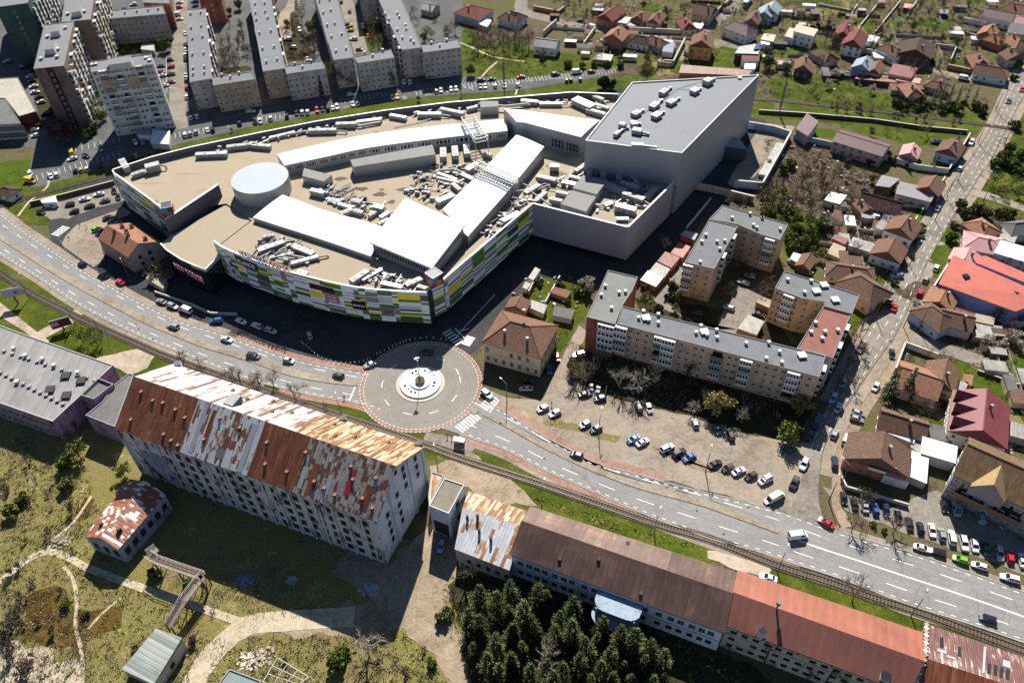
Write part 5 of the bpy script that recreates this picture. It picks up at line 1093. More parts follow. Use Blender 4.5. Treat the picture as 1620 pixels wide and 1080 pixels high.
for x in (.02, .3, .7, .98):
    p = A+d*L*x+n*.05; mb = MB(); mb.box(Vector((*p[:2], 0)), .8, .5, 20.3 if x in (.02, .98) else 24.2, math.atan2(d.y, d.x)); mb.build('pilaster', mill_g, mt)
slope(mt, 'canopy', [P(206, 690, 15), P(262, 722, 15), P(268, 760, 12), P(215, 715, 12)], sheets('collapsing lean to', [(.3, (.2, .2, .22)), (.6, (.3, .3, .32)), (.8, (.2, .07, .03))], .9, 1.5), .15)
# flat roofed hall left of the mill
hall_w = plaster('mauve hall wall', (.33, .21, .3), .5, (.1, .055, .09))
t, rf = block('industrial_hall', 'long flat roofed hall with mauve walls and rows of roof vents', 'hall', Q(-90, 480, 18, 521, 23, 523, 179, 577, 83, 666, -90, 606), 9, hall_w, sheets('ribbed tar roof', [(.2, (.17, .165, .16)), (.5, (.22, .21, .205)), (.8, (.28, .26, .24))], 3.0, 30, streak=.8, patch=.3, pa=.25, seam=.2), metal_w)
A, B = P(-90, 606, 9), P(83, 666, 9); facade(t, A, B, [2.4, 5.8], fr(16), 2.0, 1.8, W_OLD)
for k in range(12): vents(rf, [(8+13*k, 556+4.2*k), (2+9*k, 590+4.5*k)], 8.6, .9, .6, steel_g, 'roof_vent')
for px in T('02', 405, 215, 500, 245, 310, 300, 410, 335): vents(rf, [px], 8.6, 2.2, .7, frame_d, 'skylight')
vents(rf, T('02', 110, 255, 335, 155, 480, 198, 160, 95, 265, 115, 90, 50), 8.6, 1.0, 1.1, metal_w, 'roof_fan')
t, rf = block('stair_hut', 'small parapeted flat roof building wedged between hall and mill', 'annex', T('02', 490, 325, 600, 222, 692, 258, 572, 350), 9.8, hall_w, roof_tar, steel_g, drop=.9)
t, rf = block('lean_to', 'low grey roofed link building joined to the mill', 'annex', T('02', 520, 448, 620, 370, 700, 260, 790, 190, 815, 205, 700, 520), 8.5, hall_w, roof_tar, steel_g)
# white tower annex on the right end of the mill
t, rf = block('bridge_tower', 'square white rendered tower with slab roof beside the mill gable', 'tower', T('12', 1075, 1000, 1168, 832, 1290, 872, 1195, 1048), 12, mill_g, mat('grey slab roofing', (.2, .18, .14), .9, .2, .5), metal_w)
A, B = P(679, 799, 12), P(710, 812, 12); facade(t, A, B, [3.2], [.5], 4.5, 5.5, W_DARK, 'gateway'); A, B = P(710, 812, 12), P(734, 766, 12); facade(t, A, B, [3.6, 9.5], [.5], 1.6, 2.2, W_DARK)
t, rf = block('lean_to', 'low rusty sheet roofed shed behind the white tower', 'shed', T('12', 1070, 940, 1090, 790, 1165, 815, 1075, 1000), 6, mill_g, rust_o, steel_g)
# rusty corrugated shed, brown and red roofed long houses
t, F1, B1, rf, c1 = pitched('corrugated_shed', 'pale corrugated shed with orange rust stripes next to the white tower', 'shed', (719, 868), (806, 902), (741, 776), (833, 808), (732, 802), (826, 832), 6.5, 9, wl_grey, [(0, 1, shed_w)], [(0, 1, rust_o)])
facade(t, c1[0], c1[1], [2.6], fr(5, .25, .95), 1.2, 1.6, W_DARK)
for u, v in ((.12, .75), (.36, .55), (.58, .45), (.28, .85)): hatch(t, F1, u, v, .5, 1.8, frame_d, frame_d, 'flue')
wh_b = plaster('white upper wall', (.72, .76, .82), .2); st_b = plaster('stained tan wall', (.52, .45, .35), .6, (.12, .1, .09))
t, F2, B2, rf, c2 = pitched('barracks_building', 'long two storey building with weathered brown roof and white walls', 'building', (806, 876), (1147, 1001), (839, 800), (1166, 905), (825, 823), (1160, 938), 10, 14, wh_b, [(0, 1, brown_r)], [(0, .3, brown_r), (.3, 1, sheets('lighter brown roofing', [(.15, (.11, .062, .05)), (.5, (.15, .092, .072)), (.72, (.2, .125, .09)), (.9, (.34, .2, .1))], 1.6, 14, streak=1.1, patch=.35, pa=.15, seam=.12))])
A, B = c2[0], c2[1]; xs = [.045, .09, .13, .17, .22, .265, .305, .365, .415, .655, .72, .775, .82, .87, .915, .955]
facade(t, A, B, [7.3], xs, 1.6, 1.8, W_OLD); facade(t, A, B, [2.9], xs, 1.4, 1.5, W_DARK)
d, n, L = frame_of(A, B)
for z, h in ((9.3, .5), (4.9, .35)): mb = MB(); mb.box(Vector((*((A+B)/2+n*.12)[:2], z)), L, .3, h, math.atan2(d.y, d.x)); mb.build('cornice', plain('blue white cornice', (.45, .5, .56), .7), t)
for x in (.335, .665): mb = MB(); mb.beam(Vector((*(A+d*L*x+n*.12)[:2], .2)), Vector((*(A+d*L*x+n*.12)[:2], 9.5)), .16); mb.build('downpipe', steel_g, t)
c = A+d*L*.54+n*2.4; mb = MB(); ang = math.atan2(d.y, d.x); pts = []
for s, z0, z1, dep in ((1, 8.2, 8.7, 0), (0, 5.2, 5.8, 2.2)):
    k = c+n*dep; mb.prism([k+d*(7.6*math.cos(q)*.75)+n*(min(2.6, 3.4*math.sin(q)) if math.sin(q) > 0 else -2.4) for q in [math.pi*j/12 for j in range(13)]]+[k-d*5.7-n*2.3, k+d*5.7-n*2.3], z0, z1, 0, 0, True)
for x in (-4.6, 4.6): mb.box(Vector((*(c+d*x+n*2.2)[:2], 0)), .5, .5, 8.4, ang)
mb.build('entrance_canopy', plaster('blue grey canopy', (.3, .36, .43), .25), t)
for u, v in ((.23, .35), (.62, .22), (.4, .7)): hatch(t, F2, u, v, .8, .3, frame_d, frame_d)
hatch(t, B2, .5, .35, .9, .3, frame_d, frame_d)
t, F3, B3, rf, c3 = pitched('long_warehouse', 'long building with red painted roof and stained tan walls', 'building', (1147, 989), (1438, 1097), (1167, 901), (1461, 1000), (1160, 936), (1463, 1045), 10.5, 14, st_b, [(0, 1, sheets('red brown painted roofing', [(.15, (.12, .045, .032)), (.5, (.175, .062, .044)), (.75, (.2, .08, .058)), (.92, (.26, .14, .1))], 2.2, 12, streak=.8, patch=.25, pa=.12, seam=.1))], [(0, 1, redroof)])
A, B = c3[0], c3[1]; facade(t, A, B, [8.6, 5.4, 2.2], fr(15, .05, .96), 1.4, 1.2, W_DARK, skip=.08, seed=5)
d, n, L = frame_of(A, B)
for x in (.27, .62): mb = MB(); mb.beam(Vector((*(A+d*L*x+n*.15)[:2], .2)), Vector((*(A+d*L*x+n*.15)[:2], 10)), .2); mb.build('downpipe', frame_d, t)
for z in (9.9, 7.0): mb = MB(); mb.box(Vector((*((A+B)/2+n*.1)[:2], z)), L, .3, .3, math.atan2(d.y, d.x)); mb.build('cornice', st_b, t)
mb = MB(); p = quad_pt(F3, .2, .08); mb.box(p-Vector((0, 0, .5)), 1.5, 1.5, 3.0, .35, 0, 1); mb.build('chimney', [plaster('chimney render', (.6, .56, .5)), dark_in], t)
mb = MB(); p = quad_pt(F3, .24, .97); mb.tube(p, p+Vector((0, 0, 2.2)), .25, .25, 8); mb.tube(p+Vector((0, 0, 2.2)), p+Vector((0, 0, 3.2)), .55, .55, 10, 1); mb.build('ventilator', [metal_l, plain('copper green', (.08, .2, .16), .6)], t)
hatch(t, F3, .86, .25, 2., .4, metal_w, glass, 'skylight')
t, F4, B4, rf, c4 = pitched('rusty_hall', 'decaying hall with rust brown roof full of holes, bottom right corner', 'hall', (1440, 1100), (1640, 1170), (1465, 986), (1660, 1052), (1463, 1040), (1655, 1102), 9.5, 13, st_b, [(0, .5, rust), (.5, 1, rust)], [(.6, 1, sheets('flaking rust roof', [(.15, (.07, .025, .02)), (.5, (.13, .05, .04)), (.7, (.18, .08, .06)), (.85, (.5, .42, .38))], .5, 2.5, streak=1.6, patch=.25, pa=.25, seam=.2)), (0, .6, MATS['flaking rust roof'] if 'flaking rust roof' in MATS else rust)])
for u, v, w in ((.05, .0, 1), (.3, .55, 2.6), (.35, .55, 2.6), (.40, .55, 2.6), (.45, .56, 2.), (.7, .35, 1.4), (.85, .25, 1.6)):
    p = quad_pt(B4, u, v); mb = MB(); q = sub(B4, u, u+.03, v, min(.98, v+.3)); n = (q[1]-q[0]).cross(q[2]-q[1]).normalized(); mb.face([k+n*.06 for k in q]); mb.build('roof_hole', dark_in, t)
for u0, u1, v0, v1 in ((.3, .36, .3, .5), (.82, .9, .62, .7), (.74, .82, .72, .78), (.5, .52, .1, .9)): slope(t, 'loose_sheet', sub(B4, u0, u1, v0, v1), metal_l, .05, .08)
mb = MB(); d = (B4[0]-B4[1]).normalized()
for k in range(9):
    for q in (F4, B4):
        p = q[0 if q is F4 else 1].lerp(q[3 if q is F4 else 2], k/9+.04); mb.box(p-Vector((0, 0, .3)), .9, .9, .8, .3, k % 2)
mb.build('stepped_gable', [plaster('gable brick', (.45, .3, .2)), mill_g], t)
# low rusty building, sheds and the conveyor gallery
t, F5, B5, rf, c5 = pitched('brick_workshop', 'low blue grey workshop with red rusted roof patched in white', 'workshop', (187, 869), (262, 782), (133, 848), (205, 757), (158, 850), (233, 762), 7, 9, plaster('blue grey workshop wall', (.32, .34, .4), .5), [(0, 1, red_sh)], [(0, 1, red_sh)])
facade(t, c5[0], c5[1], [3.6], fr(6, .1, .9), 1.6, 2.4, W_DARK); facade(t, c5[2], c5[0], [3.4], [.2, .5, .8], 1.5, 2.6, W_DARK)
hatch(t, F5, .22, .5, .8, 1.3, frame_d, rust); hatch(t, B5, .8, .5, .7, 1.1, frame_d, rust)
board = sheets('weathered board roof', [(.2, (.16, .19, .17)), (.5, (.24, .27, .25)), (.8, (.3, .31, .29))], 1.25, 40, streak=.7, patch=.2, pa=.6, seam=.6)
t, F6, B6, rf, c6 = pitched('concrete_shed', 'grey boarded roof shed below the conveyor gallery', 'shed', (246, 1080), (290, 1013), (192, 1058), (247, 993), (243, 1082), (288, 1008), 4.2, 5.0, wl_grey, [(0, 1, board)], [(0, 1, board)])
facade(t, c6[0], c6[1], [2], [.5], 1.4, 1.6, W_DARK)
block('concrete_shed', 'small pale slate coloured shed roof at the bottom edge', 'shed', Q(338, 1090, 363, 1057, 413, 1076, 400, 1110), 3.5, wl_grey, mat('slate blue roof', (.2, .235, .23), .8, .15, .5), steel_g)
ct = thing('conveyor_gallery', 'rusty elevated conveyor gallery on trestle legs crossing the dry grass', 'conveyor', P(290, 930))
gal = PP(T('03', 960, 260, 905, 300, 960, 335, 1100, 385, 1240, 432), 5.5)+PP(T('03', 1215, 455, 1120, 580, 1010, 710), 5.5); gal[-1].z = 3.5
mb = MB(); gl = MB(); lg = MB()
for a, b in zip(gal, gal[1:]):
    d, n, L = frame_of(a, b); mb.beam(a, b, 2.1, .2)
    for s in (-1, 1):
        for h in (.6, 1.2): gl.beam(a+n*1.05*s+Vector((0, 0, h)), b+n*1.05*s+Vector((0, 0, h)), .1)
        for k in range(int(L/1.5)+1): p = a.lerp(b, k*1.5/L if L else 0)+n*1.05*s; gl.beam(p, p+Vector((0, 0, 1.2)), .08)
    for s in (-.9, .9): p = b+n*s; lg.beam((p.x, p.y, 0), p, .28)
    lg.beam(Vector((*(b+n*.9)[:2], .5)), b-n*.9, .16)
mb.build('deck', mat('gallery deck', (.17, .12, .09)), ct); gl.build('railing', mat('pale rail', (.42, .41, .39)), ct); lg.build('trestle', mat('rusty trestle', (.12, .075, .05)), ct)
ft = thing('pipe_frame', 'bare pale pipe frame of a ruined greenhouse at the bottom edge', 'frame', P(455, 1060))
mb = MB(); fr0 = T('13', 150, 925, 340, 1040, 250, 1110, 60, 1075); z = 2.8; c = PP(fr0, z)
for k in range(4):
    a, b = c[k], c[(k+1) % 4]; mb.beam(a, b, .14); mb.beam((a.x, a.y, 0), a, .14)
    for j in (.33, .66): p = a.lerp(b, j); mb.beam((p.x, p.y, 0), p, .1)
for j in (.33, .66): mb.beam(c[0].lerp(c[1], j), c[3].lerp(c[2], j), .12); mb.beam(c[0].lerp(c[3], j), c[1].lerp(c[2], j), .12)
mb.build('pipework', mat('pale pipe', (.5, .5, .49)), ft)
# villa and old house by the boulevard
def hip(name, label, cat, r0, r1, w, he, hr, rm, wm, hipk=1.0, group=None, over=.35, raw=False, ends=(1, 1), gm=None):
    """house from its ridge line (photo points at ridge height) and width; ends: 1 hipped, 0 gabled"""
    a, b = (P(*r0, hr), P(*r1, hr)) if not raw else (r0, r1)
    d = b-a; d.z = 0; L = d.length; d = d.normalized() if L > .01 else Vector((1, 0, 0)); n = Vector((-d.y, d.x, 0)); r = hr-he
    ea = a-d*(w/2*hipk*ends[0]+(over if not ends[0] else 0)); eb = b+d*(w/2*hipk*ends[1]+(over if not ends[1] else 0))
    if not ends[0]: a = a-d*over
    if not ends[1]: b = b+d*over
    A0, A1, B1, B0 = (Vector((*(p+n*s*(w/2+over))[:2], he)) for p, s in ((ea, -1), (eb, -1), (eb, 1), (ea, 1)))
    c = (A0+A1+B0+B1)/4; c.z = 0; t = thing(name, label, cat, c, group)
    wa = [Vector((*(p+n*s*w/2)[:2], he)) for p, s in ((ea+d*over, -1), (eb-d*over, -1), (eb-d*over, 1), (ea+d*over, 1))]; mb = MB(); k = Vector((0, 0, .1))
    mb.walls(wa, 0, he-.1)
    if not ends[1]: mb.face([wa[1]-k, wa[2]-k, Vector((*(b-d*over*2)[:2], hr-.25))], 1)
    if not ends[0]: mb.face([wa[3]-k, wa[0]-k, Vector((*(a+d*over*2)[:2], hr-.25))], 1)
    mb.build('wall', [wm, gm or wm], t); mb = MB(); lo = Vector((0, 0, -.16))
    mb.face([A0, A1, b, a]); mb.face([B1, B0, a, b])
    if ends[0]: mb.face([B0, A0, a])
    if ends[1]: mb.face([A1, B1, b])
    q = [A0, A1, B1, B0]
    if not ends[0]: q = [A0, A1, B1, B0]
    for i in range(4): p, s = q[i], q[(i+1) % 4]; mb.face([p+lo, s+lo, s, p])
    for e, (p, s) in ((ends[0], (B0, A0)), (ends[1], (A1, B1))):
        if not e: top = a if p is B0 else b; mb.face([p+lo, s+lo, s, top, p]) if False else mb.face([p+lo, s+lo, top])
    mb.face([A0+lo, B0+lo, B1+lo, A1+lo]); rf = mb.build('roof', rm, t)
    mb = MB(); mb.beam(a+Vector((0, 0, .05)), b+Vector((0, 0, .05)), .3, .18)
    for e, (p, s) in ((ends[0], (B0, A0)), (ends[1], (A1, B1))):
        top = a if p is B0 else b
        if e: mb.beam(p+Vector((0, 0, .05)), top+Vector((0, 0, .05)), .25, .15); mb.beam(s+Vector((0, 0, .05)), top+Vector((0, 0, .05)), .25, .15)
    mb.build('ridge_tiles', rm, t)
    return t, rf, wa, (a, b, A0, A1, B1, B0)
# ================================================================ houses
RM = dict(
 orange=tiles('orange tiles', (.38, .19, .115), (.26, .15, .1)), terra=tiles('terracotta tiles', (.25, .135, .09), (.16, .1, .075)), brown=tiles('brown tiles', (.2, .12, .085), (.12, .08, .06)),
 dark=tiles('dark brown tiles', (.105, .065, .055), (.06, .042, .038)), red=tiles('red tiles', (.25, .09, .075), (.2, .065, .05)), maroon=mat('maroon sheet roof', (.2, .052, .058), .5, .12, .3),
 pink=mat('faded pink roof', (.5, .26, .25), .7, .12, .3), grey=sheets('grey sheet roof', [(.2, (.22, .225, .235)), (.5, (.29, .295, .3)), (.8, (.35, .35, .35))], 1, 6, streak=.7, pa=.3, seam=.25), asb=sheets('grey asbestos sheets', [(.2, (.2, .185, .165)), (.5, (.28, .26, .23)), (.8, (.35, .33, .3))], .5, 1.8, streak=.9, pa=.4, seam=.3),
 white=sheets('white sheet roof', [(.2, (.6, .63, .66)), (.7, (.72, .74, .75))], 1, 5, streak=.4, pa=.3, seam=.15), bred=mat('bright red sheet roof', (.47, .125, .09), .7, .16, .25), plum=mat('plum sheet roof', (.13, .07, .075), .6, .15, .3), rusty=rust, brick=redroof, blueg=mat('blue grey roof', (.26, .3, .34), .6, .12, .3), lilac=mat('lilac grey roof', (.27, .24, .25), .7, .12, .3), solar=grid_panels('solar panel', (.05, .06, .16), 1.0, (.2, .2, .25), 0, .06, .25), tan=mat('tan felt roof', (.36, .3, .22), .85, .2, .4), cream=mat('cream flat roof', (.5, .44, .33), .85, .1, .2), slate=mat('slate felt roof', (.13, .125, .12), .9, .2, .4))
WM = dict(white=plaster('white house wall', (0.715, 0.715, 0.702), .2), cream=wl_cream, tan=plaster('tan house wall', (0.546, 0.429, 0.286), .3), grey=wl_grey, brick=plaster('brick wall', (0.390, 0.169, 0.104), .35), ochre=plaster('ochre house wall', (0.650, 0.377, 0.104), .2), blue=plaster('blue house wall', (0.325, 0.429, 0.546), .25), lblue=plaster('pale blue wall', (0.208, 0.247, 0.468), .3), pinkw=plaster('pinkish wall', (0.494, 0.390, 0.364), .3), dark=plaster('dark timber wall', (0.091, 0.065, 0.058), .3))
def hwin(t, wa, he, k=0, every=3.2, sides=(0, 1, 2, 3), rows=None, w=1.1, h=1.3):
    """windows round a house: wa are its wall corners, front first"""
    for i in sides:
        a, b = wa[i], wa[(i+1) % 4]; L = (b-a).length; n = max(1, int(L/every))
        facade(t, a, b, rows or ([1.7] if he < 4.8 else [1.7, 4.4]), [(j+.5)/n for j in range(n)], w, h, W_OLD if k % 2 else W_FLAT, skip=.12, seed=k+i)
def chim(rf, g, u, v=.2, h=1.6, m=None):
    a, b, A0, A1, B1, B0 = g; p = (a.lerp(b, u)).lerp(A0.lerp(A1, u), v); mb = MB(); mb.box(p-Vector((0, 0, .6)), .7, .7, h+.6, .3, 0); mb.box(p+Vector((0, 0, h)), .85, .85, .15, .3, 1)
    mb.build('chimney', [m or WM['brick'], steel_g], rf)
HN = [0]
def house(lab, tile, x1, y1, x2, y2, w, he, rise, e, rm, wm, cat='house', grp=None, kind=None, win=True):
    """ridge from (x1,y1) to (x2,y2) in an enlarged tile; e: 'g' gables, 'h' hips, or one letter per end"""
    (r0, r1) = T(tile, x1, y1, x2, y2); HN[0] += 1
    if r0[0] > r1[0]: r0, r1 = r1, r0; e = e[::-1]
    es = tuple(1 if q == 'h' else 0 for q in (e*2)[:2])
    t, rf, wa, g = hip(kind or 'house', lab, cat, r0, r1, w, he, he+rise, RM[rm], WM[wm], .85, grp, .4, ends=es)
    if win: hwin(t, wa, he, HN[0])
    if hsh(lab, x1) < .75 and cat == 'house': chim(rf, g, .3+.4*hsh(x1, y1), .15+.2*hsh(y1))
    return t, rf, wa, g
def flat(lab, tile, pts, z, rm, wm, cat='shed', tilt=0., kind=None, win=False, z0=0):
    """lean-to or flat roof on four points of an enlarged tile; the last two corners are tilt higher"""
    q = T(tile, *pts) if tile else Q(*pts); n = len(q); zs = [z+(tilt if i >= 2 else 0) for i in range(n)]
    P_ = [P(x, y, zs[i]) for i, (x, y) in enumerate(q)]; c = sum(P_, Vector())/n; c.z = 0; t = thing(kind or 'shed', lab, cat, c); mb = MB()
    ar = sum(P_[i].x*P_[(i+1) % n].y-P_[(i+1) % n].x*P_[i].y for i in range(n)); R = P_ if ar > 0 else P_[::-1]
    o = [p+(Vector((p.x-c.x, p.y-c.y, 0)).normalized()*.25) for p in R]
    for i in range(n): a, b = R[i], R[(i+1) % n]; mb.face([(a.x, a.y, z0), (b.x, b.y, z0), b-Vector((0, 0, .1)), a-Vector((0, 0, .1))])
    mb.build('wall', WM[wm], t); mb = MB(); mb.face(o); lo = [p-Vector((0, 0, .15)) for p in o]; mb.face(lo[::-1])
    for i in range(n): mb.face([lo[i], lo[(i+1) % n], o[(i+1) % n], o[i]])
    mb.build('roof', RM[rm], t)
    if win: hwin(t, [Vector((p.x, p.y, z)) for p in R], z, len(lab), 3.4, range(n))
    return t
# villa and the old orange tiled house
t, rf, wa, g = hip('villa', 'two storey tan villa with hipped brown tile roof by the roundabout', 'villa', (808, 508), (838, 516), 15.5, 9, 13.5, RM['terra'], WM['tan'], .9, None, .5)
hwin(t, wa, 9, 1, 2.6, (0, 1, 2, 3), [2.2, 6.4], 1.1, 1.9)
for i in range(4): a, b = wa[i], wa[(i+1) % 4]; d, n, L = frame_of(a, b); mb = MB(); mb.box(Vector((*((a+b)/2+n*.08)[:2], 4.2)), L, .25, .3, math.atan2(d.y, d.x)); mb.build('string_course', WM['cream'], t)
chim(rf, g, .2, .45, 1.2); chim(rf, g, .8, .5, 1.2); chim(rf, g, .5, -.4, 1.4)
t, F7, B7, rf, c7 = pitched('old_house', 'old two storey house with orange tile roof and grey gable beside the plaza', 'house', (154, 377), (203, 407), (206, 352), (254, 382), (170, 356), (219, 385), 7.5, 10.5, plaster('brown beige front', (.3, .25, .2), .4), [(0, 1, tiles('brown orange tiles', (.36, .17, .1), (.22, .12, .08)))], [(0, 1, RM['orange'])], gm=plaster('grey house gable', (.34, .31, .28), .3))
facade(t, c7[0], c7[1], [5.4, 2], fr(7), 1.1, 1.9, W_OLD); facade(t, c7[1], c7[3], [5.2, 2.2], [.3, .6], 1.2, 1.6, W_DARK)
for u, v, q in ((.3, .8, F7), (.12, .5, B7), (.55, .75, B7), (.38, .92, B7), (.8, .6, B7), (.75, .25, B7)): hatch(t, q, u, v, .9, 1.6, WM['brick'], frame_d, 'chimney')
flat('low pale slab roof beside bare bushes below the glass entrance block', None, (231, 440, 258, 456, 263, 440, 240, 430), 2.6, 'tan', 'grey', 'shed')
# ---- right side, along the street
house('brown tiled house with white gable beside the street, above its twin', '31', 928, 268, 868, 345, 10.5, 4.2, 3.4, 'g', 'terra', 'white')
house('lower of two brown tiled houses with white gables beside the street', '31', 835, 408, 790, 490, 10.5, 4.2, 3.4, 'g', 'terra', 'white')
house('large dark hip roofed house with tan timber balcony near the ochre block', '31', 625, 640, 700, 690, 12, 4.2, 3.8, 'h', 'brown', 'tan'); house('low brown roofed rear wing behind the dark hip roofed house', '31', 480, 572, 660, 600, 8, 3.2, 2.2, 'h', 'brown', 'tan')
flat('lilac grey roofed shed facing the two joined grey roofs by the street', '31', (715, 90, 800, 100, 860, 50, 755, 28), 5.5, 'lilac', 'dark', 'house', .6, 'house', True); flat('long lilac grey roofed house wing beside the street', '31', (840, 140, 1050, 190, 1085, 120, 860, 65), 4.2, 'lilac', 'grey', 'house', .8, 'house', True)
house('brown tiled gable house above the long lilac grey roof', '31', 1085, 28, 1040, 95, 9, 4.4, 3, 'g', 'terra', 'dark')
flat('bright white sheet roof shed standing alone in the scrub', '31', (405, 178, 495, 203, 537, 150, 440, 130), 3, 'white', 'grey', 'shed', .4)
house('tiny tan house with brown roof left of a long dark shed', '31', 625, 172, 680, 225, 6, 2.8, 1.8, 'g', 'terra', 'tan', win=False); house('long dark brown roofed barn behind the tiny tan house', '31', 640, 130, 880, 195, 9, 3.4, 3.4, 'g', 'dark', 'dark', 'barn', kind='barn', win=False)
flat('purple grey sheet roof attached to the left of a white gabled house', '31', (715, 345, 775, 368, 822, 278, 765, 266), 2.8, 'lilac', 'grey', 'shed', .5); flat('small bright red sheet roof shed among scrap', '31', (450, 412, 525, 448, 548, 415, 470, 390), 2.6, 'maroon', 'brick', 'shed', .3)
flat('grey corrugated shed roof behind a bare tree', '31', (552, 455, 680, 495, 712, 448, 580, 405), 3, 'asb', 'grey', 'shed', .5); house('small orange brown gabled hut near the ochre block', '31', 318, 502, 275, 568, 5, 2.6, 1.8, 'g', 'terra', 'dark', 'shed', kind='shed', win=False); flat('small white lean to beside the orange brown hut', '31', (195, 535, 240, 560, 265, 515, 215, 500), 2.4, 'white', 'grey'); flat('roofless pale brick ruin next to a bare tree', '31', (420, 500, 510, 540, 530, 470, 460, 440), 2.2, 'tan', 'tan'); flat('tan lean to roof under the dark hip roof', '31', (490, 710, 540, 725, 560, 685, 510, 670), 2.8, 'cream', 'tan')
house('orange hip roofed house at the lane corner above the pink roof', '31', 1365, 305, 1400, 330, 9.5, 3.4, 2.6, 'h', 'orange', 'brick'); house('faded pink hip roofed house with dark vent rows', '31', 1345, 405, 1440, 425, 11, 4, 2.2, 'h', 'pink', 'pinkw'); house('pink and dark red gabled house between two larger red roofs', '31', 1290, 470, 1258, 535, 9, 3.6, 2.2, 'g', 'pink', 'brick')
t = flat('huge bright red sheet roofed hall with blue walls by the street', None, (1486, 449, 1606, 492, 1660, 470, 1509, 404), 6.5, 'bred', 'lblue', 'hall', 2.2, 'hall', False)
rfm = [c for c in t.children if c.name.startswith('roof')][0]
for px in ((1528, 438), (1609, 463), (1615, 451)): vents(rfm, [px], 7.6, 1.6, .4, glass, 'skylight')
flat('blue edged orange roofed annex along the top of the red hall', None, (1525, 408, 1625, 448, 1632, 436, 1560, 405), 4.4, 'bred', 'lblue', 'annex', .3, 'annex')
flat('long white sheet roof with pale wall right of the pink roof', '31', (1440, 500, 1640, 560, 1680, 480, 1480, 425), 5, 'white', 'pinkw', 'house', 1, 'house', True); flat('grey patched roof behind the white sheet roof', '31', (1470, 410, 1560, 440, 1600, 350, 1500, 330), 3.4, 'asb', 'tan', 'shed', .4)
house('dark roofed house at the right edge beyond the orange hip roof', '31', 1570, 320, 1660, 310, 8, 3.6, 2.6, 'h', 'slate', 'grey')
house('orange tiled hip house just below the red hall by the street', '31', 1140, 730, 1105, 795, 9, 3.8, 2.6, 'hg', 'orange', 'brick'); house('grey brown tiled corner house where the lane meets the street', '31', 1065, 828, 1125, 870, 10, 4, 2.8, 'h', 'brown', 'blue')
house('long brown tiled house joined to the corner house', '31', 1130, 850, 1320, 895, 9, 3.8, 2.6, 'g', 'brown', 'grey'); flat('tan flat roofed shed with blue wall right of the long brown house', '31', (1310, 915, 1430, 940, 1440, 895, 1320, 870), 3, 'tan', 'blue', 'shed', .3); flat('red and tan patched low roof behind the long brown house', '31', (1160, 855, 1300, 890, 1320, 870, 1180, 825), 3.2, 'red', 'grey', 'shed', .2); flat('low pale rubble roofed shed along the lane', '31', (1310, 1010, 1420, 1030, 1435, 985, 1330, 970), 2.4, 'asb', 'brick')
house('ribbed orange tiled house with wide front slope behind two spruces', '32', 870, 152, 1128, 236, 12, 4.2, 3.2, 'g', 'orange', 'tan'); house('brown and orange cross wing of the ribbed orange house', '32', 1152, 108, 1122, 235, 9, 4.2, 3.2, 'g', 'terra', 'tan')
flat('grey patched shed roof between the orange wing and the maroon roof', '32', (1165, 290, 1250, 310, 1280, 250, 1190, 235), 2.6, 'asb', 'grey'); flat('orange rusty shed roof right of the orange cross wing', '32', (1250, 240, 1300, 270, 1310, 205, 1255, 200), 2.6, 'orange', 'brick')
t, rf, wa, g = house('tall house with maroon mansard roof and three dormers', '32', 1395, 290, 1372, 535, 15, 6, 4.5, 'g', 'maroon', 'cream')
q = [g[2], g[3], g[1], g[0]]; ql = [g[4], g[5], g[0], g[1]]
Lside = ql if (ql[0]+ql[1]).x < (q[0]+q[1]).x else q; Rside = q if Lside is ql else ql
for u in (.18, .5, .82):
    p = quad_pt(Lside, u, .35); d = (Lside[1]-Lside[0]).normalized(); n = Vector((d.y, -d.x, 0)); mb = MB(); a, b = p+n*2.4-d*1.8, p+n*2.4+d*1.8; r = p+n*2.4+Vector((0, 0, 2.0)); e = quad_pt(Lside, u, .8)
    mb.face([a, b, r], 1); mb.face([a, r, e, p-d*1.8+Vector((0, 0, .2))]); mb.face([b, p+d*1.8+Vector((0, 0, .2)), e, r]); mb.face([(*a[:2], 4), (*b[:2], 4), b, a], 1); mb.build('dormer', [RM['maroon'], WM['tan']], t)
t, rf, wa, g = house('big brown gable roofed house with brick red front and garage', '32', 768, 552, 748, 705, 16.5, 5, 4.6, 'g', 'brown', 'brick')
A, B = (wa[1], wa[2]) if (wa[1]+wa[2]).y < (wa[3]+wa[0]).y else (wa[3], wa[0])
facade(t, A, B, [6.6], [.3, .75], 1.5, 1.3, W_FLAT, out=.05); d, n, L = frame_of(A, B); p = A+d*L*.52; p.z = 4.6; put(BALC[3], 'balcony', t, wall_mat(p, d, n, 4.6, 1.2, 2.6, t['_b']))
mb = MB(); mb.box(Vector((*(A+d*L*.86-n*2.5)[:2], 0)), 6.5, 6, 3.3, math.atan2(d.y, d.x)); mb.build('garage', WM['white'], t)
house('low dark brown tiled house behind the big brown gable house', '32', 758, 425, 1040, 508, 8, 3.4, 2.8, 'g', 'brown', 'grey')
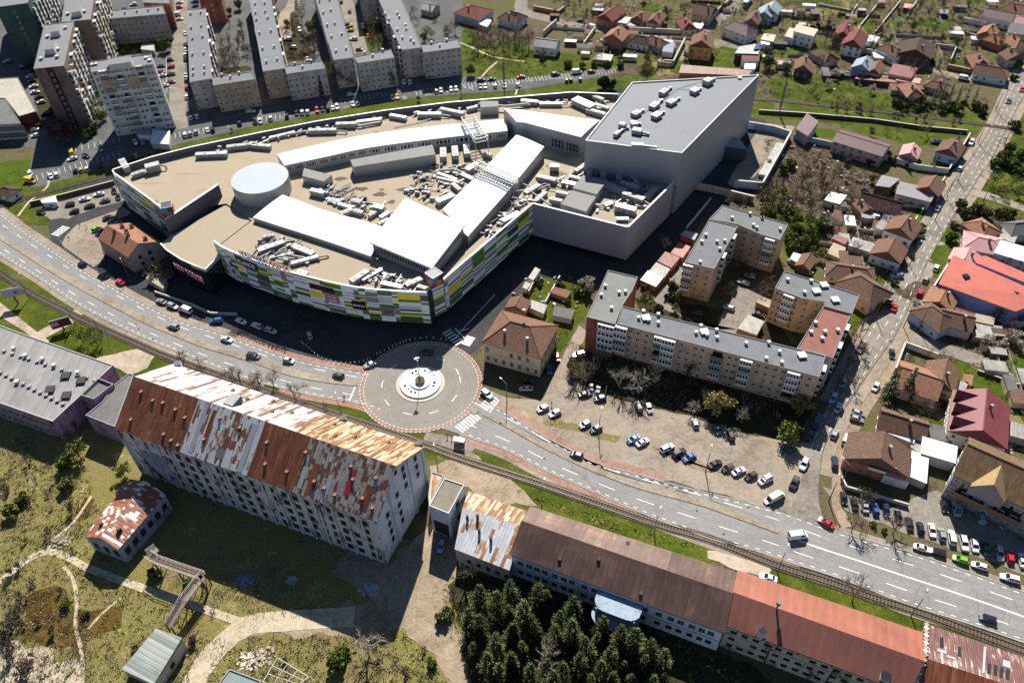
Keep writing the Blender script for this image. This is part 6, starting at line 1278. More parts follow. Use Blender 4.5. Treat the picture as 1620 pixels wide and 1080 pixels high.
flat('white sheet canopy roof behind the big brown gable house', '32', (798, 560, 945, 618, 958, 568, 798, 502), 3, 'white', 'grey', 'canopy', .4, 'canopy'); flat('wide white canopy roof with two tan strips over a paved court', '32', (995, 680, 1200, 740, 1212, 640, 1005, 580), 4, 'white', 'white', 'canopy', .6, 'canopy'); flat('striped white garage roof right of the big brown gable house', '32', (905, 812, 1025, 862, 1037, 705, 925, 662), 3.2, 'white', 'grey', 'garage', .3, 'garage'); flat('grey board roof between two white canopy roofs', '32', (930, 640, 985, 680, 1000, 590, 955, 570), 2.6, 'asb', 'grey'); flat('flat dark roof beside the low brown house and maroon roof', '32', (1030, 580, 1150, 600, 1130, 520, 1045, 500), 3.4, 'slate', 'grey', 'garage', 0, 'garage')
flat('long grey concrete roof at the right edge below the green field', '32', (1480, 555, 1680, 610, 1690, 530, 1475, 465), 3, 'asb', 'grey', 'shed', .3)
t, rf, wa, g = hip('guest_house', 'four storey guest house with brown tiled roof and yellow cross gable', 'guest house', (1534, 703), (1690, 772), 15, 10.5, 15.5, tiles('streaked brown tiles', (.2, .13, .07), (.13, .07, .05), 1.0), plaster('grey mauve render', (.26, .24, .25), .15), .8, None, .4, ends=(0, 0), gm=WM['cream'])
facade(t, wa[0], wa[1], [2, 5, 8.4], fr(8, .06, .95), 1.9, 1.5, W_STRIP); facade(t, wa[3], wa[0], [2, 5, 8, 11], [.2, .45, .7], 1.1, 1.5, W_FLAT)
for x in (.24, .62): p = wa[0].lerp(wa[1], x); d, n, L = frame_of(wa[0], wa[1]); p.z = 3.5; put(BALC[4], 'balcony', t, wall_mat(p, d, n, 7.5, 1.2, 5.6, t['_b']))
d, n, L = frame_of(wa[0], wa[1]); p = wa[0].lerp(wa[1], .36); mb = MB(); a, b = p+n*1.5-d*4.2, p+n*1.5+d*4.2; r = p+n*1.5+Vector((0, 0, 4.2)); e = p-n*6.2+Vector((0, 0, 4.2)); s = Vector((0, 0, .2))
mb.face([a, r, e, p-n*.5-d*4.2]); mb.face([b, p-n*.5+d*4.2, e, r]); mb.face([a, b, r], 1); mb.face([(*a[:2], 7.5), (*b[:2], 7.5), b, a], 1); mb.build('cross_gable', [mat('yellow ochre tiles', (.33, .23, .11), .9, .25, .5), MATS['grey mauve render']], t)
mb = MB()
# ---- beyond the mall, right of the big hall
flat('plum roofed shed at the corner of the service yard', '30', (230, 785, 300, 830, 365, 742, 295, 692), 5, 'plum', 'grey', 'shed', .4, win=False); house('long plum roofed building with pinkish wall and two skylights', '30', 490, 805, 788, 895, 11, 5.4, 1.8, 'g', 'plum', 'pinkw', 'building', kind='building')
house('small pink roofed house left of a dark conifer', '30', 948, 872, 925, 930, 7, 3.4, 2.2, 'g', 'pink', 'maroon' if 'maroon' in WM else 'brick'); house('brown gabled house with pale blue front beside the street', '30', 1210, 842, 1165, 905, 9, 4, 3, 'g', 'brown', 'blue'); flat('long blue grey loading ramp wall roof by the service yard', '30', (0, 1060, 60, 1070, 165, 880, 110, 870), 1.6, 'asb', 'grey', 'ramp', 0, 'loading_ramp')
house('bright orange hip roofed house beside the railway meadow', '30', 928, 500, 960, 540, 8.5, 3.6, 2.8, 'h', 'orange', 'grey'); flat('maroon sheet roofed house above a faded pink annex', '30', (795, 450, 930, 476, 970, 416, 825, 388), 4.4, 'maroon', 'tan', 'house', 1, 'house', True); flat('faded pink annex roof below the maroon sheet roof', '30', (840, 490, 980, 510, 990, 480, 850, 462), 3, 'pink', 'brick', 'shed', .3); flat('long rusty tan shed roof above the railway meadow', '30', (590, 480, 840, 505, 850, 470, 620, 445), 2.6, 'rusty', 'dark')
house('blue walled house with pale grey gable roof', '30', 665, 342, 632, 390, 8.5, 5, 2.8, 'g', 'blueg', 'lblue'); house('tan and grey gabled house touching the blue walled house', '30', 740, 368, 708, 420, 6, 4, 2.2, 'g', 'terra', 'tan'); house('large dark brown modern house with blue skylight strip', '30', 990, 228, 962, 300, 16, 5.2, 3.6, 'g', 'dark', 'dark')
house('small brown roofed house with white wall left of the dark modern house', '30', 790, 268, 850, 295, 8, 4.2, 2.6, 'h', 'brown', 'white'); house('large red tiled house with white gable and roof windows', '30', 622, 172, 580, 240, 10, 5.4, 3.8, 'g', 'red', 'white'); house('red tiled rear house beside the bright green lawn', '30', 545, 132, 520, 190, 8, 4.6, 3.2, 'g', 'red', 'white'); flat('small white flat roofed hut right of the large red house', '30', (655, 245, 715, 260, 738, 228, 680, 215), 3, 'white', 'white', 'hut', 0, 'hut')
flat('modern white cube house with cream roof', '30', (215, 190, 335, 222, 362, 180, 235, 150), 7, 'cream', 'white', 'house', 0, 'house', True); flat('white single storey wing of the modern cube house', '30', (160, 220, 215, 235, 235, 180, 190, 170), 4, 'cream', 'white', 'house', 0, 'house', True); house('brown hip roofed cottage above the dark orange gable', '30', 385, 290, 435, 322, 8, 3.2, 2.8, 'h', 'brown', 'grey'); house('orange edged dark gabled cottage in deep shade', '30', 285, 338, 275, 395, 7.5, 4, 3, 'g', 'terra', 'dark')
house('white house with pale grey gable roof at the upper suburb edge', '30', 100, 5, 72, 48, 9, 4.4, 3, 'g', 'blueg', 'white'); house('light orange tiled house behind a long white wall', '30', 1432, 146, 1395, 190, 8, 4, 2.8, 'g', 'orange', 'brick'); house('middle one of three orange hip roofs in the upper right', '30', 1435, 205, 1485, 220, 8, 3.6, 2.8, 'h', 'orange', 'brick'); house('rightmost orange hip roof at the upper right edge', '30', 1555, 210, 1600, 235, 9.5, 4, 3, 'h', 'orange', 'tan')
house('long plum roofed white walled hall in the upper right', '30', 1390, 50, 1568, 85, 11, 4.4, 2.6, 'g', 'plum', 'white', 'hall', kind='hall'); house('faded pink hip roof at the right edge, upper corner', '30', 1590, 95, 1650, 108, 10, 4, 2.6, 'h', 'pink', 'grey'); flat('dark slate flat roof below the faded pink corner roof', '30', (1525, 200, 1640, 215, 1650, 150, 1540, 140), 4, 'slate', 'grey', 'house', .5, 'house', True); house('terracotta hip house with small chimney above the white walled row', '30', 1345, 322, 1372, 365, 9, 3.8, 3, 'h', 'terra', 'brick'); house('long brown roofed white walled house at the street corner', '30', 1330, 388, 1485, 415, 9.5, 3.6, 2.8, 'gh', 'brown', 'white'); house('brown tiled house with two chimneys beside the upper street', '30', 1535, 290, 1585, 330, 9, 4, 3, 'g', 'brown', 'grey'); house('long terracotta cottage roof below the maroon sheet roof', '30', 1062, 492, 1132, 510, 6.5, 3, 2, 'h', 'terra', 'tan'); flat('green roofed garden hut', '30', (1100, 80, 1150, 85, 1160, 65, 1110, 58), 2.4, 'blueg', 'dark', 'hut', 0, 'hut'); flat('pink roofed garden pavilion beside two lawn squares', '30', (885, 45, 930, 55, 942, 30, 895, 22), 2.6, 'pink', 'dark', 'pavilion', .2, 'pavilion'); house('brown roofed house at the top right corner', '30', 1545, 15, 1640, 40, 9, 4, 3, 'h', 'terra', 'grey'); flat('flat cream roofed workshop with white container beside it', '30', (15, 240, 90, 255, 105, 215, 35, 205), 3.4, 'cream', 'grey', 'workshop', 0, 'workshop'); flat('white container box left of the white cube house', '30', (12, 265, 65, 275, 70, 245, 20, 238), 2.8, 'white', 'white', 'container', 0, 'container')
# ---- top middle suburb
house('grey roofed pale house behind the bare trees of the meadow', '20', 185, 232, 318, 248, 8.5, 4.4, 2.6, 'g', 'grey', 'white'); house('orange gabled brick house with bright roof above the meadow', '20', 702, 155, 655, 205, 10.5, 5, 3.4, 'g', 'orange', 'brick'); house('long brick red house with half dark half orange roof', '20', 690, 28, 605, 85, 10, 4.4, 3.2, 'g', 'red', 'brick'); house('first of two joined brown gables by the village street', '20', 848, 58, 805, 95, 7.5, 3.8, 2.8, 'g', 'terra', 'brick'); house('second of two joined brown gables by the village street', '20', 938, 68, 900, 112, 7.5, 3.8, 2.8, 'g', 'terra', 'grey'); house('dark red hip cottage beside a white shed roof', '20', 1090, 105, 1118, 140, 7.5, 3.4, 2.6, 'h', 'red', 'grey'); house('big brown tiled farmhouse beside the upper village street', '20', 1165, 22, 1275, 42, 12, 5, 3.6, 'g', 'brown', 'tan')
house('tall ochre gabled house with brown roof behind the big hall', '20', 1215, 185, 1195, 245, 11, 7, 3.6, 'g', 'terra', 'ochre'); house('white house with dark red hip roof near the street fork', '20', 1400, 128, 1475, 155, 10, 4.8, 3.2, 'h', 'plum', 'white'); flat('pale grey flat roof with solar panels at the lane', '20', (1400, 325, 1540, 330, 1565, 262, 1430, 285), 5, 'grey', 'dark', 'house', .4, 'house', True); flat('blue solar panel field on the long grey roof', '20', (1515, 300, 1545, 298, 1560, 262, 1530, 268), 5.9, 'solar', 'dark', 'solar panel', .3, 'solar_panel', False, 5.2); flat('brown porch roof with a white garage below', '20', (1440, 368, 1545, 372, 1550, 325, 1445, 322), 4, 'terra', 'white', 'porch', .6, 'porch'); flat('white garage behind the big hall', '20', (1455, 418, 1520, 422, 1528, 375, 1465, 370), 3, 'white', 'white', 'garage', 0, 'garage')
house('dark roofed cottage left of the tan pyramid roof', '20', 800, 215, 855, 225, 8, 3.4, 2.6, 'h', 'dark', 'white'); house('tan grey hip cottage next to the solar roof', '20', 890, 218, 945, 238, 8, 3.4, 2.6, 'h', 'brown', 'grey'); flat('blue solar covered roof inside a long walled yard', '20', (955, 312, 1018, 322, 1035, 262, 975, 256), 3, 'solar', 'white', 'shed', .5); flat('jumble of pale shed roofs below the orange gabled house', '20', (535, 360, 640, 372, 655, 335, 550, 325), 2.6, 'asb', 'tan'); flat('grey asbestos roofed outbuilding beside the brick red house', '20', (650, 130, 740, 145, 770, 108, 690, 98), 3, 'asb', 'grey'); house('dark pyramid roofed cottage beside the winding street', '20', 30, 68, 75, 78, 9, 3.6, 3.2, 'h', 'dark', 'white'); house('brown gable beyond the street fork', '20', 1535, 58, 1500, 112, 8, 4, 3, 'g', 'brown', 'dark'); house('blue white house at the top edge right of the bus', '20', 1600, 25, 1580, 70, 8, 4.4, 2.8, 'g', 'blueg', 'blue'); flat('rusty red sheet roofed long shed behind the big hall', '20', (1060, 445, 1480, 462, 1500, 430, 1075, 395), 3, 'rusty', 'brick', 'shed', .3); flat('white shed roof beside the dark red cottage', '20', (1138, 165, 1190, 175, 1208, 148, 1150, 140), 2.8, 'white', 'grey')
house('big coral red pyramid roofed house beside the meadow trees', '10', 1325, 30, 1365, 40, 15, 4.4, 3.6, 'h', 'red', 'blue'); flat('white tarpaulin roofed shed below the coral red house', '10', (1365, 140, 1430, 165, 1455, 125, 1390, 110), 2.6, 'white', 'grey'); house('grey roofed house left of the coral red pyramid roof', '10', 1045, 15, 1115, 30, 8, 3.6, 2.4, 'g', 'grey', 'grey'); house('small brown roofed house behind bare trees, upper middle', '10', 1545, 75, 1600, 90, 8, 3.6, 2.8, 'h', 'brown', 'white')
# ---- left edge, courtyard sheds and gardens
house('tiny brown roofed railway hut at the left edge', '01', 20, 100, 60, 112, 6, 3, 1.6, 'h', 'dark', 'white', 'hut', kind='hut')
for i, (q, m, lab) in enumerate([((825, 665, 915, 705, 960, 650, 870, 610), 'white', 'white and rust roofed garage nearest the pale green roof'), ((880, 610, 965, 650, 1000, 600, 920, 560), 'asb', 'brown grey roofed garage, second in the shed row'), ((930, 550, 1010, 590, 1060, 530, 975, 495), 'rusty', 'rusty red roofed garage, third in the shed row'), ((1010, 500, 1080, 530, 1125, 465, 1060, 435), 'brick', 'dark red roofed garage at the far end of the shed row'), ((1070, 390, 1150, 420, 1170, 385, 1095, 365), 'blueg', 'blue roofed hut in the shade of the grey mall box'), ((1530, 800, 1640, 850, 1640, 800, 1560, 765), 'tan', 'tan roofed garage in the car court'), ((1420, 960, 1530, 1000, 1575, 920, 1480, 880), 'asb', 'grey concrete garage roof above the long block')]): flat(lab, '21', q, 2.7, m, 'brick', 'garage', .2, 'garage')
flat('dark tarred garden shed in the villa garden', '21', (290, 880, 400, 905, 415, 850, 300, 825), 2.6, 'slate', 'grey'); house('small terracotta annex behind the villa', '21', 90, 765, 60, 820, 7, 3.4, 2, 'g', 'terra', 'brick', 'shed', kind='shed', win=False); flat('pale lean to roof behind the villa', '21', (140, 830, 230, 870, 250, 820, 160, 790), 2.6, 'asb', 'tan'); flat('pale stacked caravan like hut on the yard wall', '21', (140, 650, 170, 665, 210, 605, 180, 590), 2.6, 'asb', 'white', 'hut', 0, 'hut'); flat('second pale hut along the yard wall', '21', (105, 710, 130, 722, 150, 690, 122, 678), 2.4, 'asb', 'white', 'hut', 0, 'hut'); flat('broken tile roofed coop in the villa garden', '21', (270, 740, 370, 775, 400, 735, 300, 710), 2, 'terra', 'brick')
flat('small flat roofed shop hut at the foot of the pale slab tower', '00', (920, 870, 1030, 880, 1035, 800, 930, 790), 3, 'white', 'grey', 'kiosk', 0, 'kiosk'); flat('pale blue canopy at the foot of the pale slab tower', '00', (835, 820, 920, 825, 910, 785, 835, 790), 3, 'blueg', 'white', 'canopy', 0, 'canopy'); flat('grey substation hut behind the pale slab tower', '00', (860, 300, 940, 310, 940, 262, 870, 268), 3, 'asb', 'grey', 'hut', 0, 'hut')
flat('white box container beside the gravel car park', '01', (260, 195, 345, 190, 335, 155, 250, 180), 2.6, 'white', 'white', 'container', 0, 'container')
# small sheds and lean-tos of the yards
def in_poly(q, r):
    while True:
        x, y = r.uniform(min(p[0] for p in q), max(p[0] for p in q)), r.uniform(min(p[1] for p in q), max(p[1] for p in q)); ins = False
        for i in range(len(q)):
            a, b = q[i], q[i-1]
            if (a[1] > y) != (b[1] > y) and x < (b[0]-a[0])*(y-a[1])/(b[1]-a[1])+a[0]: ins = not ins
        if ins: return x, y
for where, n, poly in (('among the upper right gardens', 26, (1205, 0, 1600, 0, 1600, 55, 1450, 110, 1350, 95, 1205, 105)), ('between the top village yards', 20, (860, 0, 1180, 0, 1150, 30, 1060, 98, 900, 82)), ('in the scrub yards', 16, (1300, 310, 1440, 320, 1380, 420, 1310, 400)), ('in the yards at the right edge', 14, (1560, 345, 1630, 355, 1630, 690, 1590, 690, 1560, 560)), ('above the railway meadow', 8, (1290, 105, 1480, 135, 1470, 150, 1300, 118))):
    r = random.Random(n*31); q = Q(*poly)
    for k in range(n):
        x, y = in_poly(q, r); c = P(x, y, 2.6); a = -.22+r.choice((0, 0, math.pi/2)); w, h = r.uniform(1.6, 4), r.uniform(1.2, 2.4); u, v = Vector((math.cos(a), math.sin(a), 0))*w, Vector((-math.sin(a), math.cos(a), 0))*h
        m, cn = r.choice((('asb', 'grey'), ('terra', 'terracotta'), ('brown', 'brown'), ('rusty', 'rusty'), ('white', 'white'), ('slate', 'dark'), ('asb', 'grey'), ('brown', 'brown')))
        flat(f'small {cn} roofed shed {where}', None, [t_ for p in (c-u-v, c+u-v, c+u+v, c-u+v) for t_ in pix(p)], 2.4, m, r.choice(('grey', 'tan', 'dark', 'cream')), 'shed', r.uniform(.1, .6))
    for k in range(n//2):
        x, y = in_poly(q, r); c = P(x, y); a = -.22+r.choice((0, math.pi/2)); L = r.uniform(6, 14); u = Vector((math.cos(a), math.sin(a), 0))*L; t = thing('garden_fence', f'low board fence {where}', 'fence', c); mb = MB(); mb.beam(c-u+Vector((0, 0, .8)), c+u+Vector((0, 0, .8)), .12, 1.5); mb.build('boards', WM[r.choice(('dark', 'grey', 'tan'))], t); mb = MB()
        for j in range(6): p = c-u+u*2*j/5; mb.beam(p, p+Vector((0, 0, 1.75)), .2)
        mb.build('posts', WM['grey'], t)
# ---- yard walls and fences
WL = 0
def yard_wall(lab, px, h=2., m=None, th=.3, tile=None):
    q = T(tile, *px) if tile else Q(*px); pts = PP(q); c = pts[len(pts)//2]; t = thing('garden_wall', lab, 'wall', c); mb = MB(); cp = MB()
    for a, b in zip(pts, pts[1:]): mb.beam(a+Vector((0, 0, h/2)), b+Vector((0, 0, h/2)), th, h); cp.beam(a+Vector((0, 0, h+.06)), b+Vector((0, 0, h+.06)), th+.15, .12)
    mb.build('wall', m or WM['grey'], t); cp.build('coping', plain('pale coping', (.5, .46, .4), .8), t)
yard_wall('white rimmed yard wall around the ribbed orange house', T('32', 830, 190, 885, 30, 1080, 100), 2.2, WM['white']) if False else yard_wall('white rimmed yard wall round the ribbed orange house', (825, 190, 885, 32, 1085, 105), 2.2, WM['white'], .4, '32')
yard_wall('long dark wall along the upper village street', (750, 195, 1150, 215, 1200, 165, 1380, 5), 2.6, WM['grey'], .4, '20'); yard_wall('pale wall between two dug fields beside the grey roofed house', (230, 222, 310, 150), 3, WM['grey'], .4, '20'); yard_wall('pale wall right of the dug field', (475, 285, 545, 190), 2.4, WM['grey'], .4, '20'); yard_wall('long white yard wall along the narrow lane by the ochre house', (965, 400, 1020, 405, 1090, 265), 3, WM['grey'], .5, '20'); yard_wall('long blue white wall below the plum roofed shed', (210, 850, 470, 905, 480, 850), 2.6, WM['blue'], .4, '30'); yard_wall('white wall along the street below the pale blue front', (735, 965, 960, 1035, 1150, 1060, 1280, 840), 2.4, WM['white'], .4, '30'); yard_wall('white wall in front of the plum roofed white hall', (1240, 135, 1380, 165), 2.6, WM['white'], .5, '30'); yard_wall('wall between lawn and dark modern house', (1080, 290, 1200, 305, 1160, 400), 2, WM['grey'], .3, '30'); yard_wall('brown wall along the right lane', (1145, 420, 1310, 455), 2.4, WM['brick'], .4, '30'); yard_wall('grey wall behind the small white hut', (610, 320, 740, 340), 2.4, WM['grey'], .4, '30'); yard_wall('dark boundary wall along the railway meadow', (0, 690, 240, 705, 700, 745, 1000, 790, 1270, 815), 1.6, WM['dark'], .4, '30'); yard_wall('dark railway wall beside the gravel car park', (190, 215, 400, 165, 700, 85), 2, WM['dark'], .4, '01'); yard_wall('tall blue grey wall bending round the loading yard', (1181, 203, 1222, 210, 1249, 219, 1204, 300, 1160, 296), 3.4, WM['blue'], .6); yard_wall('long concrete wall of the mall service yard', (1140, 110, 1270, 135, 1510, 195), 3, WM['grey'], .6, '21'); yard_wall('front yard wall of the houses below the street', (780, 620, 960, 300), 2., WM['grey'], .3, '31') ; yard_wall('upper front yard wall along the street', (990, 260, 1130, 60), 2., WM['grey'], .3, '31'); yard_wall('white front wall of the red hall', (1040, 760, 1190, 520), 2, WM['white'], .4, '31'); yard_wall('slim wall along the green field', (1330, 190, 1620, 290), 1.2, WM['dark'], .25, '32'); yard_wall('villa garden wall', (140, 760, 200, 640), 2, WM['grey'], .3, '21'); yard_wall('inner villa garden wall', (240, 820, 330, 660), 1.6, WM['cream'], .3, '21'); yard_wall('low wall of the brown gable house forecourt', (500, 840, 530, 900, 910, 1010), 1.4, WM['grey'], .3, '32'); yard_wall('wall enclosing brown beds beside the winding street', (170, 60, 320, 90, 360, 60), 2.2, WM['brick'], .4, '20'); yard_wall('curved low glass wall before the entrance block', (950, 750, 1180, 830, 1290, 880, 1450, 885), 1.2, steel_g, .3, '01')
for k, (tile, a) in enumerate([('30', (745, 10, 620, 165)), ('30', (860, 20, 710, 205)), ('30', (960, 20, 900, 115)), ('30', (600, 40, 545, 130)), ('30', (360, 35, 580, 80)), ('31', (175, 560, 330, 640)), ('21', (1100, 360, 1250, 180)), ('30', (1265, 210, 1420, 260))]):
    yard_wall(['pale garden path wall running up the bright lawn', 'grey fence line right of the bright lawn', 'fence right of the two lawn squares', 'fence left of the red rear house', 'low wall under the long green strip', 'fence beside the ochre block', 'long fence on the shaded path below the big hall', 'pale fence by the orange roofs'][k], a, 1.3, WM['cream'] if k == 0 else WM['grey'], .3, tile)
# ================================================================ vehicles
PAINT = {k: plain(n+' car paint', c, .3, m, .6) for k, n, c, m in [('w', 'white', (.72, .72, .72), 0), ('s', 'silver', (.42, .43, .45), .5), ('g', 'grey', (.15, .155, .165), .4), ('k', 'black', (.012, .012, .014), .1), ('d', 'dark blue', (.012, .022, .06), .2), ('b', 'blue', (.03, .1, .28), .2), ('l', 'light blue', (.25, .42, .6), .2), ('r', 'red', (.5, .012, .025), 0), ('m', 'dark red', (.2, .015, .03), .1), ('e', 'green', (.2, .5, .02), .1), ('t', 'dark teal', (.02, .08, .08), .2), ('y', 'yellow', (.65, .42, .01), 0), ('o', 'sand coloured', (.4, .33, .24), .2)]}
CNAME = dict(w='white', s='silver', g='grey', k='black', d='dark blue', b='blue', l='light blue', r='red', m='dark red', e='bright green', t='dark teal', y='yellow', o='sand coloured')
trim = plain('car trim', (.02, .02, .022), .6); tyre = plain('tyre rubber', (.012, .012, .012), .9); carglass = plain('car glass', (.015, .018, .022), .06, 0, 0, .8); lamp_m = plain('headlamp lens', (.7, .7, .7), .15); tail_m = plain('tail lamp lens', (.35, .01, .01), .2); rim_m = plain('wheel rim', (.4, .4, .42), .3, .8)
def car_proto(kind):
    # stations along the length: x, half width, belt height ; cabin: base x0,x1, top x0,x1, roof height
    L, W, st, cab, rw = dict(
        hatchback=(4.0, .86, [(-2.0, .72, .62), (-1.85, .82, .82), (-.9, .86, .9), (.6, .86, .9), (1.3, .83, .84), (1.85, .76, .68), (2.0, .6, .5)], (-1.9, 1.05, -1.45, .25, 1.48), .58),
        sedan=(4.5, .89, [(-2.25, .72, .66), (-2.1, .82, .9), (-1.3, .89, .93), (.7, .89, .92), (1.5, .86, .85), (2.1, .77, .68), (2.25, .6, .5)], (-1.55, 1.05, -.95, .2, 1.43), .6),
        estate=(4.7, .92, [(-2.35, .75, .7), (-2.2, .87, .98), (-1.2, .92, 1.02), (.7, .92, 1.02), (1.5, .9, .95), (2.2, .82, .8), (2.35, .7, .6)], (-2.2, 1.1, -1.85, .35, 1.68), .62),
        van=(5.2, .97, [(-2.6, .92, 1.1), (-2.5, .97, 1.15), (0, .97, 1.15), (1.6, .97, 1.1), (2.2, .93, 1.0), (2.6, .8, .7)], (-2.55, 2.0, -2.5, 1.15, 2.25), .68),
        pickup=(5.0, .92, [(-2.5, .86, .95), (-.6, .92, 1.0), (.8, .92, 1.0), (1.7, .9, .95), (2.3, .85, .85), (2.5, .7, .6)], (-.7, 1.2, -.5, .55, 1.7), .66))[kind]
    zb = .24; body = MB(); R = []
    for x, w, z in st: R.append([Vector((x, -w*.94, zb)), Vector((x, -w, zb+.2)), Vector((x, -w, z-.14)), Vector((x, -w*.93, z)), Vector((x, w*.93, z)), Vector((x, w, z-.14)), Vector((x, w, zb+.2)), Vector((x, w*.94, zb))])
    for a, b in zip(R, R[1:]):
        for i in range(7): body.face([a[i], b[i], b[i+1], a[i+1]][::-1], 1 if i in (0, 6) else 0)
        body.face([a[7], b[7], b[0], a[0]][::-1], 1)
    body.face(R[0]); body.face(R[-1][::-1])
    x0, x1, t0, t1, h = cab; wb, wt = st[2][1]*.93, st[2][1]*.74 if kind != 'van' else st[2][1]*.9; zt = st[2][2]-.03
    B_ = [Vector((x0, -wb, zt)), Vector((x1, -wb, zt)), Vector((x1, wb, zt)), Vector((x0, wb, zt))]; T_ = [Vector((t0, -wt, h-.06)), Vector((t1, -wt, h-.06)), Vector((t1, wt, h-.06)), Vector((t0, wt, h-.06))]
    r2 = [Vector((p.x, p.y, h)) for p in T_]; r2 = [p.lerp(Vector(((t0+t1)/2, 0, h)), .1) for p in r2]
    for i in range(4): body.face([T_[i], T_[(i+1) % 4], r2[(i+1) % 4], r2[i]])
    body.face(r2)
    for a, b in zip(B_, T_): body.beam(a, b, .11, .11)
    for s in (-1, 1):
        m = (B_[0].lerp(B_[1], .5)+Vector((0, 0, 0))); k = T_[0].lerp(T_[1], .45); m.y *= -s; k.y *= -s; body.beam(m, k, .1, .06)
        for e, mm, zz in ((-2, 2, .72), (-1, 0, 0)): pass
        body.box((st[-1][0]-.16, s*.55, .56), .1, .32, .16, 0, 2); body.box((st[0][0]+.02, s*.66, .66), .08, .26, .18, 0, 3)
        body.box((x1-.15, s*(wb+.12), zt+.02), .14, .2, .13, 0, 0)
    if kind == 'van':   # closed panels behind the cab
        for s in (-1, 1): body.face([(p[0], s*(p[1]), p[2]) for p in ((-2.45, wb+.004, zt+.05), (.4, wb+.004, zt+.05), (.35, wt+.004, h-.1), (-2.4, wt+.004, h-.1))][::-s])
    if kind == 'pickup': body.face([(-2.4, -.72, 1.005), (-.75, -.72, 1.02), (-.75, .72, 1.02), (-2.4, .72, 1.005)], 1)
    g = MB(); k = .012
    for i in range(4): g.face([B_[i], B_[(i+1) % 4], T_[(i+1) % 4], T_[i]])
    wh = MB(); wh.tube((0, -.1, 0), (0, .1, 0), .31, .31, 10); wh.tube((0, -.11, 0), (0, .11, 0), .18, .18, 8, 1)
    t = thing('parked_car', '', 'car', (0, 0, 0))
    bo = body.build('body', [PAINT['w'], trim, lamp_m, tail_m], t); bo.material_slots[0].link = 'OBJECT'; bo.material_slots[0].material = PAINT['w']
    g.build('windows', carglass, t); me = None
    for sx in (-1, 1):
        for sy in (-1, 1):
            if me is None: w0 = wh.build('wheel', [tyre, rim_m], t); me = w0.data
            else: w0 = put(me, 'wheel', t, Matrix.Identity(4))
            w0.matrix_local = Matrix.Translation((sx*L*.31, sy*(st[2][1]-.1), .31))
    return t
CARS = {k: car_proto(k) for k in ('hatchback', 'sedan', 'estate', 'van', 'pickup')}
USED = {}
CARN = [0]
def put_car(px, py, col, kind, dx, dy, label, group, moving=False):
    src = CARS[kind]; a = P(px, py, .7); b = P(px+dx, py+dy, .7); rz = math.atan2(b.y-a.y, b.x-a.x); CARN[0] += 1
    rz += (hsh(px, py)-.5)*.07; loc = (a.x, a.y, .12)
    if kind not in USED: USED[kind] = 1; c = src; c.location = loc; c.rotation_euler = (0, 0, rz); c['label'] = label; c['group'] = group
    else: c = copy_tree(src, loc, rz, 1.0, label, group)
    c.name = 'moving_car' if moving else ('parked_van' if kind == 'van' else 'parked_car'); c['category'] = 'van' if kind == 'van' else 'car'
    for ch in c.children:
        if ch.name.startswith('body'): ch.material_slots[0].link = 'OBJECT'; ch.material_slots[0].material = PAINT[col]
def cars(tile, where, dx, dy, txt, group='cars parked in the lots and streets', moving=False):
    """txt: x,y,colour[kind letter] ...; kinds h hatchback, a sedan, e estate, v van, p pickup"""
    for i, s in enumerate(txt.split()):
        f = s.split(','); (px, py) = T(tile, float(f[0]), float(f[1]))[0]; c = f[2][0]; r = hsh(s, i)
        kind = {'v': 'van', 'p': 'pickup', 'h': 'hatchback', 'a': 'sedan', 'e': 'estate'}[f[2][1]] if len(f[2]) > 1 else ('hatchback' if r < .42 else 'sedan' if r < .75 else 'estate')
        ddx, ddy = (float(f[3]), float(f[4])) if len(f) > 4 else (dx, dy)
        if r > .93 or hsh(s) > .5: ddx, ddy = -ddx, -ddy
        put_car(px, py, c, kind, ddx, ddy, f'{CNAME[c]} {kind} {where}', group, moving)
cars('00', 'in the line between office and brown tower', 10, -2, '185,468,w 195,492,d 205,527,w 215,562,w 237,592,k 250,622,w 280,690,d 230,757,e 215,790,w 215,827,w 262,738,k 45,378,g 150,412,k')
cars('00', 'in the striped lot behind the pale slab tower', 10, -1, '1040,365,d 980,402,g 1043,407,r 985,440,m 990,460,w 1043,453,d 1045,500,m 1003,521,w')
cars('00', 'along the kerb left of the brick red roof section', 2, 10, '1130,205,w 1130,270,g 1132,305,w 1130,335,w 1130,362,k 1135,460,w 1135,490,g 1140,535,r 1140,590,w 1150,682,g 1165,717,w 1200,710,w')
cars('00', 'in the upper lot behind the towers', 10, -1, '595,20,w 650,20,w 755,55,b 815,28,w 640,75,k 640,112,r 1095,15,w 1095,45,r 1190,10,b 1190,36,b 1095,117,w 1375,120,r 1075,92,wv')
cars('00', 'in the row along the railway green', 3, 10, '1130,822,w 1160,816,s 1195,805,s 1265,792,w 1297,791,k 1460,752,d 1555,740,k 1588,738,w 1272,707,k 1530,680,w,10,-1')
cars('00', 'in the shaded lot below the pale slab tower', 3, 10, '825,866,w 868,866,s 615,906,s 797,960,k 828,948,s 610,1006,k')
cars('00', 'in the open lot below the purple tree', 3, 10, '355,946,k 437,931,yv 440,968,w,10,-3 525,951,k,10,4 460,1042,k 495,1036,y 530,1029,w 345,1065,w 305,1070,w 185,1056,w')
cars('10', 'between the long grey blocks', 3, 10, '265,15,k 540,12,k 265,45,k 285,182,w 215,239,w,10,0 300,246,b 320,322,r 335,359,w 245,290,w,10,0 590,70,k 580,150,k,10,0 590,166,g,10,0 595,186,y,10,0 615,238,w,10,0 650,302,g,10,0 672,160,w 703,221,r')
